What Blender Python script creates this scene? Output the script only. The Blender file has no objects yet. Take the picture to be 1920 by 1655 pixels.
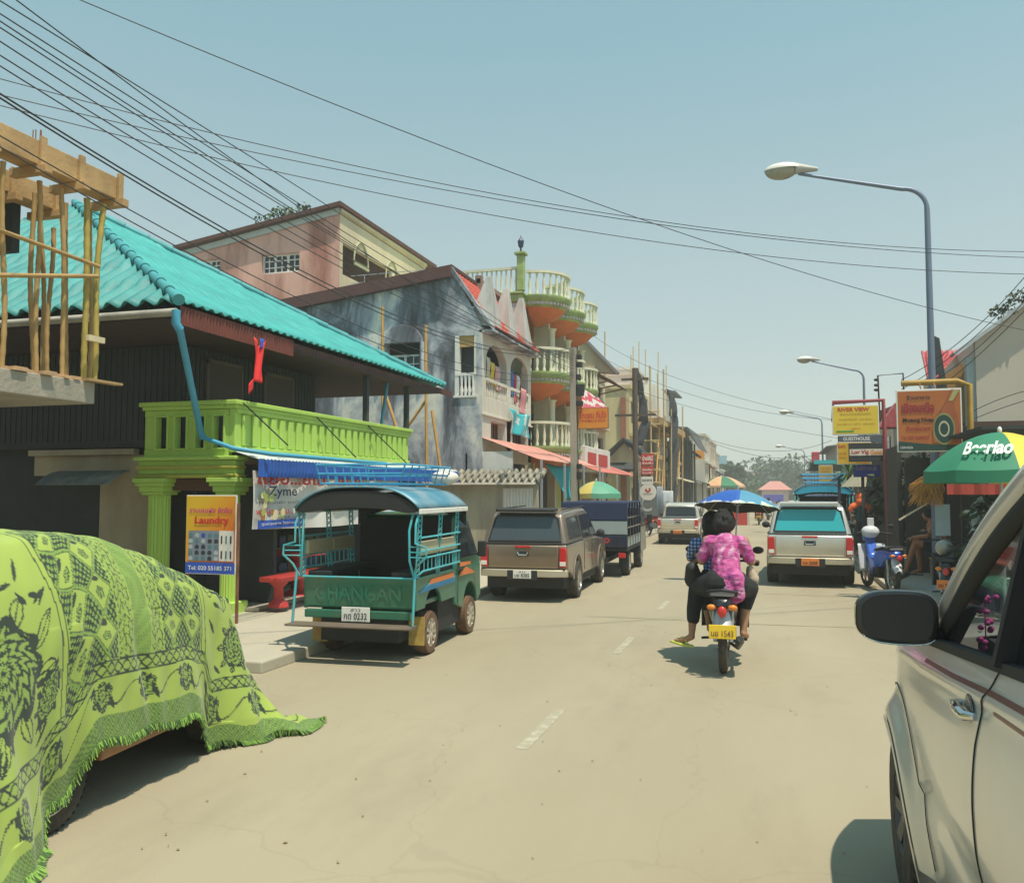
import bpy, math, random
import numpy as np
from mathutils import Matrix, Vector
rnd = random.Random(7)
R = math.radians
SC = bpy.context.scene
COL = SC.collection
# ---------------------------------------------------------------- camera, world, sun, exposure
FPX, CX, CY, EYE = 1600.0, 960.0, 827.5, 2.0
PH = math.atan(94.5 / FPX)
TH = math.atan(495 / FPX * math.cos(PH))
cd = bpy.data.cameras.new('camera'); cam = bpy.data.objects.new('camera', cd); COL.objects.link(cam)
cam.location = (0, 0, EYE); cam.rotation_euler = (math.pi / 2 + PH, 0, TH)
cd.sensor_width = 36; cd.lens = 36 * FPX / 1920; cd.clip_start = 0.05; cd.clip_end = 3000
SC.camera = cam
SUN_EL, SUN_AZ = R(71), R(126)          # azimuth measured clockwise from +Y (the street axis)
sdir = Vector((math.sin(SUN_AZ) * math.cos(SUN_EL), math.cos(SUN_AZ) * math.cos(SUN_EL), math.sin(SUN_EL)))
sl = bpy.data.lights.new('sun', 'SUN'); sl.energy = 4.5; sl.angle = R(0.6); sl.color = (1.0, 0.895, 0.73)
so = bpy.data.objects.new('sun', sl); COL.objects.link(so); so.rotation_euler = sdir.to_track_quat('Z', 'Y').to_euler()
W = bpy.data.worlds.new('World'); SC.world = W; W.use_nodes = True
wn = W.node_tree; wn.nodes.clear()
wo = wn.nodes.new('ShaderNodeOutputWorld'); wb = wn.nodes.new('ShaderNodeBackground'); ws = wn.nodes.new('ShaderNodeTexSky')
ws.sky_type = 'NISHITA'; ws.sun_disc = False; ws.sun_elevation = SUN_EL; ws.sun_rotation = SUN_AZ
ws.air_density = 1.0; ws.dust_density = 1.0; ws.ozone_density = 2.0; ws.altitude = 300
wmx = wn.nodes.new('ShaderNodeMix'); wmx.data_type = 'RGBA'; wmx.blend_type = 'MULTIPLY'; wmx.inputs[0].default_value = 1
wmx.inputs[7].default_value = (0.83, 1.0, 0.90, 1)
whs = wn.nodes.new('ShaderNodeHueSaturation'); whs.inputs['Saturation'].default_value = 0.85; whs.inputs['Hue'].default_value = 0.475
wn.links.new(ws.outputs[0], whs.inputs['Color']); wn.links.new(whs.outputs[0], wmx.inputs[6])
wfl = wn.nodes.new('ShaderNodeMix'); wfl.data_type = 'RGBA'; wfl.inputs[0].default_value = .30; wfl.inputs[7].default_value = (2.5, 2.95, 2.65, 1)
wn.links.new(wmx.outputs[2], wfl.inputs[6])
wtc = wn.nodes.new('ShaderNodeTexCoord'); wsx = wn.nodes.new('ShaderNodeSeparateXYZ'); wn.links.new(wtc.outputs['Generated'], wsx.inputs[0])
wrp = wn.nodes.new('ShaderNodeValToRGB'); wn.links.new(wsx.outputs['Z'], wrp.inputs[0]); we = wrp.color_ramp.elements     # hazier and warmer low down, teal higher up
we[0].position = .0; we[0].color = (.92, .76, .78, 1); we[1].position = .75; we[1].color = (.60, .90, 1.04, 1)
for wp, wc in ((.13, (.93, .76, .77)), (.30, (.93, .86, .88)), (.47, (.72, .90, .97))):
    wx_ = we.new(wp); wx_.color = (*wc, 1)
wm2 = wn.nodes.new('ShaderNodeMix'); wm2.data_type = 'RGBA'; wm2.blend_type = 'MULTIPLY'; wm2.inputs[0].default_value = 1
wn.links.new(wfl.outputs[2], wm2.inputs[6]); wn.links.new(wrp.outputs[0], wm2.inputs[7]); wn.links.new(wm2.outputs[2], wb.inputs[0]); wn.links.new(wb.outputs[0], wo.inputs[0])
wb.inputs[1].default_value = 0.15
SC.view_settings.view_transform = 'Standard'; SC.view_settings.look = 'None'
SC.view_settings.exposure = 0.33; SC.view_settings.gamma = 1
SC.cycles.max_bounces = 6; SC.cycles.transparent_max_bounces = 12

# ---------------------------------------------------------------- surveying helpers (pixel of the photo -> point on a real plane)
_s, _c = math.sin, math.cos
FW = Vector((-_s(TH) * _c(PH), _c(TH) * _c(PH), _s(PH))); RT = Vector((_c(TH), _s(TH), 0)); UP = Vector((_s(TH) * _s(PH), -_c(TH) * _s(PH), _c(PH)))
def ray(u, v): return FW + RT * ((u - CX) / FPX) + UP * ((CY - v) / FPX)
def gz(u, v, z=0.0):
    d = ray(u, v); t = (z - EYE) / d.z; return Vector((d.x * t, d.y * t, z))
def gx(u, v, X):
    d = ray(u, v); t = X / d.x; return Vector((X, d.y * t, EYE + d.z * t))
def gy(u, v, Y):
    d = ray(u, v); t = Y / d.y; return Vector((d.x * t, Y, EYE + d.z * t))
# ---------------------------------------------------------------- materials
def lin(c):
    c = c / 255.0
    return c / 12.92 if c <= 0.04045 else ((c + 0.055) / 1.055) ** 2.4
def rgb(r, g, b, k=1.0): return (lin(r) * k, lin(g) * k, lin(b) * k)
MATS = {}
def newmat(name):
    m = bpy.data.materials.new(name); m.use_nodes = True; nt = m.node_tree
    return m, nt, nt.nodes['Principled BSDF']
def N(nt, t, **k):
    n = nt.nodes.new(t)
    for a, b in k.items(): setattr(n, a, b)
    return n
def mat(name, col, rough=0.7, metal=0.0, var=0.18, scale=3.0, bump=0.0, dirt=None, dirtamt=0.5, streak=False, coat=0.0, spec=None, lo=0.45, hi=0.7):
    """plain or weathered procedural material; dirt = colour of stains with their own shape"""
    if name in MATS: return MATS[name]
    m, nt, b = newmat(name)
    tc = N(nt, 'ShaderNodeTexCoord'); n1 = N(nt, 'ShaderNodeTexNoise'); n1.inputs['Scale'].default_value = scale; n1.inputs['Detail'].default_value = 6
    nt.links.new(tc.outputs['Object'], n1.inputs['Vector'])
    mx = N(nt, 'ShaderNodeMix', data_type='RGBA')
    mx.inputs[6].default_value = (*[x * (1 - var) for x in col], 1); mx.inputs[7].default_value = (*[min(1, x * (1 + var)) for x in col], 1)
    nt.links.new(n1.outputs['Fac'], mx.inputs[0]); last = mx.outputs[2]
    if dirt is not None:
        mp = N(nt, 'ShaderNodeMapping'); nt.links.new(tc.outputs['Object'], mp.inputs[0])
        mp.inputs['Scale'].default_value = (1, 1, 0.22) if streak else (1, 1, 1)
        n2 = N(nt, 'ShaderNodeTexNoise'); n2.inputs['Scale'].default_value = scale * 0.8; n2.inputs['Detail'].default_value = 9; n2.inputs['Roughness'].default_value = 0.65
        nt.links.new(mp.outputs[0], n2.inputs['Vector'])
        rp = N(nt, 'ShaderNodeMapRange'); rp.inputs[1].default_value = lo; rp.inputs[2].default_value = hi; rp.inputs[4].default_value = dirtamt
        nt.links.new(n2.outputs['Fac'], rp.inputs[0])
        m2 = N(nt, 'ShaderNodeMix', data_type='RGBA'); nt.links.new(rp.outputs[0], m2.inputs[0]); nt.links.new(last, m2.inputs[6]); m2.inputs[7].default_value = (*dirt, 1)
        last = m2.outputs[2]
    nt.links.new(last, b.inputs['Base Color'])
    b.inputs['Roughness'].default_value = rough; b.inputs['Metallic'].default_value = metal
    if coat: b.inputs['Coat Weight'].default_value = coat; b.inputs['Coat Roughness'].default_value = 0.08
    if spec is not None: b.inputs['Specular IOR Level'].default_value = spec
    if bump:
        n3 = N(nt, 'ShaderNodeTexNoise'); n3.inputs['Scale'].default_value = scale * 9; n3.inputs['Detail'].default_value = 5
        nt.links.new(tc.outputs['Object'], n3.inputs['Vector'])
        bp = N(nt, 'ShaderNodeBump'); bp.inputs['Strength'].default_value = bump; bp.inputs['Distance'].default_value = 0.02
        nt.links.new(n3.outputs['Fac'], bp.inputs['Height']); nt.links.new(bp.outputs[0], b.inputs['Normal'])
    MATS[name] = m
    return m
def glassmat(name, col, alpha=1.0, rough=0.05):
    if name in MATS: return MATS[name]
    m, nt, b = newmat(name)
    b.inputs['Base Color'].default_value = (*col, 1); b.inputs['Roughness'].default_value = rough; b.inputs['Alpha'].default_value = alpha
    b.inputs['Specular IOR Level'].default_value = 0.6
    MATS[name] = m; return m
# ---------------------------------------------------------------- mesh builder
class MB:
    def __init__(s, M=None): s.v = []; s.f = []; s.mi = []; s.m = 0; s.M = M
    def add(s, vs, fs):
        o = len(s.v)
        if s.M is not None: vs = [tuple(s.M @ Vector(p)) for p in vs]
        s.v += [tuple(p) for p in vs]; s.f += [tuple(i + o for i in f) for f in fs]; s.mi += [s.m] * len(fs)
        return s
    def box(s, x0, x1, y0, y1, z0, z1):
        return s.add([(x0, y0, z0), (x1, y0, z0), (x1, y1, z0), (x0, y1, z0), (x0, y0, z1), (x1, y0, z1), (x1, y1, z1), (x0, y1, z1)],
                     [(0, 3, 2, 1), (4, 5, 6, 7), (0, 1, 5, 4), (1, 2, 6, 5), (2, 3, 7, 6), (3, 0, 4, 7)])
    def tube(s, pts, r, n=6, cap=True):
        pts = [Vector(p) for p in pts]; rs = r if isinstance(r, (list, tuple)) else [r] * len(pts)
        vs = []; up0 = None
        for i, p in enumerate(pts):
            d = (pts[min(i + 1, len(pts) - 1)] - pts[max(i - 1, 0)])
            if d.length < 1e-9: d = Vector((0, 0, 1))
            d.normalize()
            if up0 is None: a = Vector((0, 0, 1)) if abs(d.z) < 0.9 else Vector((1, 0, 0))
            else: a = up0
            x = d.cross(a).normalized(); y = x.cross(d).normalized(); up0 = y
            for k in range(n):
                t = 2 * math.pi * k / n + (math.pi / 4 if n == 4 else 0)
                vs.append(tuple(p + (x * math.cos(t) + y * math.sin(t)) * rs[i]))
        fs = []
        for i in range(len(pts) - 1):
            for k in range(n):
                fs.append((i * n + k, i * n + (k + 1) % n, (i + 1) * n + (k + 1) % n, (i + 1) * n + k))
        if cap: fs.append(tuple(range(n - 1, -1, -1))); fs.append(tuple(range((len(pts) - 1) * n, len(pts) * n)))
        return s.add(vs, [f[::-1] for f in fs])
    def beam(s, p0, p1, w, h=None):
        p0, p1 = Vector(p0), Vector(p1); h = h or w; d = (p1 - p0).normalized()
        a = Vector((0, 0, 1)) if abs(d.z) < 0.95 else Vector((0, 1, 0))
        x = d.cross(a).normalized() * w / 2; y = x.cross(d).normalized() * h / 2
        vs = [p0 - x - y, p0 + x - y, p0 + x + y, p0 - x + y, p1 - x - y, p1 + x - y, p1 + x + y, p1 - x + y]
        return s.add(vs, [(0, 1, 2, 3), (7, 6, 5, 4), (0, 4, 5, 1), (1, 5, 6, 2), (2, 6, 7, 3), (3, 7, 4, 0)])
    def prism(s, poly, axis, a0, a1):
        n = len(poly)
        def P(p, a):
            return (a, p[0], p[1]) if axis == 'x' else ((p[0], a, p[1]) if axis == 'y' else (p[0], p[1], a))
        vs = [P(p, a0) for p in poly] + [P(p, a1) for p in poly]
        fs = [tuple(range(n)), tuple(range(2 * n - 1, n - 1, -1))] + [(i, i + n, (i + 1) % n + n, (i + 1) % n) for i in range(n)]
        return s.add(vs, fs)
    def face(s, pts): return s.add(pts, [tuple(range(len(pts)))])
    def slab(s, pts, t):
        """thin plate through the polygon pts, thickness t along its normal"""
        P = [Vector(p) for p in pts]; nrm = (P[1] - P[0]).cross(P[2] - P[0]).normalized() * t; n = len(P)
        return s.add(P + [p + nrm for p in P], [tuple(range(n - 1, -1, -1)), tuple(range(n, 2 * n))] + [(i, (i + 1) % n, (i + 1) % n + n, i + n) for i in range(n)])
    def lathe(s, prof, c=(0, 0, 0), n=16, axis='z', a0=0.0, a1=2 * math.pi):
        full = abs(a1 - a0 - 2 * math.pi) < 1e-6; k = n if full else n + 1; vs = []
        for r, h in prof:
            for i in range(k):
                t = a0 + (a1 - a0) * i / n; x, y = r * math.cos(t), r * math.sin(t)
                q = (x, y, h) if axis == 'z' else ((h, x, y) if axis == 'x' else (y, h, x))
                vs.append((q[0] + c[0], q[1] + c[1], q[2] + c[2]))
        fs = []
        for j in range(len(prof) - 1):
            for i in range(n):
                fs.append((j * k + i, j * k + (i + 1) % k, (j + 1) * k + (i + 1) % k, (j + 1) * k + i))
        return s.add(vs, fs)
    def ell(s, c, r, n=12, m=8):
        prof = [(max(math.cos(-math.pi / 2 + math.pi * j / m), 1e-4), math.sin(-math.pi / 2 + math.pi * j / m)) for j in range(m + 1)]
        vs = []
        for a, h in prof:
            for i in range(n):
                t = 2 * math.pi * i / n; vs.append((c[0] + r[0] * a * math.cos(t), c[1] + r[1] * a * math.sin(t), c[2] + r[2] * h))
        fs = [(j * n + i, j * n + (i + 1) % n, (j + 1) * n + (i + 1) % n, (j + 1) * n + i) for j in range(m) for i in range(n)]
        return s.add(vs, fs)
    def grid(s, nu, nv, fn, keep=None):
        vs = [fn(i / nu, j / nv) for j in range(nv + 1) for i in range(nu + 1)]
        fs = [(j * (nu + 1) + i, j * (nu + 1) + i + 1, (j + 1) * (nu + 1) + i + 1, (j + 1) * (nu + 1) + i) for j in range(nv) for i in range(nu) if keep is None or keep((i + .5) / nu, (j + .5) / nv)]
        return s.add(vs, fs)
    def build(s, name, m, parent=None, smooth=None, bevel=0.0, seg=2, solid=0.0):
        me = bpy.data.meshes.new(name)
        vs = s.v
        if parent is not None and parent.name in TM:
            Mi = TM[parent.name].inverted(); vs = [tuple(Mi @ Vector(p)) for p in vs]
        me.from_pydata(vs, [], s.f)
        ms = m if isinstance(m, (list, tuple)) else [m]
        for q in ms: me.materials.append(q)
        if len(ms) > 1: me.polygons.foreach_set('material_index', s.mi)
        me.validate(); me.update()
        if smooth:
            me.polygons.foreach_set('use_smooth', [True] * len(me.polygons))
            me.set_sharp_from_angle(angle=R(smooth))
        o = bpy.data.objects.new(name, me); COL.objects.link(o)
        if parent is not None:
            o.parent = parent
            if parent.name in TM: TM[o.name] = TM[parent.name]
        if solid:
            q = o.modifiers.new('solid', 'SOLIDIFY'); q.thickness = solid; q.offset = 0
        if bevel:
            b = o.modifiers.new('bevel', 'BEVEL'); b.width = bevel; b.segments = seg; b.limit_method = 'ANGLE'; b.angle_limit = R(40)
            if smooth: b.harden_normals = False
        return o
TM = {}
def tag(o, label=None, cat=None, group=None, kind=None):
    if label: o['label'] = label
    if cat: o['category'] = cat
    if group: o['group'] = group
    if kind: o['kind'] = kind
    return o
def thing(name, label, cat, loc=(0, 0, 0), rz=0.0, group=None, world=False, scale=1.0):
    """Empty at the base of a thing; with world=True its parts are given in world coordinates"""
    o = bpy.data.objects.new(name, None); COL.objects.link(o); o.empty_display_size = 0.2
    o.location = loc; o.rotation_euler = (0, 0, rz); o.scale = (scale,) * 3
    if world: TM[o.name] = Matrix.Translation(loc) @ Matrix.Rotation(rz, 4, 'Z')
    return tag(o, label, cat, group)
def copy_tree(o, parent=None):
    c = o.copy(); COL.objects.link(c); c.parent = parent
    for ch in o.children: copy_tree(ch, c)
    return c
def fr_cam(x, y, z):            # a board that faces the camera side (-Y): local x -> +X, y -> +Z
    return Matrix.Translation((x, y, z)) @ Matrix.Rotation(R(90), 4, 'X')
def fr_road(x, y, z):           # a board on the left side that faces the street (+X): local x -> +Y, y -> +Z
    return Matrix.Translation((x, y, z)) @ Matrix.Rotation(R(90), 4, 'Z') @ Matrix.Rotation(R(90), 4, 'X')
def text(body, M, w, h, m, parent, name='lettering', bold=0.0, ext=0.002, shear=0.0, align='CENTER', fit=True):
    """lettering as real thin geometry, fitted into a box w x h centred on the frame's origin"""
    c = bpy.data.curves.new('t', 'FONT'); c.body = body; c.size = 1; c.extrude = 0; c.offset = bold; c.shear = shear
    c.align_x = 'LEFT'; c.resolution_u = 3
    o = bpy.data.objects.new('t', c); COL.objects.link(o)
    dg = bpy.context.evaluated_depsgraph_get(); dg.update()
    me = bpy.data.meshes.new_from_object(o.evaluated_get(dg)); bpy.data.objects.remove(o); bpy.data.curves.remove(c)
    co = np.zeros(len(me.vertices) * 3); me.vertices.foreach_get('co', co); co = co.reshape(-1, 3)
    fs = [tuple(p.vertices) for p in me.polygons]; bpy.data.meshes.remove(me)
    if len(co) == 0: return None
    mn, mx = co.min(0), co.max(0); sx, sy = w / max(mx[0] - mn[0], 1e-6), h / max(mx[1] - mn[1], 1e-6)
    if not fit: sx = min(sx, sy)
    co[:, 0] = (co[:, 0] - (mn[0] + mx[0]) / 2) * sx; co[:, 1] = (co[:, 1] - (mn[1] + mx[1]) / 2) * sy; co[:, 2] = ext
    b = MB(M); b.add([tuple(p) for p in co], fs)
    return b.build(name, m, parent)
def leaves(mb, c, r, n, size, rg=rnd, shell=0.4, droop=0.3, long=1.0):
    for _ in range(n):
        while True:
            p = Vector((rg.uniform(-1, 1), rg.uniform(-1, 1), rg.uniform(-1, 1)))
            if shell < p.length < 1: break
        q = Vector((c[0] + p.x * r[0], c[1] + p.y * r[1], c[2] + p.z * r[2]))
        a = Vector((rg.uniform(-1, 1), rg.uniform(-1, 1), rg.uniform(-1, .6) - droop)).normalized(); b = a.cross(Vector((rg.uniform(-1, 1), rg.uniform(-1, 1), rg.uniform(-1, 1)))).normalized()
        s = size * rg.uniform(.6, 1.3); mb.m = rg.randrange(3)
        mb.add([q, q + a * s * .5 * long + b * s * .28, q + a * s * long, q + a * s * .5 * long - b * s * .28], [(0, 1, 2, 3)])
    mb.m = 0
LEAF = None
def leafmats(tag_, cols):
    out = []
    for i, c in enumerate(cols):
        k = 'leaf_%s_%d' % (tag_, i)
        m = mat(k, c, rough=0.6, var=.35, scale=4); out.append(m)
    return out
# ---------------------------------------------------------------- shared materials
M_con = mat('concrete', (.36, .33, .27), .85, var=.25, scale=2, bump=.5, dirt=(.12, .11, .1), dirtamt=.5, streak=True)
M_dark = mat('dark_wood_and_shade', (.034, .042, .043), .8, var=.3)  # near-black also puts the shade of openings and rooms into colour
M_black = mat('black_rubber', (.02, .021, .022), .75, var=.2, scale=8)
M_tyre = mat('tyre_rubber', (.028, .027, .026), .85, var=.3, scale=10, dirt=(.2, .15, .09), dirtamt=.45, lo=.4, hi=.75)
M_alloy = mat('alloy_rim', (.5, .48, .44), .35, .85, var=.2, scale=9, dirt=(.25, .18, .1), dirtamt=.5)
M_chrome = mat('chrome', (.7, .7, .7), .12, 1.0, var=.05)
M_steel = mat('galvanised_steel', (.42, .45, .47), .5, .4, var=.15, scale=6)
M_white = mat('white_paint', (.74, .73, .68), .6, var=.1, dirt=(.35, .32, .27), dirtamt=.3, streak=True)
M_cream = mat('cream_plaster', (.66, .58, .42), .8, var=.12, scale=1.5, dirt=(.3, .24, .16), dirtamt=.4, streak=True)
M_red = mat('red_paint', (.48, .04, .035), .55, var=.2)
M_yel = mat('yellow_paint', (.75, .52, .04), .5, var=.1)
M_blue = mat('blue_paint', (.03, .1, .5), .5, var=.2)
M_glass = glassmat('dark_glass', (.02, .025, .03))
M_glassw = glassmat('window_dark', (.018, .022, .026), 1, .18)
M_wood = mat('raw_timber', (.42, .28, .13), .8, var=.35, scale=5, dirt=(.16, .1, .05), dirtamt=.5, streak=True, bump=.3)
M_bamboo = mat('bamboo', (.42, .27, .10), .6, var=.4, scale=5, dirt=(.2, .13, .05), dirtamt=.6)
M_bamg = mat('bamboo_green', (.40, .32, .07), .6, var=.4, scale=5, dirt=(.22, .14, .04), dirtamt=.5)
M_skin = mat('skin', (.36, .19, .11), .6, var=.1, scale=12)
M_hair = mat('black_hair', (.008, .007, .007), .5, var=.4, scale=30, bump=.6)
M_redlens = mat('red_lens', (.55, .02, .02), .25, var=.1, coat=.5)
M_orange = mat('orange_lens', (.75, .22, .02), .3, var=.1)
M_platew = mat('plate_white', (.75, .74, .68), .5, var=.05)
M_platey = mat('plate_yellow', (.85, .58, .03), .5, var=.05)
M_txt = mat('black_ink', (.015, .015, .018), .6, var=.05)
M_txtr = mat('red_ink', (.55, .03, .03), .6, var=.05)
M_txtw = mat('white_ink', (.8, .79, .75), .6, var=.05)
M_txtb = mat('blue_ink', (.03, .06, .35), .6, var=.05)
M_rust = mat('rusty_iron', (.22, .1, .05), .8, var=.4, scale=6)
M_green_paint = mat('lime_paint', (.43, .64, .12), .7, var=.1, scale=1.5, dirt=(.16, .26, .05), dirtamt=.3, streak=True)
L_GREEN = leafmats('mid', [(.06, .11, .025), (.035, .075, .018), (.12, .17, .04)])
L_DARK = leafmats('dark', [(.025, .05, .015), (.015, .03, .012), (.06, .09, .03)])
L_FAR = leafmats('far', [(.03, .085, .035), (.02, .055, .03), (.07, .12, .05)])
def plate(parent, M, s1, s2, m, txt=None, w=.34, h=.16):
    b = MB(M); b.box(-w / 2, w / 2, -h / 2, h / 2, -.012, 0); o = b.build('number_plate', m, parent, bevel=.004)
    if s1: text(s1, M @ Matrix.Translation((0, h * .3, .003)), w * .35, h * .2, txt or M_txt, o)
    text(s2, M @ Matrix.Translation((0, -h * .12, .003)), w * .82, h * .46, txt or M_txt, o, bold=.01)
    return o
# ---------------------------------------------------------------- the setting: ground, road, pavements
def groundmat(name, c1, c2, c3, sc=.35, bump=.35):  # worn and dusty
    m, nt, b = newmat(name); tc = N(nt, 'ShaderNodeTexCoord')
    n1 = N(nt, 'ShaderNodeTexNoise'); n1.inputs['Scale'].default_value = sc; n1.inputs['Detail'].default_value = 8; n1.inputs['Roughness'].default_value = .6
    mp = N(nt, 'ShaderNodeMapping'); mp.inputs['Scale'].default_value = (1, .35, 1); nt.links.new(tc.outputs['Object'], mp.inputs[0]); nt.links.new(mp.outputs[0], n1.inputs[0])
    r = N(nt, 'ShaderNodeValToRGB'); r.color_ramp.elements[0].position = .32; r.color_ramp.elements[0].color = (*c1, 1); r.color_ramp.elements[1].position = .68; r.color_ramp.elements[1].color = (*c2, 1)
    nt.links.new(n1.outputs['Fac'], r.inputs[0])
    n2 = N(nt, 'ShaderNodeTexNoise'); n2.inputs['Scale'].default_value = 160; n2.inputs['Detail'].default_value = 3; nt.links.new(tc.outputs['Object'], n2.inputs[0])
    mr = N(nt, 'ShaderNodeMapRange'); mr.inputs[1].default_value = .3; mr.inputs[2].default_value = .7; mr.inputs[3].default_value = .86; mr.inputs[4].default_value = 1.1; nt.links.new(n2.outputs['Fac'], mr.inputs[0])
    mm = N(nt, 'ShaderNodeVectorMath', operation='SCALE'); nt.links.new(r.outputs[0], mm.inputs[0]); nt.links.new(mr.outputs[0], mm.inputs['Scale'])
    # small scattered pits, dark spots and dry leaves trodden flat
    vo = N(nt, 'ShaderNodeTexVoronoi'); vo.inputs['Scale'].default_value = 2.6; vo.inputs['Randomness'].default_value = 1; nt.links.new(tc.outputs['Object'], vo.inputs[0])
    n4 = N(nt, 'ShaderNodeTexNoise'); n4.inputs['Scale'].default_value = 30; nt.links.new(tc.outputs['Object'], n4.inputs[0])
    ad = N(nt, 'ShaderNodeMath', operation='MULTIPLY_ADD'); ad.inputs[1].default_value = .07; nt.links.new(n4.outputs['Fac'], ad.inputs[0]); nt.links.new(vo.outputs['Distance'], ad.inputs[2])
    m3 = N(nt, 'ShaderNodeMapRange'); m3.inputs[1].default_value = .045; m3.inputs[2].default_value = .055; m3.inputs[3].default_value = .4; m3.inputs[4].default_value = 0; nt.links.new(ad.outputs[0], m3.inputs[0])
    mx = N(nt, 'ShaderNodeMix', data_type='RGBA'); nt.links.new(m3.outputs[0], mx.inputs[0]); nt.links.new(mm.outputs[0], mx.inputs[6]); mx.inputs[7].default_value = (*c3, 1)
    # hairline cracks and slightly darker patched areas
    n5 = N(nt, 'ShaderNodeTexNoise'); n5.inputs['Scale'].default_value = 1.3; n5.inputs['Detail'].default_value = 4; nt.links.new(tc.outputs['Object'], n5.inputs[0]); va = N(nt, 'ShaderNodeVectorMath', operation='MULTIPLY_ADD'); va.inputs[1].default_value = (.9, .9, 0); nt.links.new(n5.outputs['Color'], va.inputs[0]); nt.links.new(tc.outputs['Object'], va.inputs[2])
    v2 = N(nt, 'ShaderNodeTexVoronoi', feature='DISTANCE_TO_EDGE'); v2.inputs['Scale'].default_value = .33; nt.links.new(va.outputs[0], v2.inputs[0]); m6 = N(nt, 'ShaderNodeMapRange'); m6.inputs[1].default_value = .0015; m6.inputs[2].default_value = .004; m6.inputs[3].default_value = .13; m6.inputs[4].default_value = 0; nt.links.new(v2.outputs['Distance'], m6.inputs[0])
    n6 = N(nt, 'ShaderNodeTexNoise'); n6.inputs['Scale'].default_value = .9; n6.inputs['Detail'].default_value = 7; n6.inputs['Roughness'].default_value = .7; nt.links.new(mp.outputs[0], n6.inputs[0]); m7 = N(nt, 'ShaderNodeMapRange'); m7.inputs[1].default_value = .52; m7.inputs[2].default_value = .72; m7.inputs[4].default_value = .28; nt.links.new(n6.outputs['Fac'], m7.inputs[0])
    a7 = N(nt, 'ShaderNodeMath', operation='ADD'); nt.links.new(m6.outputs[0], a7.inputs[0]); nt.links.new(m7.outputs[0], a7.inputs[1]); mz = N(nt, 'ShaderNodeMix', data_type='RGBA'); nt.links.new(a7.outputs[0], mz.inputs[0]); nt.links.new(mx.outputs[2], mz.inputs[6]); mz.inputs[7].default_value = (*[q * .55 for q in c1], 1); mx = mz
    nt.links.new(mx.outputs[2], b.inputs['Base Color']); b.inputs['Roughness'].default_value = .85
    bp = N(nt, 'ShaderNodeBump'); bp.inputs['Strength'].default_value = bump; bp.inputs['Distance'].default_value = .006; nt.links.new(n2.outputs['Fac'], bp.inputs['Height']); nt.links.new(bp.outputs[0], b.inputs['Normal'])
    return m
M_road = groundmat('dusty_asphalt', (.29, .25, .168), (.35, .307, .215), (.2, .16, .1))
M_pave = groundmat('pavement_concrete', (.38, .35, .27), (.46, .43, .34), (.2, .17, .12), sc=.8)
M_soil = groundmat('bare_ground', (.3, .25, .16), (.36, .3, .2), (.15, .12, .08))
KL, KR = -5.45, 2.1
b = MB(); b.box(-410, 410, -55, 690, -1.2, -.012); tag(b.build('ground', M_soil), kind='structure')
b = MB(); b.grid(2, 40, lambda u, v: (KL - 3.5 + (KR - KL + 3.52) * u, -12 + 212 * v, 0.0)); tag(b.build('road', M_road), kind='structure')
# pavements with real kerb steps; the left kerb has a ramp end by the covered car
b = MB(); b.box(-9.5, KL, 8.3, 200, -.01, .13); b.box(-16, -9.5, 5, 14, -.01, .12)
tag(b.build('pavement', M_pave, bevel=.02), kind='structure')
b = MB(); b.box(KR, 14, 11, 200, -.01, .12); b.box(KR, 14, -12, 10.99, -.01, .11); tag(b.build('pavement', M_pave, bevel=.02), kind='structure')
M_line = mat('worn_line_paint', (.46, .43, .33), .8, var=.1, scale=12, dirt=(.32, .295, .21), dirtamt=1.0, lo=.34, hi=.52)
for k in range(14):
    y = 6.5 + k * 4.1
    b = MB(); b.box(-1.98, -1.88, y, y + 1.25, .0, .004); tag(b.build('lane_marking', M_line), kind='structure')
# thin cast shadows painted as darker strips across the road
M_streak = mat('streak_shade', (.3, .25, .16), .9, var=.3, scale=8)
for y, x0, x1 in ((13.6, -3.0, 1.9), (17.6, -.3, 2.0)):
    b = MB(); b.grid(24, 1, lambda u, v: (x0 + (x1 - x0) * u, y + .05 * math.sin(u * 9) + v * .035 * (.4 + .6 * abs(math.sin(u * 13))), .004)); tag(b.build('shadow_streak', M_streak), kind='structure')
# flakes of grit and dry leaves on the asphalt
b = MB(); rg = random.Random(3)
for _ in range(170):
    y = 3.2 + 14 * rg.random() ** 1.6; x = rg.uniform(KL + .2, KR - .1); s = rg.uniform(.004, .012); a = rg.uniform(0, 6.3)
    q = [(x + s * math.cos(a + k * 1.57) * (1.6 if k % 2 else .8), y + s * math.sin(a + k * 1.57), .006 + .008 * rg.random()) for k in range(4)]; b.add(q, [(0, 1, 2, 3)])
tag(b.build('road_grit', mat('dry_grit', (.2, .14, .08), .9, var=.4)), 'scattered grit and dry leaf flakes lying on the dusty asphalt', 'grit', kind='stuff')
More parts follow.
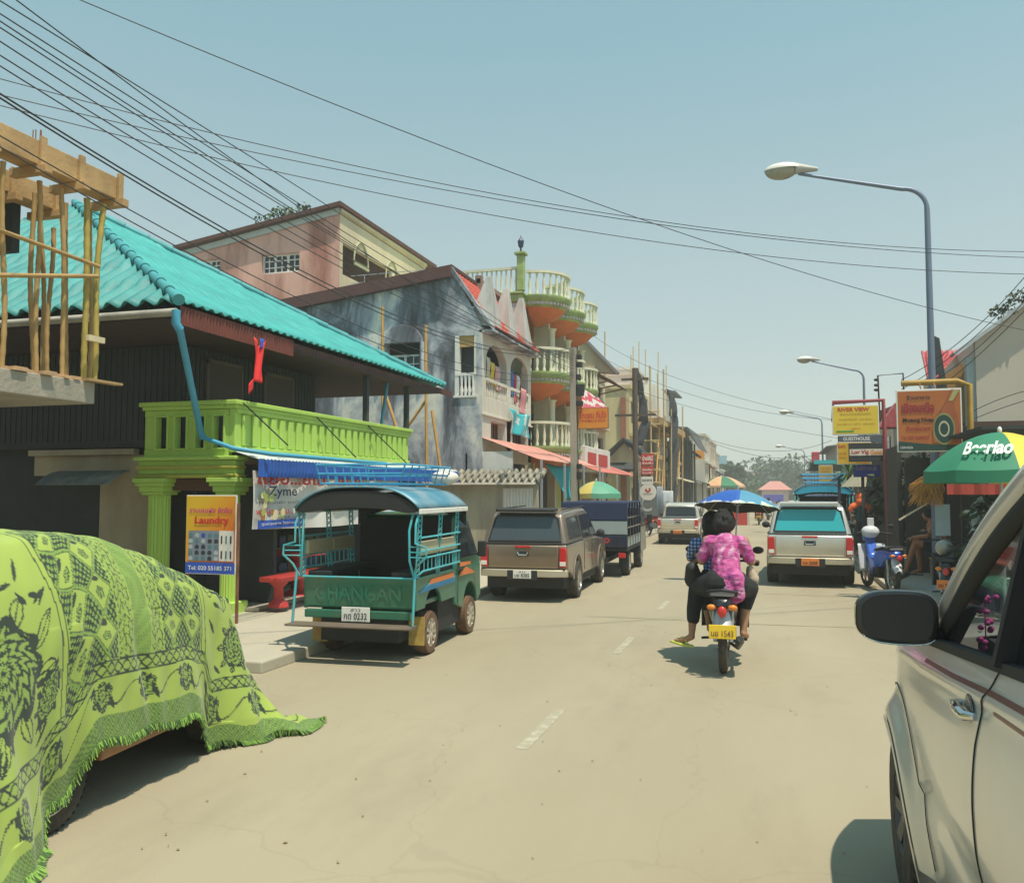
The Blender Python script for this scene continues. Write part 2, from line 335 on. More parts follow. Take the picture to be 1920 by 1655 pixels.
# ================================================================ far left: concrete frame under construction with bamboo props
XF = -8.0
M_form = mat('formwork_timber', (.48, .31, .14), .8, var=.3, scale=3, dirt=(.25, .15, .06), dirtamt=.6, bump=.3)
t = thing('unfinished_building', 'unfinished concrete building with an open upper floor held up by bamboo props', 'building', (-10.5, 5, 0), world=True)
b = MB(); b.box(-15, XF, 1.5, 8.48, 3.08, 3.34); b.build('floor_slab', M_con, t, bevel=.01)
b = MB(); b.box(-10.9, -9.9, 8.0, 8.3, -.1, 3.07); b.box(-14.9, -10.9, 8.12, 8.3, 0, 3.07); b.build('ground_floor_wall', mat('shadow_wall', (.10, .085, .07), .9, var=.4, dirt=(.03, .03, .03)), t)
b = MB(); b.box(-9.6, -9.25, 7.7, 8.05, .05, 3.075); b.build('column', mat('brick_column', (.2, .11, .07), .9, var=.5, scale=12, bump=.6), t)
b = MB(); b.box(-15, XF, 1.5, 8.7, 6.02, 6.1); 
b = MB(); rg = random.Random(5)
for _ in range(230):
    y = rg.uniform(4.8, 8.42); x = XF - rg.uniform(.0, .5); s = rg.uniform(.02, .06)
    b.box(x - s, x + s, y - s * 1.6, y + s * 1.6, 3.341, 3.342 + s * rg.uniform(.4, 1.2))
b.build('brick_rubble', mat('brick_rubble', (.5, .33, .19), .9, var=.4, scale=9), t)
for k, (x, y) in enumerate(((-8.55, 6.85), (-9.0, 5.3), (-10.9, 8.2))):
    b = MB(); b.box(x - .15, x + .15, y - .15, y + .15, 3.343, 5.9); b.build('column', M_form, t, bevel=.008)
for zx, y1, zt, zb in ((XF, 8.86, 6.02, 5.74), (XF - .75, 8.6, 5.86, 5.6)):
    b = MB(); b.box(zx - .28, zx, 2.5, y1, zb, zt)
    for k in range(9):
        y = y1 - .06 - k * .62 + rnd.uniform(-.05, .05); b.box(zx + .003, zx + .045, y - .04, y + .04, zb - .03, zt + .05); b.box(zx - .42, zx + .12, y - .05, y + .05, zb - .1, zb - .002)
    b.build('formwork_beam', M_form, t, bevel=.006)
b = MB(); b.box(-14.8, -8.9, 2.5, 8.45, 5.7, 5.82); b.box(-14.9, -9.2, 8.3, 8.42, 5.05, 5.69); b.build('formwork_deck', M_dark, t)
for u, v in ((60, 243), (66, 242), (72, 243), (78, 243), (126, 292), (178, 318), (215, 330)):
    p = gx(u, 300, XF - .15); q = gx(u, v, XF - .15)
    b = MB(); b.tube([(p.x, p.y, 5.9), (p.x + rnd.uniform(-.02, .02), p.y, max(q.z, 6.06))], .006, 4); b.build('rebar', M_rust, t)
# bamboo props: each can be lifted away
props = [(8, 3, 300, 685, 0, 0), (63, 60, 340, 700, .5, 0), (73, 69, 320, 700, .1, 0), (118, 117, 370, 706, .05, 0), (124, 124, 380, 706, .4, 0),
         (162, 160, 385, 712, .02, 1), (171, 168, 385, 712, .3, 0), (193, 173, 380, 716, .0, 1), (98, 92, 420, 600, .9, 0), (80, 82, 400, 690, 1.1, 0)]
plab = ['thin bamboo prop at the left picture edge under the formwork beam', 'dark bamboo prop just left of the square timber column', 'pale bamboo prop right of the square timber column',
        'pale straight bamboo prop in the middle of the row on the slab', 'slim dark bamboo prop right behind the middle pale one', 'thick yellow green bamboo prop second from the slab corner',
        'thin bamboo prop between the two thick yellow green ones', 'leaning yellow green bamboo prop nearest the slab corner', 'short slanting bamboo prop set well back under the deck', 'bamboo prop standing deep inside behind the others']
for k, (ut, ub, vt, vb, dx, g) in enumerate(props):
    p = gx(ub, vb, XF - .1 - dx); q = gx(ut, vt, XF - .1 - dx)
    p.z = 3.36; q.z = 5.64 if dx < .7 else 5.45
    n = 12; pts = []; rs = []
    for i in range(n * 3 + 1):
        f = i / (n * 3); pts.append(p.lerp(q, f) + Vector((.012 * math.sin(f * 7 + k), .02 * math.sin(f * 5 + k * 2), 0)))
        rs.append((.034 if g else .027) * (1.16 if i % 3 == 0 else 1))
    b = MB(); b.tube([tuple(a - p) for a in pts], rs, 8)
    o = b.build('bamboo_prop', M_bamg if g else M_bamboo, None, smooth=50); o.location = p
    tag(o, plab[k], 'bamboo pole', 'bamboo props under the formwork beam')
for k, (u0, v0, u1, v1, lb) in enumerate(((-10, 428, 186, 500, 'sloping upper bamboo rail lashed across the row of props'), (-10, 516, 183, 518, 'lower bamboo rail lashed across the row of props'))):
    p = gx(u0, v0, XF - .04); q = gx(u1, v1, XF - .02); b = MB(); b.tube([(0, 0, 0), tuple((q - p) * .5), tuple(q - p)], .026, 8); o = b.build('bamboo_rail', M_bamboo, smooth=50); o.location = p; tag(o, lb, 'bamboo pole', 'bamboo rails across the props')
p = gx(176, 716, XF + .02); b = MB(); b.box(0, .12, -.2, .35, 0, .03); o = b.build('loose_plank', M_wood); o.location = (XF - .02, p.y + .05, 3.345); tag(o, 'loose plank sticking out past the corner of the concrete slab', 'plank')
p = gx(176, 636, XF); b = MB(); b.box(0, .05, -.13, .13, -.035, .035); o = b.build('wooden_cleat', mat('pale_board', (.6, .52, .34), .8)); o.location = (XF + .0, p.y, p.z); tag(o, 'short pale board nailed across the corner bamboo props', 'board')

# ================================================================ teal roofed house with lime green porch and balcony
t = thing('teal_roofed_house', 'dark wooden house with a turquoise hipped roof and a lime green balcony', 'house', (-11, 14, 0), world=True)
HOUSE = t
M_teal = mat('teal_roof_sheet', (.05, .35, .33), .5, var=.25, scale=2.6, dirt=(.03, .22, .22), dirtamt=.7, bump=.2, streak=True, lo=.42, hi=.7)
EX0, EX1, EY0, EY1, EZ = -18.4, -7.86, 9.8, 19.7, 4.60
AP = gy(140, 386, 14.4)
def roofplane(A, B, apex, nrib, name, m, lap=.0, amp=.035, rows=5, parent=None):
    """corrugated triangular roof face A-B (eave) to apex, sheets lapped in rows"""
    A, B, apex = Vector(A), Vector(B), Vector(apex); e = (B - A); L = e.length; ed = e.normalized(); foot = A + ed * (apex - A).dot(ed)
    upv = (apex - foot); Hh = upv.length; ud = upv.normalized(); nrm = ed.cross(ud).normalized()
    if nrm.z < 0: nrm = -nrm
    a = (apex - A).dot(ed); NU = nrib * 6; NV = rows * 6; bm_ = MB()
    def fn(u, v):
        s = L * u; h = Hh * v; fr = (v * rows) % 1.0
        z = amp * math.sin(u * nrib * 2 * math.pi) + .05 * (1 - fr) * (1 if v < 1 else 0)
        l = a * v; r = L - (L - a) * v; s2 = min(max(s, l), r)
        return tuple(A + ed * s2 + ud * h + nrm * z)
    bm_.grid(NU, NV, fn, keep=lambda u, v: (a * (v - .02) - L / NU) <= L * u <= (L - (L - a) * (v - .02) + L / NU))
    return bm_.build(name, m, parent, smooth=40, solid=.012)
rf = roofplane((EX1, EY0, EZ), (EX1, EY1, EZ), AP, 46, 'roof', M_teal, parent=t, amp=.022)
roofplane((EX0, EY0, EZ), (EX1, EY0, EZ), AP, 34, 'roof', mat('teal_tile_shaded', (.045, .27, .26), .6, var=.4, scale=2.5, dirt=(.02, .17, .18), dirtamt=.6), parent=t, amp=.05, rows=7)  # darker teal puts this slope's shade into its colour
roofplane((EX1, EY1, EZ), (EX0, EY1, EZ), AP, 24, 'roof', M_teal, parent=t); roofplane((EX0, EY1, EZ), (EX0, EY0, EZ), AP, 24, 'roof', M_teal, parent=t)
for A in ((EX1 + .02, EY0 - .02, EZ + .05), (EX1 + .02, EY1, EZ + .05)):      # rounded hip cappings laid piece over piece
    b = MB(); A = Vector(A); n = 17
    for i in range(n):
        p = A.lerp(AP + Vector((0, 0, .08)), i / n); q = A.lerp(AP + Vector((0, 0, .08)), (i + 1.08) / n); b.tube([p, q], [.085, .065], 10)
    b.build('ridge_cap', mat('ridge_teal', (.05, .28, .30), .6, var=.4, scale=4), t, smooth=50)
b = MB(); b.box(EX0 + .1, EX1 - .08, EY0 + .12, EY1 - .12, EZ - .17, EZ - .12); b.build('soffit', mat('red_brown_soffit', (.05, .028, .026), .8, var=.3), t)
M_rb = mat('red_brown_sheet', (.09, .035, .03), .6, var=.3, scale=3)
b = MB(); b.grid(300, 1, lambda u, v: (EX1 - .1 + .02 * math.sin(u * 600), EY0 + .3 + (EY1 - EY0 + .5) * u, EZ - .02 - .14 * v)); b.build('eave_board', M_rb, t, solid=.01)
b = MB(); b.grid(120, 1, lambda u, v: (EX1 - .02 + .016 * math.sin(u * 240), EY0 + .06 + 2.9 * u, EZ - .01 - .27 * v)); b.build('eave_board', mat('red_sheet', (.15, .035, .022), .6, var=.3, scale=3), t, solid=.01)
b = MB(); b.tube([(-16, EY0 - .1, EZ - .1), (EX1 + .05, EY0 - .1, EZ - .14)], .055, 10); b.build('gutter', mat('pale_pipe', (.42, .4, .34), .6, var=.3, dirt=(.1, .1, .09)), t, smooth=40)
# upper wall, deep in shade under the eaves
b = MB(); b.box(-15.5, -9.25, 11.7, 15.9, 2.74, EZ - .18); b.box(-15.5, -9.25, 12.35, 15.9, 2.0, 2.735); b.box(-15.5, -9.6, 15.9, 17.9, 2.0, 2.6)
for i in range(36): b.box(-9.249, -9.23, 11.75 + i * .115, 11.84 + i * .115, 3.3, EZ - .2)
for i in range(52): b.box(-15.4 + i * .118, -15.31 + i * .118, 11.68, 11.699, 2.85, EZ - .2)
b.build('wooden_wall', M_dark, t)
for u in (686, 762):
    p = gx(u, 760, -8.15); b = MB(); b.box(-8.2, -8.1, p.y - .05, p.y + .05, 3.3, EZ - .13); b.build('veranda_post', M_dark, t)
p = gx(718, 760, -8.3); b = MB(); b.tube([(-8.3, p.y - .15, 3.2), (-8.25, p.y + .12, EZ - .15)], .04, 8); b.build('veranda_post', mat('blue_pipe', (.05, .28, .42), .5, var=.2), t)
# lime green balcony parapet: road side with fluted slots, camera side with four openings
PY0, PY1 = 11.39, 17.95
b = MB(); b.box(-8.14, XF - .03, PY0, PY1, 2.62, 3.30)
b.box(-8.22, XF + .06, PY0 - .1, PY1 + .08, 3.36, 3.43); b.box(-8.18, XF + .02, PY0 - .06, PY1 + .04, 3.301, 3.359)
n = 24
for i in range(n):
    y = PY0 + .16 + i * (PY1 - PY0 - .25) / n; b.box(XF - .03, XF + .012, y, y + .15, 2.72, 3.22)
b.box(XF - .03, XF + .014, PY0, PY1, 3.23, 3.299); b.box(XF - .03, XF + .016, PY0, PY1, 2.62, 2.71)
b.build('balcony_parapet', M_green_paint, t, bevel=.012)
XL = gy(272, 760, PY0).x
b = MB(); b.box(XL, -8.15, PY0, PY0 + .12, 3.2, 3.30); b.box(XL - .04, -8.225, PY0 - .1, PY0 + .2, 3.362, 3.432); b.box(XL, -8.19, PY0 - .06, PY0 + .15, 3.302, 3.361); b.box(XL, -8.15, PY0, PY0 + .12, 2.5, 2.68)
xs = [gy(u, 800, PY0).x for u in (272, 294, 314, 330, 350, 368, 384, 402, 420)] + [-8.141]
for i in range(0, 10, 2): b.box(xs[i], xs[i + 1] , PY0, PY0 + .12, 2.681, 3.199)
b.build('balcony_parapet', M_green_paint, t, bevel=.01)
b = MB()
for i in range(1, 8, 2):
    x0, x1 = xs[i], xs[i + 1]; e = .035
    b.box(x0 - e, x0, PY0 - .03, PY0 + .01, 2.66, 3.22); b.box(x1, x1 + e, PY0 - .03, PY0 + .01, 2.66, 3.22); b.box(x0, x1, PY0 - .03, PY0 + .01, 2.66, 2.69); b.box(x0, x1, PY0 - .03, PY0 + .01, 3.19, 3.22)
b.build('opening_frame', M_green_paint, t, bevel=.006)
b = MB(); b.box(XL + .1, -8.16, PY0 + .25, 11.69, 2.5, 2.66); b.box(-9.2, -8.16, 11.69, PY1, 2.5, 2.64); b.build('balcony_floor', M_con, t)
# entablature below the parapet with an ochre moulding, and the two pillars with capitals
M_och = mat('ochre_moulding', (.42, .42, .06), .7, var=.15, dirt=(.25, .2, .05))
b = MB(); b.box(XL - .08, XF - .002, PY0 - .02, PY0 + .24, 2.28, 2.499); b.box(XL - .14, XF + .05, PY0 - .09, PY0 + .26, 2.50, 2.56); b.build('entablature', M_green_paint, t, bevel=.015)
b = MB(); b.box(XL - .11, XF + .02, PY0 - .07, PY0 + .25, 2.36, 2.42); b.box(XL - .12, XF + .025, PY0 - .075, PY0 + .255, 2.22, 2.279); b.build('moulding', M_och, t, bevel=.02)
def pillar(u0, u1, name='pillar'):
    x0, x1 = gy(u0, 900, PY0).x, gy(u1, 900, PY0).x; c = (x0 + x1) / 2; w = (x1 - x0) / 2; b = MB()
    b.prism([(c + (w - (.022 if k % 2 else 0)) * math.cos(a) * 1.0, PY0 + .14 + (w - (.022 if k % 2 else 0)) * math.sin(a)) for k, a in enumerate([2 * math.pi * i / 40 for i in range(40)])], 'z', .1, 1.95)
    for z0, z1, e in ((1.951, 2.0, .02), (2.001, 2.09, .05), (2.091, 2.15, .09), (2.151, 2.219, .12), (.1, .3, .06)): b.box(c - w - e, c + w + e, PY0 + .14 - w - e, PY0 + .14 + w + e, z0, z1)
    return b.build(name, M_green_paint, t, bevel=.008)
pillar(272, 306); pillar(408, 438)
b = MB(); x0, x1 = gy(306, 900, PY0).x, gy(408, 900, PY0).x
b.box(XL - .6, x1 + .5, 12.2, 12.3, .1, 2.3); b.build('doorway', M_dark, t)
b = MB(); b.box(x0 - .02, x1 + .1, PY0 + .16, PY0 + .22, 2.02, 2.215); b.build('door_arch', mat('brown_lintel', (.1, .045, .03), .8), t, bevel=.02)
# ground floor side wall: cream with a door under a striped awning
x0, x1 = gy(72, 900, 11.9).x, gy(268, 900, 11.9).x; xd0, xd1 = gy(80, 900, 11.9).x, gy(196, 900, 11.9).x
M_cw = mat('cream_wall_stained', (.5, .43, .29), .85, var=.15, scale=1.5, dirt=(.22, .17, .1), dirtamt=.5, streak=True)
b = MB(); b.box(xd1, XL + .1, 11.8, 11.95, .1, 2.62); b.box(x0, xd1, 11.8, 11.95, 2.28, 2.62); b.box(x0, x1, 11.66, 11.8, 2.62, 2.72); b.build('plaster_wall', M_cw, t, bevel=.01)
b = MB(); b.box(x0, xd1, 11.97, 12.05, .1, 2.28); b.build('doorway', M_dark, t)
b = MB(); q0 = gy(68, 868, 11.3); q1 = gy(206, 868, 11.3)
b.grid(48, 3, lambda u, v: (q0.x + (q1.x - q0.x) * u, 11.78 - .5 * v, 2.36 - .04 * v - .2 * v * v * 1.0 + .012 * math.sin(u * 150)))
b.build('door_awning', mat('striped_canopy', (.2, .24, .24), .6, var=.3, dirt=(.5, .5, .45), dirtamt=.8), t, solid=.01)
b = MB(); b.box(-40, xd0 + .01, 12.06, 12.2, 0, 3.05); b.build('dark_fill_wall', M_dark, t)  # added dark sheet closes the gap, shade put into its colour
# shop interior wall along the street, dark
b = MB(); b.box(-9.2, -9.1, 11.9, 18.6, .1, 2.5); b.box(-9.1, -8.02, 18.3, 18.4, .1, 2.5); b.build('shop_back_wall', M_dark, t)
b = MB(); b.box(-9.1, -7.75, 11.65, 18.3, .14, .2); b.build('shop_step', M_con, t, bevel=.01)
# blue sheet awning over the shop with its pale top and blue fascia
M_bsh = mat('blue_roof_sheet', (.02, .1, .42), .5, var=.25, scale=3, dirt=(.02, .05, .2))
b = MB(); b.grid(260, 2, lambda u, v: (-7.98 + .42 * v, 11.35 + 8.6 * u, 2.62 - .12 * v + .014 * math.sin(u * 520))); aw = b.build('awning', mat('pale_sheet', (.5, .56, .56), .5, var=.2, dirt=(.25, .3, .3)), t, solid=.01)
b = MB(); b.grid(260, 1, lambda u, v: (-7.54 + .014 * math.sin(u * 520), 11.3 + 8.6 * u, 2.5 - .27 * v)); b.build('awning_fascia', M_bsh, aw, solid=.008)
for v0, u0, v1, u1 in ((748, 448, 835, 540), (778, 590, 858, 668), (798, 690, 868, 762)):
    p = gx(u0, v0, XF + .02); q = gx(u1, v1, -7.55); b = MB(); b.tube([p, q], .012, 5); b.build('awning_stay', M_black, t)
# blue downpipe
b = MB(); g = gy(330, 600, EY0 - .12); k1 = gy(376, 822, PY0 - .14)
b.tube([(g.x, g.y, EZ - .12), (g.x, g.y, EZ - .3), (g.x + .02, g.y + .06, EZ - .38)], .06, 10); b.tube([(g.x + .02, g.y + .05, EZ - .36), (k1.x, k1.y, k1.z + .1), (k1.x + .05, k1.y, k1.z)], .05, 10)
e = gx(560, 848, -7.42); b.tube([(k1.x + .03, k1.y, k1.z + .02), (-7.9, 11.2, 2.66), (-7.42, 11.5, 2.58), (-7.42, 15.5, 2.56)], .035, 8)
b.build('downpipe', mat('blue_pvc', (.06, .33, .5), .45, var=.2, scale=4), t, smooth=50)
# things hung or stood at the shop
bn = thing('shop_banner', 'white vinyl health product banner hung under the blue awning', 'banner', (-7.7, 11.3, 1.5), world=True)
b = MB(); b.grid(50, 10, lambda u, v: (-7.66 + .035 * math.sin(u * 19) * v + .02 * math.sin(u * 43 + v * 3), 11.33 + 5.3 * u, 2.33 - .9 * v - .05 * math.sin(u * 3.1) )); b.build('sheet', mat('vinyl_white', (.62, .62, .58), .5, var=.12, scale=3), bn, smooth=60)
BF = lambda y, z, x=-7.58: fr_road(x, y, z)
yb_ = lambda u: gx(u, 920, -7.58).y
text('แยอ...ยเม...กบท', BF(yb_(590), 2.2), yb_(685) - yb_(498), .17, M_txtr, bn, bold=.02); text('Zyme', BF(yb_(531), 1.99), yb_(558) - yb_(505), .2, mat('navy_ink', (.03, .04, .09), .6), bn, bold=.015); text('พวโฮ...เปม...ธอบ', BF(yb_(530), 1.70), yb_(575) - yb_(482), .1, M_txtr, bn, bold=.01)
text('กดแทรกผัก ยะกใหม่', BF(yb_(528), 1.84), yb_(570) - yb_(482), .055, M_txt, bn); text('กธ.อีกี-อกิ', BF(yb_(540), 1.58), .6, .07, M_txt, bn); text('ผลิต ผลิตภ', BF(yb_(540), 1.49), .6, .05, M_txt, bn)
text('LAC', BF(11.75, 2.2), .28, .1, M_txtb, bn); text('LABORAX', BF(11.75, 2.1), .4, .04, M_txtb, bn)
b = MB(); b.box(-7.6, -7.585, 11.4, 12.75, 1.43, 1.56); b.build('blue_panel', M_blue, bn); text('ศูนย์สุขภาพ โทรสอบถาม', BF(12.05, 1.5, -7.58), 1.15, .06, M_txtw, bn)
b = MB(); rg = random.Random(2)
for (cy, cz, n, sp) in ((11.62, 1.90, 9, .14), (11.5, 1.65, 4, .06), (11.8, 1.65, 4, .06), (12.1, 1.65, 5, .07)):
    for _ in range(n): b = MB(); k = rg.randrange(3); b.lathe([(.001, .0), (rg.uniform(.04, .07), .0)], (-7.583 + rg.uniform(0, .01), cy + rg.uniform(-sp, sp), cz + rg.uniform(-sp, sp) * .8), 10, 'x'); b.build('fruit_picture', [mat('fruit_green', (.35, .42, .1), .6), mat('fruit_pale', (.65, .6, .35), .6), mat('fruit_brown', (.35, .15, .06), .6)][k], bn)
b = MB(); b.box(-7.6, -7.59, 15.3, 16.6, 1.42, 1.86); b.build('side_panel', M_platew, bn); b = MB(); b.box(-7.588, -7.58, 15.3, 16.6, 1.42, 1.6); b.build('side_panel', mat('sky_panel', (.05, .3, .6), .5), bn)
b = MB(); b.lathe([(.001, 0), (.14, 0)], (-7.585, 15.7, 1.74), 16, 'x'); b.build('logo_disc', M_yel, bn)
# laundry sign on its post
q0 = gy(350, 928, 10.55); q1 = gy(441, 1078, 10.55); cx, cz = (q0.x + q1.x) / 2, (q0.z + q1.z) / 2; w, h = (q1.x - q0.x), (q0.z - q1.z)
ls = thing('laundry_sign', 'yellow and orange laundry sign board with clothes pictures and a blue phone strip', 'sign', (cx, 10.55, .13), world=True)
b = MB(); b.box(q0.x, q1.x, 10.55, 10.58, q1.z, q0.z); b.build('board', M_platew, ls, bevel=.006)
mo, nt, pb = newmat('orange_gradient_print'); tc = N(nt, 'ShaderNodeTexCoord'); sp_ = N(nt, 'ShaderNodeSeparateXYZ'); nt.links.new(tc.outputs['Generated'], sp_.inputs[0]); rp = N(nt, 'ShaderNodeValToRGB')
rp.color_ramp.elements[0].color = (.68, .14, .02, 1); rp.color_ramp.elements[1].color = (.72, .46, .03, 1); ad = N(nt, 'ShaderNodeMath', operation='SUBTRACT'); nt.links.new(sp_.outputs['Z'], ad.inputs[0]); nt.links.new(sp_.outputs['X'], ad.inputs[1])
m5 = N(nt, 'ShaderNodeMapRange'); m5.inputs[1].default_value = -.6; m5.inputs[2].default_value = .6; nt.links.new(ad.outputs[0], m5.inputs[0]); nt.links.new(m5.outputs[0], rp.inputs[0]); nt.links.new(rp.outputs[0], pb.inputs['Base Color']); M_grad = mo
b = MB(); b.box(q0.x + .01, q1.x - .015, 10.545, 10.549, q1.z + .15 * h, q0.z - .012); b.build('print', M_grad, ls)
b = MB(); b.box(q0.x + .01, q1.x - .012, 10.54, 10.548, q1.z + .012, q1.z + .148 * h); b.build('phone_strip', M_blue, ls)
LF = lambda x, z: fr_cam(cx + x * w, 10.537, q1.z + z * h)
text('Tel: 020 55185 371', LF(0, .08), w * .86, .06, M_txtw, ls, bold=.012); text('รานเอมฝง ซักรีด', LF(0, .81), w * .84, .075, mat('magenta_ink', (.5, .04, .22), .6), ls, bold=.02)
text('Laundry', LF(.03, .67), w * .68, .13, M_txtr, ls, bold=.035)
b = MB(); b.box(cx - .43 * w, cx + .17 * w, 10.54, 10.544, q1.z + .17 * h, q1.z + .55 * h); b.build('shirt_panel', mat('grey_blue_print', (.2, .25, .3), .6), ls)
b = MB(); b.box(cx + .18 * w, cx + .46 * w, 10.54, 10.544, q1.z + .17 * h, q1.z + .55 * h); b.build('trouser_panel', M_platew, ls)
rg = random.Random(11); CM = [mat('print_dark', (.03, .04, .06), .6), mat('print_blue', (.04, .08, .4), .6), mat('print_pale', (.4, .45, .5), .6), mat('print_teal', (.1, .2, .25), .6)]
for i in range(5):
    for j in range(5):
        b = MB(); cm = rg.choice([0, 0, 1, 2, 3]); x = cx + w * (-.39 + i * .128); z = q1.z + h * (.2 + j * .073); b.slab([(x - .032, 10.538, z - .03), (x + .032, 10.538, z - .03), (x + .036, 10.538, z + .012), (x + .012, 10.538, z + .03), (x - .012, 10.538, z + .03), (x - .036, 10.538, z + .012)], -.001); b.build('shirt_picture', CM[cm], ls)
for i in range(3):
    for j in range(2): b = MB(); x = cx + w * (.23 + i * .09); z = q1.z + h * (.2 + j * .19); b.box(x - .012, x + .012, 10.536, 10.538, z, z + .11); b.build('trouser_picture', CM[[0, 3, 0][i]], ls)
b = MB(); b.box(q1.x - .0, q1.x + .03, 10.56, 10.6, .13, q1.z + .9 * h); b.build('post', M_rust, ls); b = MB(); b.box(q0.x, q0.x + .03, 10.581, 10.61, .13, q1.z + .1); b.build('post', M_rust, ls)
# red stone bench and table in the shade
t = thing('red_bench', 'red painted concrete bench in the shade of the shop front', 'bench', (-7.5, 11.7, .2), rz=R(90))
b = MB(); b.box(-.1, 1.6, -.2, .2, .4, .48); b.build('seat', M_red, t, bevel=.02)
for x in (.15, 1.3):
    b = MB(); b.lathe([(.16, 0), (.15, .06), (.08, .12), (.07, .3), (.14, .37), (.15, .4)], (x, 0, 0), 14); b.build('leg', M_red, t, smooth=50)
t = thing('red_table', 'round red concrete table behind the red bench', 'table', (-8.1, 13.4, .2))
b = MB(); b.lathe([(.001, .7), (.5, .7), (.5, .76), (.001, .76)], n=20); b.build('table_top', M_red, t, smooth=50); b = MB(); b.lathe([(.3, 0), (.12, .1), (.1, .6), (.25, .699)], n=14); b.build('leg', M_red, t, smooth=50)
# red cloth with a blue corner hanging in the dark veranda
p = gx(484, 690, -8.5)
b = MB(); b.grid(10, 14, lambda u, v: (.03 * math.sin(u * 9 + v * 4), (-.13 + .3 * u) * (1 - .35 * v) , .28 - .55 * v + (.14 * abs(u - .5) * 2) * (1 - v))); b.m = 1
b.grid(4, 4, lambda u, v: (.02, .02 + .1 * u, .42 - .16 * v)); b.m = 0; b.grid(4, 5, lambda u, v: (0, -.24 + .12 * u, -.33 - .16 * v + .1 * u))
o = b.build('hanging_cloth', [mat('scarlet_cloth', (.75, .03, .03), .7), M_blue], smooth=60, solid=.004); o.location = (-7.9, p.y * 7.9 / 8.5, p.z * .93); tag(o, 'bright red cloth with a dark blue corner hanging in the dark veranda', 'cloth')
o.location = gx(484, 684, -7.7)

sh = thing('display_shelf', 'dim wooden shelf of packaged goods inside the dark laundry shop', 'shelf', (-8.9, 13.5, .2), world=True)
for z in (.5, .95, 1.4): b = MB(); b.box(-9.08, -8.7, 12.4, 15.4, z, z + .03); b.build('board', mat('old_shelf', (.12, .09, .06), .8), sh)
rg = random.Random(14); GM = [mat('goods_blue', (.05, .08, .16), .7), mat('goods_rust', (.16, .07, .04), .7), mat('goods_pale', (.22, .2, .16), .7), mat('goods_green', (.05, .1, .06), .7)]  # muted package colours carry the dimness of the shop
for z in (.53, .98, 1.43):
    y = 12.45
    while y < 15.2: w_ = rg.uniform(.12, .32); h_ = rg.uniform(.12, .32); b = MB(); b.box(-9.05, -8.78, y, y + w_, z, z + h_); b.build('package', rg.choice(GM), sh, bevel=.008); y += w_ + rg.uniform(.02, .15)
for y in (12.3, 14.0): b = MB(); b.box(-9.228, -9.2, y, y + .9, 2.7, 4.2); b.build('upper_door', mat('faded_door', (.07, .06, .05), .8), HOUSE); b = MB(); b.box(-9.227, -9.19, y - .07, y, 2.7, 4.25); b.box(-9.227, -9.19, y + .9, y + .97, 2.7, 4.25); b.box(-9.227, -9.19, y - .07, y + .97, 4.2, 4.27); b.build('door_frame', mat('old_frame', (.11, .09, .07), .8), HOUSE)
for k, (x, y) in enumerate(((-7.9, 15.2), (-8.2, 16.3))): o = thing('stacked_crate', ['dim blue plastic crate on the shop step', 'dim red plastic crate farther along the shop step'][k], 'crate', (x, y, .2)); b = MB(); b.box(-.25, .25, -.2, .2, 0, .3); b.build('body', GM[0] if k == 0 else mat('crate_red', (.3, .04, .03), .6), o, bevel=.02); b = MB(); b.box(-.27, .27, -.22, .22, .3, .34); b.build('rim', GM[0] if k == 0 else mat('crate_red', (.3, .04, .03), .6), o, bevel=.01)
# ================================================================ left row, middle distance
def holed(b, frame, x0, x1, z0, z1, holes, t=.12):
    """wall plate with rectangular holes; frame(a, z, d) -> world"""
    xs = sorted({x0, x1, *[h[0] for h in holes], *[h[1] for h in holes]}); zs = sorted({z0, z1, *[h[2] for h in holes], *[h[3] for h in holes]})
    for i in range(len(xs) - 1):
        for j in range(len(zs) - 1):
            cx_, cz_ = (xs[i] + xs[i + 1]) / 2, (zs[j] + zs[j + 1]) / 2
            if any(h[0] < cx_ < h[1] and h[2] < cz_ < h[3] for h in holes): continue
            P = [frame(xs[i], zs[j], 0), frame(xs[i + 1], zs[j], 0), frame(xs[i + 1], zs[j + 1], 0), frame(xs[i], zs[j + 1], 0)]; Qd = [frame(xs[i], zs[j], t), frame(xs[i + 1], zs[j], t), frame(xs[i + 1], zs[j + 1], t), frame(xs[i], zs[j + 1], t)]
            b.add(P, [(0, 1, 2, 3)])
    for h in holes:   # reveals
        c = [(h[0], h[2]), (h[1], h[2]), (h[1], h[3]), (h[0], h[3])]
        for k in range(4): p, q = c[k], c[(k + 1) % 4]; b.face([frame(*p, 0), frame(*p, t), frame(*q, t), frame(*q, 0)])
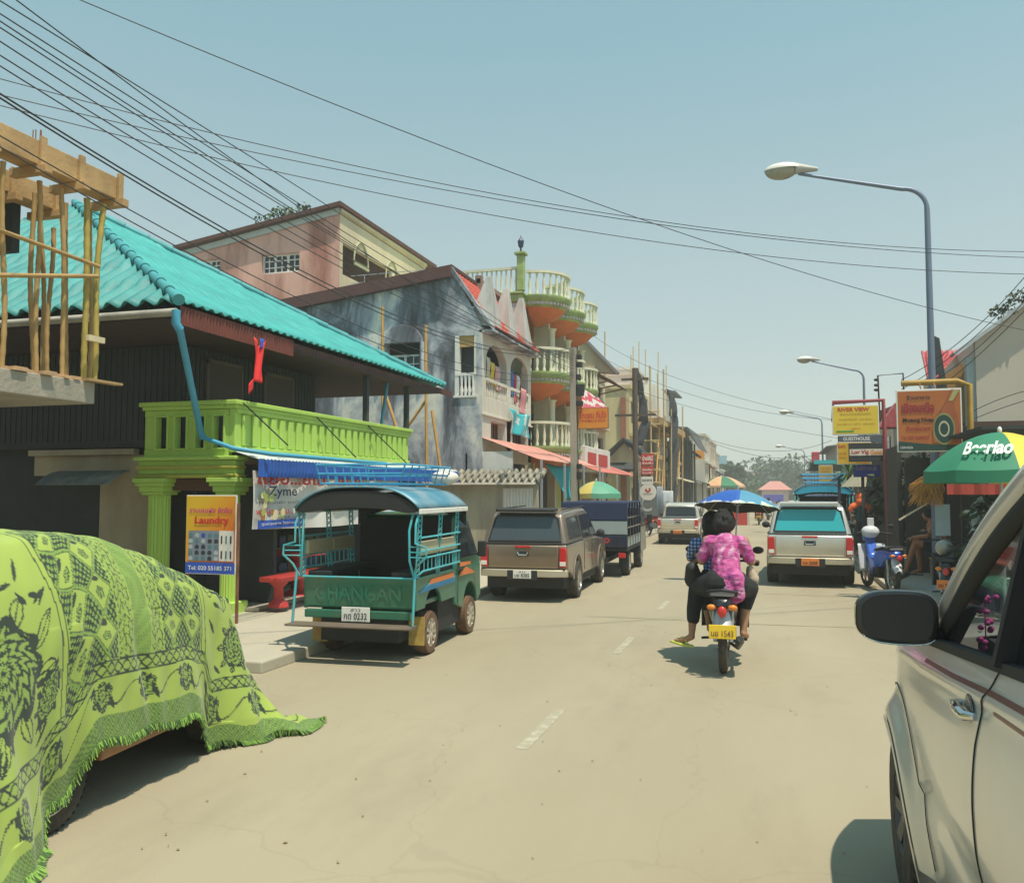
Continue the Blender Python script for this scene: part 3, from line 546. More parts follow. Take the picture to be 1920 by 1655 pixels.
def window(parent, frame, h, cols=2, rows=3, fm=None, d=.1, arched=False, w=.045, glass=None, name='window'):
    """window: frame mesh with bars, pane as its sub-part"""
    x0, x1, z0, z1 = h; b = MB()
    def bar(a0, a1, c0, c1): b.add([frame(a0, c0, d), frame(a1, c0, d), frame(a1, c1, d), frame(a0, c1, d), frame(a0, c0, d + .03), frame(a1, c0, d + .03), frame(a1, c1, d + .03), frame(a0, c1, d + .03)], [(3, 2, 1, 0), (4, 5, 6, 7), (0, 1, 5, 4), (1, 2, 6, 5), (2, 3, 7, 6), (3, 0, 4, 7)])
    bar(x0, x0 + w, z0, z1); bar(x1 - w, x1, z0, z1); bar(x0 + w, x1 - w, z0, z0 + w); bar(x0 + w, x1 - w, z1 - w, z1)
    cw = (x1 - x0) / cols
    for i in range(1, cols): bar(x0 + i * cw - w * .6, x0 + i * cw + w * .6, z0 + w, z1 - w)
    for i in range(cols):
        a, c = x0 + i * cw + w * .6, x0 + (i + 1) * cw - w * .6; m_ = (a + c) / 2; bar(m_ - w * .25, m_ + w * .25, z0 + w, z1 - w)
        for j in range(1, rows): z = z0 + (z1 - z0) * j / rows; bar(a, m_ - w * .26, z - w * .25, z + w * .25); bar(m_ + w * .26, c, z - w * .25, z + w * .25)
        if arched:
            rr = (c - a) / 2; pts = [(m_ + rr * math.cos(t_), z1 - rr + rr * math.sin(t_)) for t_ in [math.pi * k / 10 for k in range(11)]]
            for s0, s1, cx0 in ((0, 5, c), (5, 10, a)):
                poly = [(cx0, z1 - w * .5)] + pts[s0:s1 + 1]; b.face([frame(p[0], p[1], d - .004) for p in (poly if s0 == 0 else poly)])
    o = b.build(name, fm or M_white, parent); g = MB(); g.face([frame(x0, z0, d + .04), frame(x1, z0, d + .04), frame(x1, z1, d + .04), frame(x0, z1, d + .04)]); g.build('pane', glass or M_glassw, o)
    return o
def camf(Y): return lambda a, z, d: (a, Y + d, z)        # wall facing the camera side
def roadf(X): return lambda a, z, d: (X - d, a, z)       # left-side wall facing the street
# ---------------------------------------------------------------- pink house behind
M_pink = mat('pink_stained_plaster', (.68, .40, .32), .85, var=.15, scale=1.1, dirt=(.30, .10, .07), dirtamt=.85, streak=True, lo=.45, hi=.66)
M_cream2 = mat('cream_stained', (.66, .58, .40), .85, var=.1, scale=.8, dirt=(.34, .27, .17), dirtamt=.45, streak=True)
YP = 26.0
t = thing('pink_house', 'pink plastered house with rust stains and a cream street front behind the grey one', 'house', (-17, 28, 0), world=True)
a = gy(322, 478, YP); c = gy(637, 390, YP); e = gy(637, 560, YP); XPk = c.x
z_l, z_r = a.z, c.z
b = MB(); wr = [gy(490, 515, YP), gy(562, 472, YP)]; wl = [gy(352, 524, YP), gy(413, 485, YP)]
H1 = (wr[0].x, wr[1].x, wr[0].z, wr[1].z); H2 = (wl[0].x, wl[1].x, wl[0].z, wl[1].z)
holed(b, camf(YP), a.x, XPk, 0, z_l - .3, [H1, (H2[0], H2[1], H2[2], H2[3])])
b.face([(a.x, YP, z_l - .3), (XPk, YP, z_l - .3), (XPk, YP, z_r), (a.x, YP, z_l)]); 
b.build('side_wall', M_pink, t)
window(t, camf(YP), H1, 3, 3, arched=True, w=.07); window(t, camf(YP), H2, 3, 3, arched=True, w=.07)
b = MB(); b.slab([(a.x - .2, YP - .03, z_l - .22), (XPk, YP - .03, z_r - .22), (XPk, YP - .03, z_r), (a.x - .2, YP - .03, z_l)], .02); b.build('verge_board', mat('pale_blue_trim', (.45, .5, .48), .7), t)
b = MB(); b.prism([(a.x - .6, z_l + .0), (XPk + .15, z_r + .02), (XPk + .15, z_r + .16), (a.x - .6, z_l + .14)], 'y', YP - .25, YP + 8.5); b.build('roof', mat('old_tile_roof', (.11, .05, .04), .9, var=.5, scale=6, bump=.5), t)
YPe = gx(798, 480, XPk).y; zt = z_r - .1; zo1 = gx(640, 452, XPk).z; zo0 = gx(640, 513, XPk).z
b = MB(); holed(b, roadf(XPk), YP + .01, YPe, 0, zt, [(YP + .25, YPe - 3.4, zo0, zo1 - .05), (YPe - 3.1, YPe - .3, zo0, zo1 - .05)]); b.box(XPk - .02, XPk + .08, YP + .02, YPe, zt - .04, zt + .08); b.box(XPk - 6, XPk - .3, YP + .2, YPe, 0, zo0 - .5); b.build('front_wall', M_cream2, t)
b = MB(); b.box(XPk - 2.2, XPk - 2.1, YP + .2, YPe, zo0, zo1); b.build('veranda_back', M_dark, t)
for k in range(3):
    y = YP + 1.6 + k * 2.6; b = MB()
    pts = [(XPk + .02, y + .55 * math.cos(q_), zt - 1.5 + .8 * math.sin(q_)) for q_ in [math.pi * i / 14 for i in range(15)]]; b.tube(pts, .035, 5); b.box(XPk, XPk + .07, y - .55, y + .55, zt - 1.62, zt - 1.48); b.build('blind_arch', mat('sage_moulding', (.42, .44, .28), .8), t)
# ---------------------------------------------------------------- grey weathered shophouse
mg, nt, pb = newmat('grey_mildewed_plaster'); tc = N(nt, 'ShaderNodeTexCoord'); mp = N(nt, 'ShaderNodeMapping'); mp.inputs['Scale'].default_value = (1, 1, .42); nt.links.new(tc.outputs['Object'], mp.inputs[0])
n1 = N(nt, 'ShaderNodeTexNoise'); n1.inputs['Scale'].default_value = .85; n1.inputs['Detail'].default_value = 10; n1.inputs['Roughness'].default_value = .68; n1.inputs['Distortion'].default_value = .6; nt.links.new(mp.outputs[0], n1.inputs[0])
rp = N(nt, 'ShaderNodeValToRGB'); el = rp.color_ramp.elements; el[0].position = .36; el[0].color = (.06, .063, .072, 1); el[1].position = .63; el[1].color = (.72, .69, .6, 1); x = el.new(.45); x.color = (.16, .17, .20, 1); x = el.new(.53); x.color = (.38, .40, .44, 1)
nt.links.new(n1.outputs['Fac'], rp.inputs[0]); nt.links.new(rp.outputs[0], pb.inputs['Base Color']); pb.inputs['Roughness'].default_value = .9; M_grey = mg
YG = 23.0; FR = camf(YG)
t = thing('grey_shophouse', 'mildewed grey shophouse with white arched balconies, washing and red tiled roof', 'building', (-10, 25, 0), world=True); GREY = t
ap = gy(847, 503, YG); lf = gy(515, 572, YG); cr = (XF, 6.75)
ww = [gy(724, 700, YG), gy(786, 640, YG)]; Hw = (ww[0].x, ww[1].x, ww[0].z, ww[1].z); oo = [gy(853, 742, YG), gy(893, 628, YG)]; Ho = (oo[0].x, oo[1].x, oo[0].z, oo[1].z)
b = MB(); holed(b, FR, lf.x, XF, 0, 6.7, [Hw, Ho], .25); b.face([(lf.x, YG, 6.7), (XF, YG, 6.7), (XF, YG, 6.75), (ap.x, YG, ap.z), (lf.x, YG, lf.z)]); b.build('side_wall', M_grey, t)
b = MB(); b.box(lf.x + .1, XF - .6, YG + .6, 28.0, 0.1, 6.6); b.build('inner_rooms', M_dark, t)
b = MB(); b.slab([(lf.x - .4, YG - .05, lf.z - .35), (ap.x, YG - .05, ap.z - .3), (ap.x, YG - .05, ap.z), (lf.x - .4, YG - .05, lf.z - .02)], .2); b.build('verge_board', mat('maroon_verge', (.10, .04, .035), .8, var=.3), t)
b = MB(); b.prism([(lf.x - .4, lf.z), (ap.x, ap.z + .02), (ap.x, ap.z + .12), (lf.x - .4, lf.z + .1)], 'y', YG + .0, 27.6); b.build('back_roof', MATS['maroon_verge'], t)
zc = Ho[2] + (Ho[3] - Ho[2]) * .33
window(t, FR, (Hw[0], Hw[1], Hw[2], Hw[2] + (Hw[3] - Hw[2]) * .62), 2, 2, w=.06, d=.2)
b = MB(); cxw = (Hw[0] + Hw[1]) / 2; rw_ = (Hw[1] - Hw[0]) / 2 + .15
pts = [(cxw + rw_ * math.cos(q_), YG - .12, Hw[3] - .05 + .55 * math.sin(q_)) for q_ in [math.pi * i / 16 for i in range(17)]]
b.prism([(p[0], p[2]) for p in pts], 'y', YG - .16, YG - .003); b.tube([pts[0], (pts[0][0], YG - .1, Hw[2] - .1)], .07, 6); b.tube([pts[-1], (pts[-1][0], YG - .1, Hw[2] - .1)], .07, 6); b.build('window_hood', M_grey, t, bevel=.02)
b = MB(); b.box(Ho[0], Ho[1], YG + .3, YG + .35, Ho[2], Ho[3]); b.build('doorway', M_dark, t)
b = MB(); b.box(Ho[0], Ho[0] + .12, YG - .02, YG + .2, Ho[2], Ho[3]); b.box(Ho[0], Ho[1], YG - .03, YG + .1, zc, zc + .08); b.box(Ho[0] - .03, Ho[1] + .03, YG - .05, YG + .1, Ho[2] - .06, Ho[2])
b.build('door_frame', M_white, t)
for k in range(4): b = MB(); x = Ho[0] + .2 + k * (Ho[1] - Ho[0] - .25) / 3.4; b.lathe([(.035, Ho[2]), (.06, Ho[2] + .15), (.03, Ho[2] + .3), (.055, zc)], (x, YG + .02, 0), 8); b.build('baluster', M_white, t, smooth=50)
b = MB(); b.box(Ho[0] + .13, Ho[1], YG + .05, YG + .09, Ho[3] - .32, Ho[3]); b.build('door_curtain', mat('ochre_curtain', (.5, .3, .1), .8), t)
# street front: arched loggia
WF = roadf(XF); YE = 28.1
def archwall(b, y0, y1, zs, zt_, ztop, X, th=.25, n=14):
    c = (y0 + y1) / 2; rr = (y1 - y0) / 2; arc = [(c - rr * math.cos(math.pi * i / n), zs + (zt_ - zs) * math.sin(math.pi * i / n)) for i in range(n + 1)]
    for i in range(n):
        (a0, b0), (a1, b1) = arc[i], arc[i + 1]
        b.face([(X, a0, b0), (X, a1, b1), (X, a1, ztop), (X, a0, ztop)]); b.face([(X, a0, b0), (X - th, a0, b0), (X - th, a1, b1), (X, a1, b1)])
M_wf = mat('white_facade', (.66, .63, .54), .8, var=.08, scale=1, dirt=(.33, .3, .24), dirtamt=.45, streak=True)
b = MB(); yb = [YG, YG + .35, 25.35, 25.75, 27.75, YE]
archwall(b, yb[1], yb[2], 5.85, 6.4, 6.75, XF); archwall(b, yb[3], yb[4], 5.85, 6.4, 6.75, XF)
for y0, y1 in ((yb[0] + .005, yb[1]), (yb[2], yb[3]), (yb[4], yb[5])): b.box(XF - .25, XF, y0, y1, 3.0, 6.75)
b.build('loggia_arches', M_wf, t)
b = MB(); 
for y0, y1 in ((yb[1], yb[2]), (yb[3], yb[4])):
    b.box(XF - .12, XF + .03, y0, y1, 5.22, 5.32); b.box(XF - .1, XF + .02, y0, y1, 4.25, 4.75)
b.box(XF + .001, XF + .06, YG + .005, YE, 4.2, 4.26); b.build('parapet', M_wf, t, bevel=.01)
for i in range(18):
    y = yb[1] + .12 + i * .135 if i < 15 else 0
for y0, y1 in ((yb[1], yb[2]), (yb[3], yb[4])):
    b = MB(); n = 13
    for i in range(n): y = y0 + (y1 - y0) * (i + .5) / n; b.lathe([(.03, 4.751), (.05, 4.9), (.028, 5.05), (.05, 5.219)], (XF - .05, y, 0), 6)
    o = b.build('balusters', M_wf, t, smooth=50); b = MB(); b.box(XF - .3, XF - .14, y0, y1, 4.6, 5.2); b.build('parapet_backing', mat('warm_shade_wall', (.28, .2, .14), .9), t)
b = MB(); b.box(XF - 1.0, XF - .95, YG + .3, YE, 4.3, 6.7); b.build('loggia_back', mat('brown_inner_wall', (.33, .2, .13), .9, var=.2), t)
for y0, y1 in ((yb[1] + .5, yb[1] + 1.3), (yb[3] + .5, yb[3] + 1.3)): b = MB(); b.box(XF - .949, XF - .93, y0, y1, 4.5, 6.1); b.build('door', M_dark, t)
b = MB(); holed(b, WF, YG + .36, YE, 2.9, 4.2, [(YG + .8, 25.2, 3.45, 4.1), (25.95, 27.7, 3.45, 4.1)], .3); b.build('lower_wall', M_wf, t)
for y0, y1 in ((YG + .8, 25.2), (25.95, 27.7)): window(t, WF, (y0 + .3, y1, 3.45, 4.1), 2, 1, fm=mat('brown_frame', (.25, .13, .08), .7), d=.24)
# front roof slope with red tiles and tall white fins
M_tile = mat('red_clay_tile', (.50, .075, .04), .6, var=.35, scale=5, dirt=(.15, .04, .03), dirtamt=.5)
p0, p1 = Vector((XF + .3, 0, 6.72)), Vector((ap.x, 0, ap.z - .1)); dL = p1 - p0; nn = Vector((dL.z, 0, -dL.x)).normalized()
def tile(u, v):
    y = YG + .15 + (YE - YG - .1) * u; q = p0 + dL * v; rows = 9; f = (v * rows) % 1
    h = .03 * abs(math.sin(u * 60)) + .04 * (1 - f); return (q.x + nn.x * h, y, q.z + nn.z * h)
b = MB(); b.grid(160, 54, tile); b.build('tiled_roof', M_tile, t, smooth=50, solid=.03)
b = MB(); b.prism([(XF + .34, 6.62), (XF + .34, 6.74), (ap.x, ap.z + .05), (ap.x, ap.z - .15)], 'y', YG - .06, YG + .14); b.box(XF - .1, XF + .36, YG, YE, 6.6, 6.66); b.build('verge', M_grey, t)
for u0, u1, ua, va in ((919, 945, 932, 542), (953, 974, 962, 562), (981, 1001, 988, 578)):
    y0, y1 = gx(u0, 650, XF + .3).y, gx(u1, 650, XF + .3).y; pa = gx(ua, va, XF - .2)
    b = MB(); yc = (y0 + y1) / 2; w_ = (y1 - y0) / 2 * .66; bs = [(XF + .33, yc - w_, 6.74), (XF + .33, yc + w_, 6.74), (XF - .5, yc + w_ * .8, 6.9), (XF - .5, yc - w_ * .8, 6.9)]; zt_ = pa.z
    tp = [(XF + .12, yc - .07, zt_), (XF + .12, yc + .07, zt_), (XF - .02, yc + .07, zt_), (XF - .02, yc - .07, zt_)]
    b.add(bs + tp, [(0, 1, 5, 4), (1, 2, 6, 5), (2, 3, 7, 6), (3, 0, 4, 7), (4, 5, 6, 7)]); b.build('roof_fin', mat('whitewashed_fin', (.5, .5, .47), .85, var=.1, scale=2, dirt=(.15, .14, .13), dirtamt=.5, streak=True), t, bevel=.015)
# roof terrace with pierced parapet
b = MB(); xt = ap.x + .1; y0, y1 = 25.2, 28.2
for z0, z1 in ((8.05, 8.12), (8.6, 8.75)): b.box(xt - .12, xt + .02, y0, y1, z0, z1)
for y in (y0, y1 - .16): b.box(xt - .16, xt + .06, y, y + .16, 7.6, 8.85)
for i in range(18):
    for j in range(3): y = y0 + .2 + i * (y1 - y0 - .4) / 18; z = 8.125 + j * .16; b.tube([(xt - .05, y + .075 + .07 * math.cos(q_), z + .075 + .07 * math.sin(q_)) for q_ in [2 * math.pi * k / 8 for k in range(9)]], .018, 4)
b.build('pierced_parapet', mat('brown_lattice', (.30, .2, .16), .9, var=.3, dirt=(.1, .07, .06)), t)
b = MB(); x_ = xt - 2.2
for z in (9.0, 9.25): b.tube([(x_ - 2.5, 25.5, z), (x_ + 1.2, 25.5, z), (x_ + 1.2, 29, z)], .015, 4)
for k in range(4): b.tube([(x_ - 2 + k, 25.5, 7.9), (x_ - 2 + k, 25.5, 9.25)], .015, 4)
b.build('terrace_rail', M_steel, t)
# washing in the loggia
def cloth(lb, y0, y1, z1, dz, m, X=XF - .02, name='hanging_garment', cat='garment', grp=None):
    rg = random.Random(int(y0 * 100)); b = MB(); a = rg.uniform(0, 6)
    b.grid(10, 10, lambda u, v: (.05 * math.sin(u * 8 + a) * v + .02 * math.sin(v * 7), (y1 - y0) * (u - .5) * (1 - .25 * v * math.sin(a + v * 2)), -dz * v - .04 * math.sin(u * 5 + a) * v))
    o = b.build(name, m, smooth=60, solid=.006); o.location = (X, (y0 + y1) / 2, z1); return tag(o, lb, cat, grp)
G_ = 'washing hung in the arched loggia'
cloth('cream shirt hung at the left end of the first arch', 23.4, 23.75, 5.95, .8, mat('cloth_cream', (.6, .55, .4), .8), grp=G_); cloth('yellow shirt beside the cream one in the first arch', 23.8, 24.2, 5.85, .7, M_yel, grp=G_)
cloth('pale pink towel hung in the middle of the first arch', 24.25, 24.7, 5.8, .75, mat('cloth_pink', (.65, .4, .38), .8), grp=G_); cloth('dark cloth low behind the yellow shirt', 23.7, 24.1, 5.2, .55, M_black, XF - .1, grp=G_)
cloth('blue shirt hung at the left of the second arch', 25.8, 26.1, 5.85, .8, mat('cloth_blue', (.08, .17, .5), .8), grp=G_); cloth('crimson cloth between the blue and white ones', 26.12, 26.4, 5.8, .95, mat('cloth_crimson', (.45, .03, .06), .8), grp=G_)
cloth('white cloth hung in the second arch', 26.45, 26.8, 5.8, .7, M_white, grp=G_); cloth('rose cloth trailing over the parapet', 26.7, 27.3, 5.4, .9, mat('cloth_rose', (.6, .25, .27), .8), XF + .06, grp=G_)
cloth('dark green net bundle under the second arch', 25.85, 27.4, 6.35, .45, mat('moss_net', (.09, .1, .05), .9, var=.5, scale=9), XF - .1, 'hanging_net', 'net')
# turquoise banners
def banner(lb, pts, m, white=True, z_name='hanging_banner'):
    A, B_, C_, D_ = [Vector(p) for p in pts]; o0 = A.copy(); b = MB()
    b.grid(16, 12, lambda u, v: tuple(((A.lerp(B_, u)).lerp(D_.lerp(C_, u), v) - o0) + Vector((.05 * math.sin(u * 9 + v * 4), 0, -.06 * math.sin(u * math.pi) * (1 - v)))))
    o = b.build(z_name, m, smooth=60, solid=.005); o.location = o0; return tag(o, lb, 'banner')
mb_, nt, pb = newmat('turquoise_print'); tc = N(nt, 'ShaderNodeTexCoord'); n1 = N(nt, 'ShaderNodeTexNoise'); n1.inputs['Scale'].default_value = 2.2; n1.inputs['Detail'].default_value = 3; nt.links.new(tc.outputs['Object'], n1.inputs[0]); rp = N(nt, 'ShaderNodeValToRGB'); rp.color_ramp.interpolation = 'CONSTANT'
el = rp.color_ramp.elements; el[0].color = (.04, .45, .5, 1); el[0].position = 0; el[1].color = (.6, .65, .62, 1); el[1].position = .56; nt.links.new(n1.outputs['Fac'], rp.inputs[0]); nt.links.new(rp.outputs[0], pb.inputs['Base Color']); M_turqp = mb_
banner('small turquoise and white banner sagging from the grey shophouse corner', [gx(956, 765, XF + .1), gx(993, 778, XF + .1), gx(993, 823, XF + .1), gx(959, 812, XF + .1)], M_turqp)
banner('long turquoise banner slung diagonally from the pink awning to the power pole', [gx(1020, 868, -7.0), gx(1073, 872, -6.4), gx(1070, 938, -6.4), gx(1066, 936, -6.4)], mat('turquoise_cloth', (.04, .46, .52), .6, var=.1))
# yellow scaffold poles in front of the grey wall
YS = 21.5
for k, (u0, v0, u1, v1, lb) in enumerate(((717, 575, 720, 905, 'upright yellow pole in front of the grey wall'), (798, 610, 802, 905, 'taller upright orange pole in front of the grey wall'), (722, 735, 752, 828, 'slanting yellow brace leaning right between the poles'), (798, 752, 745, 828, 'slanting yellow brace leaning left between the poles'), (810, 770, 826, 880, 'thin rusty brace right of the orange pole'))):
    p, q = gy(u1, v1, YS + k * .05), gy(u0, v0, YS + k * .05)
    if k < 2: p = Vector((p.x, p.y, 0))
    b = MB(); b.tube([(0, 0, 0), tuple(q - p)], .04, 6); o = b.build('scaffold_pole', mat('orange_pole', (.55, .3, .08), .7, var=.4, scale=4)); o.location = p; tag(o, lb, 'pole', 'scaffold poles by the grey wall')
# ---------------------------------------------------------------- tiled boundary wall with gate, and lean-to
YW = 22.3; t = thing('boundary_wall', 'grimy concrete boundary wall capped with old grey roof tiles and a white metal gate', 'wall', (-8.5, YW, 0), world=True)
xa, xg0, xg1, xb = gy(600, 900, YW).x, gy(943, 900, YW).x, gy(1000, 900, YW).x, gy(1008, 900, YW).x
b = MB(); b.box(xa, xg0, YW, YW + .15, .1, 2.2); b.box(xg1, xb, YW, YW + .15, .1, 2.25); b.box(xg0, xg1, YW, YW + .15, 2.1, 2.2); b.build('wall_body', mat('grimy_cream', (.42, .38, .28), .9, var=.15, scale=1.5, dirt=(.12, .1, .08), dirtamt=.7, streak=True), t, bevel=.01)
b = MB(); b.grid(90, 1, lambda u, v: (xg0 + (xg1 - xg0) * u, YW + .02 + .02 * (1 if math.sin(u * 60) > 0 else -1), .15 + 1.95 * v)); b.build('gate', M_white, t)
for k in range(26):
    x = xa + 2.0 + k * .2
    if x > xb: break
    for r_, (yy_, zz) in enumerate(((YW - .22, 2.28), (YW + .02, 2.42))):
        b = MB(); b.lathe([(.09, 0), (.1, .28)], (0, 0, 0), 10, 'y', a0=0, a1=math.pi); b.v = [(v[0] + x + .1 * r_, v[1] + yy_, v[2] * .9 + zz + v[1] * .5) for v in b.v]; b.build('coping_tile', mat('old_tile', (.28, .26, .2), .9, var=.5, scale=5, dirt=(.06, .055, .05), dirtamt=.8), t, smooth=60, solid=.015)
b = MB(); b.prism([(YW - .25, 2.2), (YW - .2, 2.27), (YW + .35, 2.55), (YW + .35, 2.2)], 'x', xa + 2, xb); b.build('coping', M_con, t)
t = thing('pink_awning', 'long faded pink tin awning over the shops below the balconies', 'awning', (-7, 30, 2.6), world=True)
M_pawn = mat('faded_pink_tin', (.50, .20, .16), .7, var=.2, scale=1.5, dirt=(.55, .45, .38), dirtamt=.6)
for (y0, y1, z0, z1, x1, m) in ((23.0, 31.5, 3.55, 2.92, -6.35, M_pawn), (31.6, 41.0, 3.35, 2.75, -6.3, mat('tile_red_awning', (.48, .15, .12), .7, var=.25, scale=3))):
    b = MB(); b.grid(int((y1 - y0) * 36), 2, lambda u, v: (XF + (x1 - XF) * v, y0 + (y1 - y0) * u, z0 + (z1 - z0) * v + .012 * math.sin(u * (y1 - y0) * 40))); b.build('roof_sheet', m, t, solid=.012)
    for k in range(4): b = MB(); y = y0 + .1 + (y1 - y0 - .2) * k / 3; b.beam((x1 + .08, y, .13), (x1 + .08, y, z1 - .02), .06); b.build('post', M_steel, t)
b = MB(); b.box(XF - .01, XF + .9, 23.05, 23.12, 2.5, 3.15); b.build('gable_board', M_white, t)
t = thing('shop_row', 'row of dark open shops under the pink awning', 'shop', (-8, 30, 0), world=True)
b = MB(); b.box(XF - .5, XF - .45, 23, 41, .1, 3.1); b.build('interior', M_dark, t)
for k, (y, m) in enumerate(((24.5, M_dark), (27.5, mat('shop_green', (.2, .45, .2), .6)), (30.5, M_dark), (33, mat('shop_lime', (.45, .55, .2), .6)), (35, mat('shop_yellow', (.5, .42, .12), .6)), (37, M_dark), (39, mat('shop_grey', (.2, .22, .22), .6)))):
    b = MB(); b.box(XF - .44, XF - .3, y - .6, y + .6, .15, 2.5); b.build('shutter', m, t)
    b = MB(); b.box(XF - .3, XF, y + .9, y + 1.1, .1, 3.0); b.build('pier', M_cream, t)
# ---------------------------------------------------------------- cream and green building with stacked round balconies
t = thing('balcony_building', 'cream and green building with three storeys of round bulging balconies and orange undersides', 'building', (-9, 32, 0), world=True)
M_cg = mat('cream_lime_wall', (.55, .55, .28), .8, var=.1, dirt=(.3, .28, .12), dirtamt=.3, streak=True); M_grn = mat('sage_green_band', (.33, .46, .16), .75, var=.2, scale=3, dirt=(.1, .12, .06), dirtamt=.6)
M_org = mat('terracotta_underside', (.62, .17, .05), .7, var=.2); M_bal = mat('pale_baluster', (.66, .66, .5), .7, var=.08, dirt=(.4, .4, .28), dirtamt=.3)
Y1, Y2 = 28.35, 36.5; XB = -8.5; bays = [(28.9, 31.4), (31.4, 33.95), (33.95, 36.5)]; floors = [3.55, 6.2, 8.95]
b = MB(); b.box(-15, XB - 1.3, Y1, Y2, 0, 8.9); b.box(XB - 1.3, XB - .3, Y1, Y1 + .2, 3.3, 5.8); b.build('walls', M_cg, t)
b = MB(); b.box(XB - .299, XB - .1, Y1, Y2, .1, 3.3); b.build('ground_floor', M_cg, t)
for fi, zf in enumerate(floors):
    b = MB(); b.box(-11 if fi == 2 else XB - .3, XB + .1, Y1 - .05, Y2, zf - .3, zf - .02); b.box(-11 if fi == 2 else XB - .3, XB + .16, Y1 - .12, Y2, zf - .02, zf + .06); b.build('floor_band', M_grn, t, bevel=.02); b = MB(); b.box(XB - 1.3, XB + .095, Y1 + .01, Y2 - .01, zf - .36, zf - .302); b.build('ceiling', M_org, t)
    for bi, (ya_, yb_) in enumerate(bays):
        yc = (ya_ + yb_) / 2; rr = 1.22; cx0 = XB + .1; hp = math.pi / 2
        b = MB(); b.lathe([(rr - .14, zf - .33), (rr - .08, zf - .27), (rr - .02, zf - .25), (rr - .02, zf - .15), (rr + .05, zf - .10), (rr + .10, zf + .0), (rr + .10, zf + .07), (.0, zf + .07)], (cx0, yc, 0), 24, 'z', -hp, hp); bo = b.build('balcony', M_grn, t, smooth=35)
        b = MB(); b.lathe([(.001, zf - .86), (.2, zf - .84), (rr - .40, zf - .58), (rr - .14, zf - .33)], (cx0, yc, 0), 24, 'z', -hp, hp); b.build('underside', M_org, bo, smooth=30)
        b = MB(); nb = 15
        for i in range(24):
            a = -hp + math.pi * (i + .5) / 24; b.box(cx0 + (rr - .01) * math.cos(a), cx0 + (rr + .05) * math.cos(a), yc + (rr + .02) * math.sin(a) - .025, yc + (rr + .02) * math.sin(a) + .025, zf - .25, zf - .17)
        b.lathe([(rr - .04, zf - .255), (rr - .015, zf - .255), (rr - .015, zf - .165), (rr - .04, zf - .165)], (cx0, yc, 0), 24, 'z', -hp, hp); b.build('dentil_course', MATS['whitewashed_fin'], bo)
        b = MB(); b.lathe([(rr - .08, zf + .86), (rr + .08, zf + .86), (rr + .08, zf + .95), (rr - .08, zf + .95), (rr - .08, zf + .86)], (cx0, yc, 0), 24, 'z', -hp, hp); rl = b.build('handrail', M_bal, bo)
        b = MB()
        for i in range(nb):
            a = -hp + math.pi * (i + .5) / nb; px_, py_ = cx0 + rr * math.cos(a), yc + rr * math.sin(a); b.lathe([(.06, zf + .08), (.06, zf + .16), (.035, zf + .22), (.065, zf + .42), (.032, zf + .66), (.05, zf + .85)], (px_, py_, 0), 7)
        b.build('balusters', M_bal, bo, smooth=50)
        if fi < 2:
            b = MB(); b.lathe([(.15, zf + .08), (.17, zf + .2), (.13, zf + .3), (.12, zf + 1.5), (.14, zf + 1.75), (.2, zf + 1.82)], (cx0 + .55, yc + .25, 0), 14); b.build('column', M_bal, t, smooth=40)
            b = MB(); b.box(XB - 1.299, XB - 1.25, yc - .75, yc - .05, zf + .08, zf + 1.75); b.build('door', M_dark, t); b = MB(); b.box(XB - 1.299, XB - 1.24, yc + .1, yc + .8, zf + .08, zf + 1.75); b.build('window', M_glassw, t)
            b = MB(); b.box(XB - 1.299, XB - 1.2, yc - .8, yc + .85, zf + 1.76, zf + 2.05); b.build('lintel', mat('yellow_green_lintel', (.5, .52, .12), .7), t)
        if fi < 2:
            b = MB(); b.box(XB - .3, XB + .3, yb_ - .09, yb_ + .09, zf + .08, zf + 2.34); b.build('pier', M_bal, t)
# roof terrace rail on the camera side, corner pillar with a lantern
zf = 8.95; b = MB(); b.box(-11, XB + .05, Y1 - .06, Y1 + .06, zf + .86, zf + .95)
for i in range(14): x = -10.95 + i * .18; b.lathe([(.05, zf + .07), (.03, zf + .2), (.05, zf + .45), (.028, zf + .7), (.04, zf + .85)], (x, Y1, 0), 6)
b.build('terrace_rail', M_bal, t, smooth=40)
b = MB(); b.box(XB - .05, XB + .2, Y1 - .12, Y1 + .13, zf + .08, zf + 1.35); b.box(XB - .12, XB + .27, Y1 - .19, Y1 + .2, zf + 1.35, zf + 1.45); b.build('corner_pillar', M_grn, t, bevel=.02)
b = MB(); b.lathe([(.05, zf + 1.45), (.03, zf + 1.6), (.09, zf + 1.66), (.12, zf + 1.85), (.03, zf + 1.98), (.001, zf + 2.08)], (XB + .07, Y1, 0), 8); b.build('lantern', mat('navy_lantern', (.02, .04, .1), .5), t)
b = MB(); b.box(-11, XB, Y1 - .02, Y1 - .001, 8.0, 8.62); b.build('soot_band', M_grey, t)

for k, (u, v, lb) in enumerate(((528, 405, 'leafy plant growing on the middle of the pink house roof edge'), (568, 398, 'sparse plant growing higher up the pink house roof edge'), (497, 418, 'thin plant growing low on the pink house roof edge'))):
    q = gy(u, v, YP + .4); tt = thing('roof_plant', lb, 'plant', (q.x, q.y, q.z - .5), group='plants on the pink roof'); b = MB(); leaves(b, (0, 0, .55), (.5, .3, .35), 90 if k else 170, .16, shell=.05); b.build('foliage', L_GREEN, tt)
    b = MB(); b.tube([(0, 0, -.3), (.05, 0, .5)], .015, 5); b.build('stem', M_wood, tt)
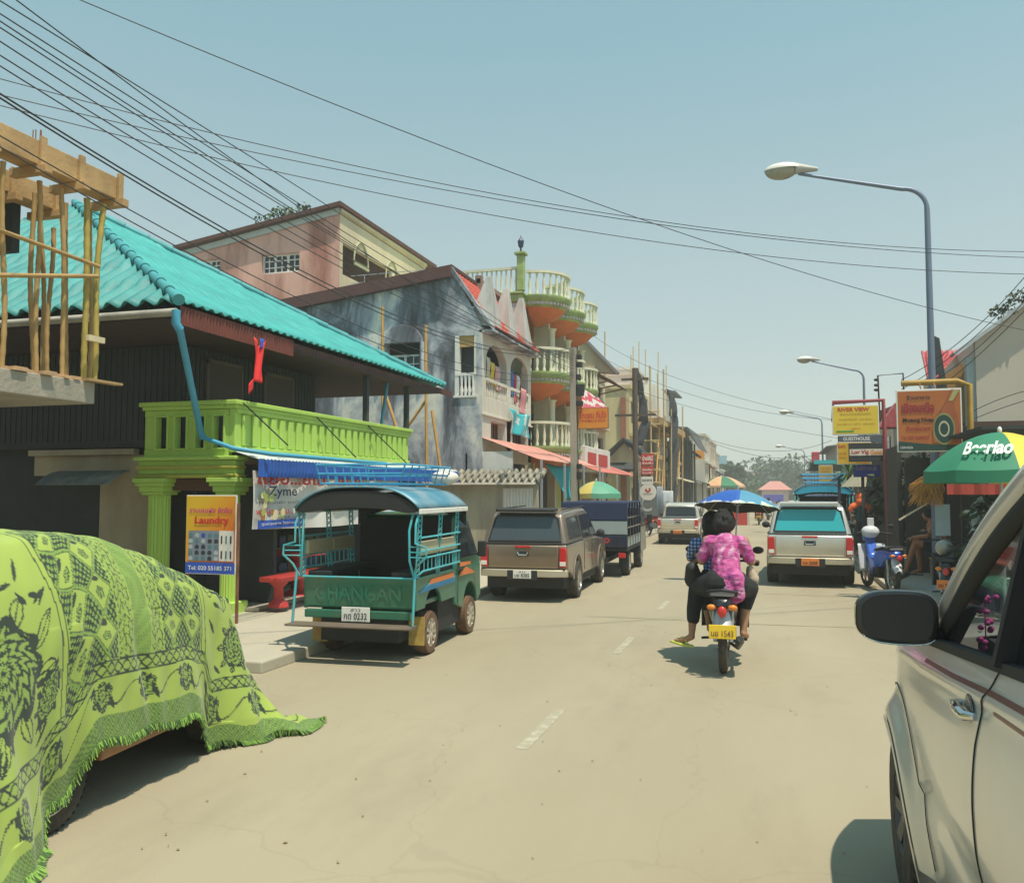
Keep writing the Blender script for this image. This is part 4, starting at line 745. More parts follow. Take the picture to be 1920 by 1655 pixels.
# ================================================================ left row, far part
def box_building(name, label, u0, u1, Y, vtop, col, depth, cat='building', ups=(), front_x=None, windows=3, floors=3, vtop2=None, base=0.0, roof=None, dirtc=None, parapet=True):
    """a block whose camera-side wall spans the pixels u0..u1 at distance Y and whose street side runs back by depth"""
    x0, x1 = gy(u0, 900, Y).x, gy(u1, 900, Y).x; h = gy(u1, vtop, Y).z
    t = thing(name, label, cat, ((x0 + x1) / 2, Y, 0), world=True)
    m = mat('wall_%d_%d_%d' % tuple(int(c * 100) for c in col), col, .85, var=.1, scale=.8, dirt=dirtc or tuple(c * .4 for c in col), dirtamt=.45, streak=True)
    b = MB(); x0b = min(x0, x1 - 3)
    fh = (h - .4) / floors; holes = []; n = windows
    for f in range(floors):
        for k in range(n):
            y = Y + depth * (k + .5) / n; w_ = depth / n * .3; z = f * fh + .9; holes.append((y - w_, y + w_, z, z + fh * .52))
    holed(b, roadf(x1), Y, Y + depth, base, h, holes, .2); b.box(x0b, x1 - .25, Y + .001, Y + depth, base, h - .3)
    b.face([(x0b, Y, base), (x1, Y, base), (x1, Y, h), (x0b, Y, h)]); b.face([(x0b, Y + depth, base), (x1, Y + depth, base), (x1, Y + depth, h), (x0b, Y + depth, h)])
    if parapet: b.box(x1 - .1, x1 + .12, Y - .05, Y + depth, h - .1, h + .12); b.box(x0b, x1 - .1, Y - .1, Y + .1, h - .1, h + .12)
    for f in range(1, floors): b.box(x1 - .02, x1 + .25, Y, Y + depth, f * fh + .1, f * fh + .28)
    b.build('walls', m, t)
    for hh in holes: window(t, roadf(x1), hh, 1, 1, d=.1, fm=mat('grey_frame', (.3, .29, .26), .7), w=.06)
    return t, x0, x1, h
# white block with red panels just past the balcony building, pale gable above it
t, x0, x1, h = box_building('white_gabled_building', 'cream building with a long sloping gable line behind the power pole', 1080, 1112, 38, 690, (.60, .52, .36), 3.0, windows=1)
gp = gy(1084, 620, 38); ge = gy(1155, 700, 38)
b = MB(); b.prism([(gy(1040, 690, 38).x, gy(1040, 690, 38).z), (ge.x, ge.z), (gp.x, gp.z)], 'y', 38.1, 38.5); b.build('gable', M_cream2, t)
b = MB(); b.beam((gp.x - .1, 38.05, gp.z + .05), (ge.x + .1, 38.05, ge.z), .35, .12); b.build('verge_board', mat('grey_verge', (.25, .26, .28), .7), t)
t = thing('red_panel_balcony', 'white balcony with two red panels above the tiled awning', 'balcony', (-8, 38.5, 3), world=True)
q0 = gy(1092, 842, 37.5); q1 = gy(1145, 872, 37.5); X_ = -7.0
a, c = gx(1098, 835, X_), gx(1144, 852, X_); zt, zb = a.z, gx(1098, 880, X_).z
b = MB(); b.box(XF, X_, a.y, c.y, zb, zt); b.build('parapet', M_white, t, bevel=.02)
for u0, u1 in ((1102, 1117), (1122, 1138)): y0, y1 = gx(u0, 860, X_).y, gx(u1, 860, X_).y; b = MB(); b.box(X_, X_ + .03, y0, y1, zb + (zt - zb) * .22, zt - (zt - zb) * .25); b.build('red_panel', M_red, t)
t = thing('upper_awning', 'dark red tin awning sticking out high above the orange sign', 'awning', (-7.4, 37.5, 6), world=True)
a, c, d, e = gx(1086, 682, XF), gx(1122, 686, XF), gx(1147, 714, -6.6), gx(1105, 712, -6.6)
b = MB(); b.slab([a, (XF, a.y + 3.8, a.z), (-6.6, a.y + 3.8, a.z - .75), (-6.6, a.y + .1, a.z - .75)], .05); b.build('roof_sheet', mat('dark_awning', (.09, .035, .035), .8, var=.3), t)
for k in range(3): b = MB(); b.beam((XF, a.y + .2 + k * 1.6, a.z - 1.0), (-6.7, a.y + .2 + k * 1.6, a.z - .75), .05); b.build('bracket', M_rust, t)
t = thing('red_patterned_tarp', 'white and crimson patterned tarpaulin stretched above the orange sign', 'tarpaulin', gx(1100, 735, -7.3), world=True)
a, c, d, e = gx(1090, 728, -7.3), gx(1128, 748, -7.3), gx(1139, 768, -6.8), gx(1092, 768, -6.8)
mt_, nt, pb = newmat('crimson_white_print'); tc = N(nt, 'ShaderNodeTexCoord'); n1 = N(nt, 'ShaderNodeTexWave'); n1.inputs['Scale'].default_value = 1.4; n1.inputs['Distortion'].default_value = 7; nt.links.new(tc.outputs['Object'], n1.inputs[0]); rp = N(nt, 'ShaderNodeValToRGB'); rp.color_ramp.interpolation = 'CONSTANT'
el = rp.color_ramp.elements; el[0].color = (.55, .06, .1, 1); el[1].color = (.62, .58, .54, 1); el[1].position = .5; nt.links.new(n1.outputs['Fac'], rp.inputs[0]); nt.links.new(rp.outputs[0], pb.inputs['Base Color'])
b = MB(); b.slab([a, e, d, c], .02); b.build('sheet', mt_, t)
# power pole with orange shop sign
pp = gx(1077, 900, -6.2); PX_, PY_ = pp.x, pp.y
t = thing('power_pole', 'tall square concrete power pole with black cable boxes beside the balcony building', 'utility pole', (PX_, PY_, 0), world=True); ztp = gx(1073, 650, -6.2).z
b = MB(); b.beam((PX_, PY_, .1), (PX_ - .03, PY_, ztp), .2, .2); b.build('shaft', M_con, t, bevel=.02)
rg = random.Random(4)
for (v, s_) in ((676, 1), (690, 1), (712, 1), (730, 1), (742, 1), (760, 1), (875, 1), (890, 1)):
    z = gx(1085, v, -6.2).z; b = MB(); b.box(PX_ + .1, PX_ + .1 + rg.uniform(.12, .25), PY_ - .1, PY_ + .1, z - rg.uniform(.06, .16), z + .08); b.build('cable_box', M_black, t, bevel=.02)
b = MB()
for k in range(4): b.tube([(PX_ + .11 + .03 * k, PY_ - .1, .2 + k * .5), (PX_ + .15 + .02 * math.sin(k), PY_ - .12, 2.5), (PX_ + .12, PY_ - .1, 4.5), (PX_ + .13, PY_ - .1, ztp - .2)], .012, 4)
b.build('cables', M_black, t)
def signboard(name, label, u0, v0, u1, v1, Y, m, lines, edge=M_rust, cat='sign', thick=.06, parent=None, group=None):
    """board facing the camera side; lines = (text, x 0..1, y 0..1, w, h, material, bold)"""
    a, c = gy(u0, v0, Y), gy(u1, v1, Y); w, h = c.x - a.x, a.z - c.z; cx_, cz_ = (a.x + c.x) / 2, (a.z + c.z) / 2
    t = thing(name, label, cat, (cx_, Y, c.z), world=True, group=group) if parent is None else parent
    b = MB(); b.box(a.x, c.x, Y, Y + thick, c.z, a.z); b.build('frame', edge, t, bevel=.005)
    b = MB(); b.box(a.x + .02 * w, c.x - .02 * w, Y - .004, Y - .001, c.z + .03 * h, a.z - .03 * h); f = b.build('face', m, t)
    for tx, x, y, ww_, hh_, mm, bo in lines: text(tx, fr_cam(a.x + x * w, Y - .007, c.z + y * h), ww_ * w, hh_ * h, mm, f, bold=bo)
    return t, a, c
signboard('orange_shop_sign', 'orange and yellow shop sign fixed to the concrete power pole', 1083, 765, 1141, 803, PY_ + .12, mat('orange_sign_face', (.7, .27, .03), .5, var=.2, scale=1.5, dirt=(.6, .05, .03), dirtamt=.7), [('โกดอน ทันใจ', .5, .66, .85, .34, M_txtr, .02), ('PHARMACIE SHOP', .5, .38, .8, .13, M_txtr, .01)])
# parasol and small stall under the tile awning
def parasol(name, label, x, y, zr, r, h, mats_, n=8, pole=True, cat='parasol', valance=.16, tilt=0, base=True, ribs=True):
    t = thing(name, label, cat, (x, y, .12)); z0 = zr - .12
    t.rotation_euler = (tilt, 0, 0)
    can = None; b = MB(); M_ = 10; b.m = 0
    for k in range(n):
        b.m = k % len(mats_); a0, a1 = 2 * math.pi * k / n, 2 * math.pi * (k + 1) / n
        def fn(u, v):
            a = a0 + (a1 - a0) * u; rr = r * v; s_ = 1 - .035 * math.sin(u * math.pi) * v; hh = h * math.cos(v * math.pi / 2 * .92) ** .9 if v < 1 else 0
            return (rr * s_ * math.cos(a), rr * s_ * math.sin(a), z0 + h * (1 - v ** 1.9) - .03 * h * math.sin(u * math.pi) * v)
        b.grid(6, M_, fn)
        if valance: b.grid(6, 2, lambda u, v: ((r * (1 - .035 * math.sin(u * math.pi))) * math.cos(a0 + (a1 - a0) * u) * (1 + .01 * v), (r * (1 - .035 * math.sin(u * math.pi))) * math.sin(a0 + (a1 - a0) * u) * (1 + .01 * v), z0 - .03 * h * math.sin(u * math.pi) - valance * v))
    can = b.build('canopy', mats_, t, smooth=28)
    b = MB(); b.ell((0, 0, z0 + h + .03), (.03, .03, .05)); b.build('finial', M_white, can, smooth=60)
    if ribs:
        b = MB()
        for k in range(n): a = 2 * math.pi * k / n; b.tube([(.02, 0, z0 + h - .03), (r * .5 * math.cos(a), r * .5 * math.sin(a), z0 + h * (1 - .5 ** 1.9) - .02), (r * math.cos(a), r * math.sin(a), z0 - .01)], .006, 4); b.tube([(0, 0, z0 + h * .3), (r * .5 * math.cos(a), r * .5 * math.sin(a), z0 + h * (1 - .5 ** 1.9) - .02)], .005, 4)
        b.build('ribs', M_steel, can)
    if pole: b = MB(); b.tube([(0, 0, 0), (0, 0, z0 + h)], .022, 8); b.build('pole', M_steel, t)
    if base: b = MB(); b.lathe([(.25, 0), (.24, .1), (.05, .14), (.04, .3)], n=14); b.build('base', M_con, t)
    return t, can
q = gx(1118, 922, -5.9); parasol('market_parasol', 'small green and yellow parasol under the tiled awning', q.x, q.y, q.z - .05, .85, .42, [mat('parasol_green', (.10, .33, .22), .6), mat('soft_yellow', (.5, .42, .12), .6), MATS['parasol_green'], MATS['parasol_green']], cat='parasol')
# yellow building with rust column marks
t, x0, x1, h = box_building('yellow_building', 'pale yellow building with a bare brick column and scaffold behind the orange sign', 1128, 1181, 50, 725, (.58, .50, .27), 9, windows=3)
a = gy(1163, 745, 49.9); c = gy(1174, 850, 49.9); b = MB(); b.box(a.x, a.x + (gy(1176, 900, 50).x - a.x) * .9, 49.8, 49.99, .1, a.z); b.build('brick_column', mat('red_brick', (.30, .12, .07), .9, var=.4, scale=6), t)
b = MB(); a = gy(1155, 845, 49.6); c = gy(1180, 858, 49.6); b.box(a.x, c.x, 48.6, 49.99, c.z, a.z); b.build('porch_box', M_white, t); b = MB(); b.prism([(48.0, c.z - .7), (49.99, c.z - .0), (49.99, c.z - .12), (48.0, c.z - .85)], 'x', a.x - .8, c.x + .5); b.build('porch_roof', M_dark, t)
t, x0, x1, h = box_building('pink_white_building', 'pinkish white building with grey roof lines rising behind the yellow one', 1133, 1186, 58, 700, (.62, .50, .42), 8, windows=3, floors=4)
t, x0, x1, h = box_building('white_tower_building', 'tall white block with banded parapet behind the black netting', 1160, 1191, 64, 690, (.66, .63, .56), 7, windows=3, floors=4)
# black debris nets hanging down the scaffolds
def net(label, pts, X):
    P = [gx(u, v, X) for u, v in pts]; t0 = P[0].copy(); b = MB(); n = len(P) // 2; L = P[:n]; Rr = P[n:][::-1]
    for i in range(n - 1): b.grid(5, 4, lambda u, v, i=i: tuple(L[i].lerp(L[i + 1], v).lerp(Rr[i].lerp(Rr[i + 1], v), u) - t0 + Vector((.12 * math.sin(u * 6 + v * 3 + i), 0, 0))))
    o = b.build('debris_net', mat('black_net', (.02, .022, .028), .9, var=.3), smooth=60, solid=.03); o.location = t0; return tag(o, label, 'net')
net('black debris net hanging down the left bamboo scaffold', [(1191, 690), (1196, 740), (1200, 790), (1194, 835), (1207, 835), (1216, 790), (1205, 740), (1196, 690)], -6.6)
net('long curved black debris net at the far right end of the bamboo scaffold', [(1250, 729), (1255, 780), (1254, 860), (1252, 940), (1252, 985), (1268, 985), (1272, 900), (1270, 820), (1268, 780), (1263, 740)], -6.4)
# scaffold frame between the nets: individual poles
M_sc = mat('pale_bamboo', (.48, .36, .16), .7, var=.4, scale=3)
rg = random.Random(21); names = []
t = thing('bamboo_scaffold', 'bright bamboo scaffold of lashed poles round an unfinished upper floor', 'scaffold', (-7, 56, 0), world=True)
for k in range(9):
    y = 50 + k * 1.7; x = -6.9 + .5 * (k % 2); b = MB(); b.tube([(x, y, 0), (x + rg.uniform(-.1, .1), y + rg.uniform(-.1, .1), rg.uniform(6.2, 8.4) if k > 2 else 9.4)], .055, 6); b.build('upright', M_sc, t)
for k in range(7):
    z = 1.6 + k * .85 + (.1 if k % 2 else 0); b = MB(); b.tube([(-6.9, 49.5, z), (-6.9, 65.5, z + rg.uniform(-.1, .1))], .045, 6); b.tube([(-6.4, 50, z), (-7.9, 50.2, z)], .04, 5); b.build('ledger', M_sc, t)
for k in range(5): b = MB(); y = 50 + k * 3; b.tube([(-6.8, y, .5), (-6.8, y + 3, 6.5)], .045, 6); b.build('brace', MATS['orange_pole'], t)
b = MB(); b.box(-8.6, -6.5, 52, 65.5, 6.1, 6.5); b.box(-7.0, -6.8, 52, 65.5, 4.0, 4.2); b.build('formwork_floor', M_form, t)
t = thing('half_built_house', 'half built concrete house with white unpainted walls between the black nets', 'building', (-9, 62, 0), world=True)
b = MB(); b.box(-12, -7.6, 57, 66, 6.5, 9.2); b.build('upper_wall', M_white, t); b = MB(); b.box(-12, -7.9, 52, 66, 0, 6.1); b.build('lower_wall', mat('raw_concrete_pale', (.42, .38, .3), .9, var=.3, scale=2, dirt=(.15, .12, .1)), t)
b = MB(); b.prism([(-9.5, 9.5), (-6.9, 9.3), (-6.9, 9.4), (-9.5, 9.75)], 'y', 63, 67.5); b.build('roof_sheet', mat('blue_grey_sheet', (.13, .17, .2), .7), t)
# bare poles standing above the site
for k, (u, v0, v1, Y, lb) in enumerate(((1183, 665, 720, 56, 'bare bamboo pole above the yellow building roof'), (1187, 650, 720, 57, 'tallest thin pole by the left net'), (1198, 640, 700, 58, 'thin pole standing right above the left net'), (1210, 655, 780, 60, 'thin pole just right of the white tower block'), (1220, 690, 800, 60, 'shorter thin pole between the two nets'), (1234, 660, 800, 61, 'tall thin pole midway between the two nets'), (1249, 685, 790, 62, 'thin pole directly left of the curved net'), (1134, 622, 655, 40, 'pair pole rising above the cream gable'))):
    p, q = gy(u, v1 + 60, Y), gy(u, v0, Y); b = MB(); b.tube([(0, 0, 0), tuple(q - p)], .035, 5); o = b.build('site_pole', M_sc); o.location = p; tag(o, lb, 'pole', 'bare poles above the building site')
# wooden pole with stacked red signs and a round sign
q = gx(1192, 900, -5.9); t = thing('wooden_pole', 'dark wooden power pole in front of the scaffold', 'utility pole', (q.x, q.y, 0), world=True); b = MB(); b.tube([(q.x, q.y, 0), (q.x, q.y, gx(1190, 690, -5.9).z)], .12, 8); b.build('shaft', mat('dark_pole', (.09, .075, .06), .9, var=.3), t)
b = MB(); zt = gx(1190, 700, -5.9).z; b.box(q.x - .9, q.x + .9, q.y - .05, q.y + .05, zt - 1.9, zt - 1.8); b.build('crossarm', MATS['dark_pole'], t); b = MB(); b.box(q.x - .6, q.x + .6, q.y - .05, q.y + .05, zt - .3, zt - .2); b.build('crossarm', MATS['dark_pole'], t)
YS2 = q.y - .3
signboard('red_lightbox_sign', 'upper red and white lightbox sign stacked on the dark wooden pole', 1202, 850, 1226, 872, YS2, M_red, [('ป้าย', .3, .6, .4, .4, M_txtw, .03), ('SALE', .72, .6, .4, .4, M_txtw, .03), ('ร้านค้า', .5, .2, .8, .2, M_txtw, .02)])
signboard('red_lightbox_sign', 'lower plain red lightbox sign below the red and white one', 1202, 874, 1226, 890, YS2, M_red, [('มือถือ', .5, .6, .8, .25, M_txtw, .02), ('ร้านค้า', .5, .25, .8, .2, M_txtw, .02)])
signboard('white_lightbox_sign', 'white rectangular sign under the two red lightboxes', 1202, 893, 1225, 908, YS2, M_platew, [('ธนาคาร', .5, .5, .8, .3, M_txt, .02)])
q = gx(1215, 922, -5.6); t = thing('round_sign', 'round white sign with a red mark low beside the dark wooden pole', 'sign', (q.x, q.y, 1), world=True); b = MB(); b.lathe([(.001, -.03), (.38, -.03), (.38, .03), (.001, .03)], (q.x, q.y, q.z), 28, 'y'); b.build('disc', M_platew, t, smooth=40)
b = MB(); b.lathe([(.05, -.036), (.13, -.036)], (q.x, q.y, q.z + .1), 18, 'y', a0=.6, a1=5.2); b.build('red_mark', M_red, t); text('MARKET', fr_cam(q.x, q.y - .036, q.z - .1), .45, .07, M_txt, t); b = MB(); b.tube([(q.x - .3, q.y + .04, 0), (q.x - .3, q.y + .04, q.z)], .03, 6); b.build('post', M_steel, t)
t = thing('grey_hoarding', 'grey painted board with a large pale letter behind the parked motorbikes', 'hoarding', (-6.4, 43, 0), world=True); a, c = gy(1196, 905, 44), gy(1232, 975, 44); b = MB(); b.box(a.x, c.x, 44, 44.1, .13, a.z); b.build('board', mat('slate_board', (.12, .14, .14), .8, var=.2), t); text('C', fr_cam(gy(1211, 945, 44).x, 43.99, gy(1211, 945, 44).z), .6, .75, mat('pale_letter', (.4, .45, .42), .7), t, bold=.02)
t = thing('tin_hoarding', 'tall pale blue corrugated tin fence in front of the half built house', 'fence', (-6.5, 48, 0), world=True)
for (u0, u1, v0, m) in ((1228, 1243, 912, mat('tin_blue', (.25, .3, .36), .5, .3)), (1243, 1262, 920, mat('tin_pale', (.42, .47, .5), .5, .3))):
    a, c = gy(u0, v0, 47), gy(u1, v0, 47); b = MB(); b.grid(40, 1, lambda u, v: (a.x + (c.x - a.x) * u, 47 + .04 * math.sin(u * 60), .1 + (a.z - .1) * v)); b.build('tin_sheet', m, t, smooth=60, solid=.01)
# dark gabled shed and far blocks
t = thing('gabled_shed', 'open timber shed with a rusty gabled tin roof beyond the right net', 'shed', (-7, 66, 0), world=True)
a = gy(1262, 806, 66); c = gy(1312, 842, 66); ct = gy(1288, 806, 66); b = MB(); b.prism([(a.x - 1, a.z - .2), (a.x, a.z + .1), (ct.x, ct.z), (c.x, c.z), (c.x - .05, c.z + .12), (ct.x + .1, ct.z + .2), (a.x, a.z + .25), (a.x - 1, a.z - .05)], 'y', 65.5, 74); b.build('roof', mat('dark_tin_roof', (.07, .07, .07), .8, var=.4), t)
b = MB(); b.prism([(a.x, a.z - 1.6), (c.x - .6, c.z - .1), (ct.x, ct.z - .1), (a.x, a.z)], 'y', 66.3, 66.4); b.build('gable', mat('weathered_ochre', (.32, .28, .18), .9, var=.3), t)
rg = random.Random(8)
for k in range(9):
    x = a.x + (c.x - a.x - .4) * k / 8; b = MB(); b.box(x - .06, x + .06, 66, 66.12, .1, a.z - .3 - k * .1); b.build('post', rg.choice([M_dark, M_white, M_dark]), t)
b = MB(); b.box(a.x - 1, c.x - 1, 70, 70.2, 0, a.z - .6); b.build('back_wall', mat('grey_inner', (.15, .15, .14), .9), t)
far = [('far_shophouse', 'white shophouse with square dark windows beyond the shed', 1296, 1322, 80, 815, (.62, .58, .48), 6), ('far_shophouse', 'cream shophouse with an orange awning at the end of the left row', 1312, 1334, 92, 828, (.6, .5, .38), 8), ('far_shophouse', 'narrow grey shophouse farthest along the left side', 1326, 1340, 112, 848, (.5, .48, .42), 10), ('far_shophouse', 'low pale shophouse at the very end of the left row', 1336, 1350, 135, 880, (.5, .5, .46), 14)]
for nm, lb, u0, u1, Y, vt, col, dp in far: box_building(nm, lb, u0, u1, Y, vt, col, dp, windows=3, floors=3)
t = thing('street_awnings', 'run of dark shop awnings and posts along the far left pavement', 'awning', (-6.5, 85, 2.4), world=True)
rg = random.Random(12)
for k in range(9):
    y = 62 + k * 6.5; m = rg.choice([M_dark, M_pawn, mat('grey_awning', (.2, .2, .19), .8), M_cream]); b = MB(); b.prism([(-8.1, 3.3), (-5.9, 2.7), (-5.9, 2.78), (-8.1, 3.4)], 'y', y, y + rg.uniform(4, 6)); b.build('roof_sheet', m, t); b = MB(); b.box(-6.1, -6.0, y + .3, y + .4, .1, 2.72); b.build('post', M_dark, t)
for (lb, u, v, Y, w_, h_, m) in (('orange sign panel on the far cream shophouse', 1311, 852, 78, .9, .8, mat('orange_panel', (.75, .3, .05), .6)), ('red banner strip hanging on the far left row', 1328, 868, 98, .8, 1.4, mat('faded_red', (.5, .15, .14), .7)), ('pale blue sign at the end of the left row', 1348, 862, 125, 2.2, 1.2, mat('pale_blue_sign', (.3, .5, .55), .6))):
    q = gy(u, v, Y); b = MB(); b.box(-w_ / 2, w_ / 2, 0, .08, -h_ / 2, h_ / 2); o = b.build('street_sign', m, bevel=.01); o.location = q; tag(o, lb, 'sign')
t, can = parasol('market_parasol', 'dark green and orange parasol behind the blue umbrella', -4.9, 84, 2.6, 2.1, .9, [mat('deep_green', (.02, .16, .08), .7), mat('peach_canvas', (.6, .35, .2), .7)], cat='parasol')
# ================================================================ trees at the end of the street
def tree(label, x, y, h, r, mats_, n=700, size=.5, rg=None, trunk=.2, z0=0, grp='trees at the end of the street', name='tree', sq=.8):
    rg = rg or random.Random(int(x * 13 + y)); t = thing(name, label, 'tree', (x, y, z0), group=grp)
    b = MB(); th = h - r * sq
    b.tube([(0, 0, -.1), (.1, 0, th * .5), (0, .1, th), (0, 0, h * .9)], [trunk, trunk * .8, trunk * .55, trunk * .15], 8)
    cl = []
    for k in range(9):
        a = rg.uniform(0, 6.28); d = r * rg.uniform(.3, .75); c = (d * math.cos(a), d * math.sin(a), h - r * sq * rg.uniform(.25, 1.5)); cl.append((c, r * rg.uniform(.35, .55)))
        b.tube([(0, 0, th * rg.uniform(.5, .95)), (c[0] * .5, c[1] * .5, c[2] * .8), c], [trunk * .4, trunk * .25, .02], 5)
    b.build('trunk', mat('bark', (.1, .075, .05), .9, var=.4, scale=5), t)
    b = MB()
    for c, q in cl: leaves(b, c, (q * 1.1, q * 1.1, q * .75), n // 9, size, rg, shell=.3)
    b.build('crown', mats_, t); return t
rg = random.Random(31)
TL = [('broad dark tree at the left end of the distant tree line', 1352, 884, 170, 12, 6), ('tall tree crown just right of the last left houses', 1378, 890, 190, 11, 6), ('wide flat topped tree in the middle of the tree line', 1410, 874, 210, 16, 9), ('highest tree with layered crown near the street axis', 1452, 866, 205, 17, 8), ('rounded tree right of the highest crown', 1480, 872, 215, 16, 7), ('bushy tree low in front of the pink roofed house', 1395, 908, 165, 7, 5), ('small dark cypress like tree beside the left row end', 1358, 878, 150, 9, 2.5), ('dim tree behind the right row roofs', 1500, 890, 220, 12, 7)]
for lb, u, v, Y, h, r in TL:
    q = gy(u, v, Y); hh = q.z + 1.0; tree(lb, q.x, Y, hh, r, L_FAR, 1600, 1.25, rg, .35)
t = tag(MB().grid(60, 10, lambda u, v: (-120 + 240 * u, 260 + 120 * v, -.5 + (9 + 5 * math.sin(u * 9) + 3 * math.sin(u * 23 + 1)) * math.sin(v * math.pi * .9 + .1))).build('hill', mat('wooded_hill', (.05, .08, .045), .95, var=.5, scale=.2), smooth=60), kind='structure')
t, x0, x1, h = box_building('pink_roofed_house', 'low house with a pink tiled hipped roof at the end of the street', 1428, 1478, 140, 918, (.55, .45, .42), 8, windows=2, floors=1, parapet=False)
b = MB(); b.add([(x0 - .6, 139.4, h), (x1 + .6, 139.4, h), (x1 + .6, 149, h), (x0 - .6, 149, h), (x0 + 1.2, 144, h + 1.4), (x1 - 1.2, 144, h + 1.4)], [(0, 1, 5, 4), (1, 2, 5), (2, 3, 4, 5), (3, 0, 4)]); b.build('roof', mat('pink_tile', (.5, .22, .19), .8, var=.2), t)
q = gy(1450, 934, 120); b = MB(); b.box(-1.3, 1.3, 0, .1, -.5, .5); o = b.build('street_sign', mat('violet_sign', (.1, .09, .5), .6), bevel=.02); o.location = q; tag(o, 'violet blue sign board in front of the pink roofed house', 'sign')
for lb, u, v, Y, w_ in (('pale long building on the hill behind the trees', 1385, 892, 240, 14), ('smaller pale house on the hill near the tall trees', 1418, 895, 245, 8)):
    t = thing('hill_house', lb, 'building', gy(u, 925, Y), world=True); q = gy(u, v, Y); b = MB(); b.box(q.x - w_ / 2, q.x + w_ / 2, Y, Y + 6, 0, q.z); b.build('walls', M_cream, t); b = MB(); b.prism([(q.x - w_ / 2 - 1, q.z), (q.x + w_ / 2 + 1, q.z), (q.x + w_ / 2 - 1, q.z + 1.2), (q.x - w_ / 2 + 1, q.z + 1.2)], 'y', Y - 1, Y + 7); b.build('roof', mat('ochre_roof', (.4, .35, .2), .8), t)

for k, (y, z, w_, lb) in enumerate(((45.5, 4.3, 2.6, 'dark pointed gable roof edge over the shop before the bamboo scaffold'), (72, 5.6, 3.2, 'dark pointed gable roof edge just past the timber shed'), (86, 5.0, 3.6, 'rusty pointed gable roof edge on the far cream shophouse'), (101, 4.6, 3.6, 'small dark gable roof edge near the end of the left row'))):
    tt = thing('gabled_porch', lb, 'porch', (-7.6, y, z), group='pointed shop porches along the far left'); mm = [M_dark, M_rust][k == 2]
    b = MB(); b.prism([(-w_ / 2, -.6), (0, .55), (w_ / 2, -.6), (w_ / 2 - .1, -.75), (0, .38), (-w_ / 2 + .1, -.75)], 'y', -1.2, 2.2); b.build('roof_sheet', mm, tt); b = MB(); b.prism([(-w_ / 2 + .25, -.75), (w_ / 2 - .25, -.75), (0, .25)], 'y', -.9, -.8); b.build('gable_board', M_cream2, tt)
    for s_ in (-1, 1): b = MB(); b.box(s_ * (w_ / 2 - .35) - .06, s_ * (w_ / 2 - .35) + .06, -1.0, -.9, .1 - z, -.6); b.build('post', M_dark, tt)
# ================================================================ car under a patterned green bedspread
CAR_RZ = R(5.5)
t = thing('covered_car', 'small parked car hidden under a lime green flowered bedspread', 'car', (-4.75, 2.9, 0), CAR_RZ)
# local: x right, y forward, side faces at x = +-0.83, length 0..3.45
b = MB(); prof = [(.05, .42), (.02, 1.0), (.3, 1.4), (1.6, 1.44), (2.2, 1.12), (2.9, .95), (3.1, .7), (3.05, .4)]
b.prism(prof, 'x', -.74, .74); b.v = [(v[0] * (1 - .4 * max(0, v[2] - .8)), v[1], v[2]) for v in b.v]; b.build('body', M_black, t, bevel=.05)
b = MB(); b.box(.70, .80, 1.52, 2.95, .30, .42); b.build('sill', mat('rust_brown_paint', (.32, .16, .07), .5, var=.3, dirt=(.2, .13, .08)), t, bevel=.02)
b = MB(); b.box(-.6, .6, .3, 3.1, .24, .42); b.build('underbody', M_black, t)
def wheel(parent, x, y, r=.31, w=.19, side=1, rim=M_alloy, name='wheel', spokes=7, rimr=.64, z=None, tyre=None):
    """tyre and rim; side=+1 when the outer face looks to +x"""
    z = r if z is None else z
    b = MB(); p = [(r * rimr, -w / 2), (r * .93, -w / 2), (r, -w / 2 + .03), (r, w / 2 - .03), (r * .93, w / 2), (r * rimr, w / 2)]
    b.lathe(p + [p[0]], (x, y, z), 36, 'x')
    for k in range(40):
        a = 2 * math.pi * k / 40; cy, cz = y + r * math.cos(a), z + r * math.sin(a); dy, dz = -math.sin(a) * .011, math.cos(a) * .011
        for s_ in (-1, 1):
            b.add([(x + s_ * .01, cy - dy, cz - dz), (x + s_ * w * .46, cy - dy * .3, cz - dz * .3), (x + s_ * w * .46, cy + dy * 1.4, cz + dz * 1.4), (x + s_ * .01, cy + dy, cz + dz)], [(0, 1, 2, 3)])
    wh = b.build(name, tyre or M_tyre, parent, smooth=35)
    b = MB(); o = side * w / 2; rr = r * rimr
    b.lathe([(rr + .004, o * .96), (rr - .012, o * 1.0), (rr - .03, o * .55), (rr - .035, o * .1), (.001, o * .05)], (x, y, z), 28, 'x')
    b.lathe([(.001, o * .86), (.05, o * .86), (.06, o * .7), (.06, o * .3)], (x, y, z), 14, 'x')
    for k in range(spokes):
        a = 2 * math.pi * k / spokes
        for s_ in (0,):
            p0 = (x + o * .72, y + .04 * math.cos(a), z + .04 * math.sin(a)); p1 = (x + o * .85, y + (rr - .02) * math.cos(a), z + (rr - .02) * math.sin(a)); b.beam(p0, p1, .03, .045 * r / .31)
    b.build('rim', rim, wh, smooth=40)
    return wh
wheel(t, .70, 1.13, .30, .17, 1, rim=mat('silver_hubcap', (.5, .5, .5), .3, .7, var=.15)); wheel(t, .70, 3.05 - .05, .30, .17, 1); wheel(t, -.70, 1.13, .30, .17, -1); wheel(t, -.70, 3.0, .30, .17, -1)
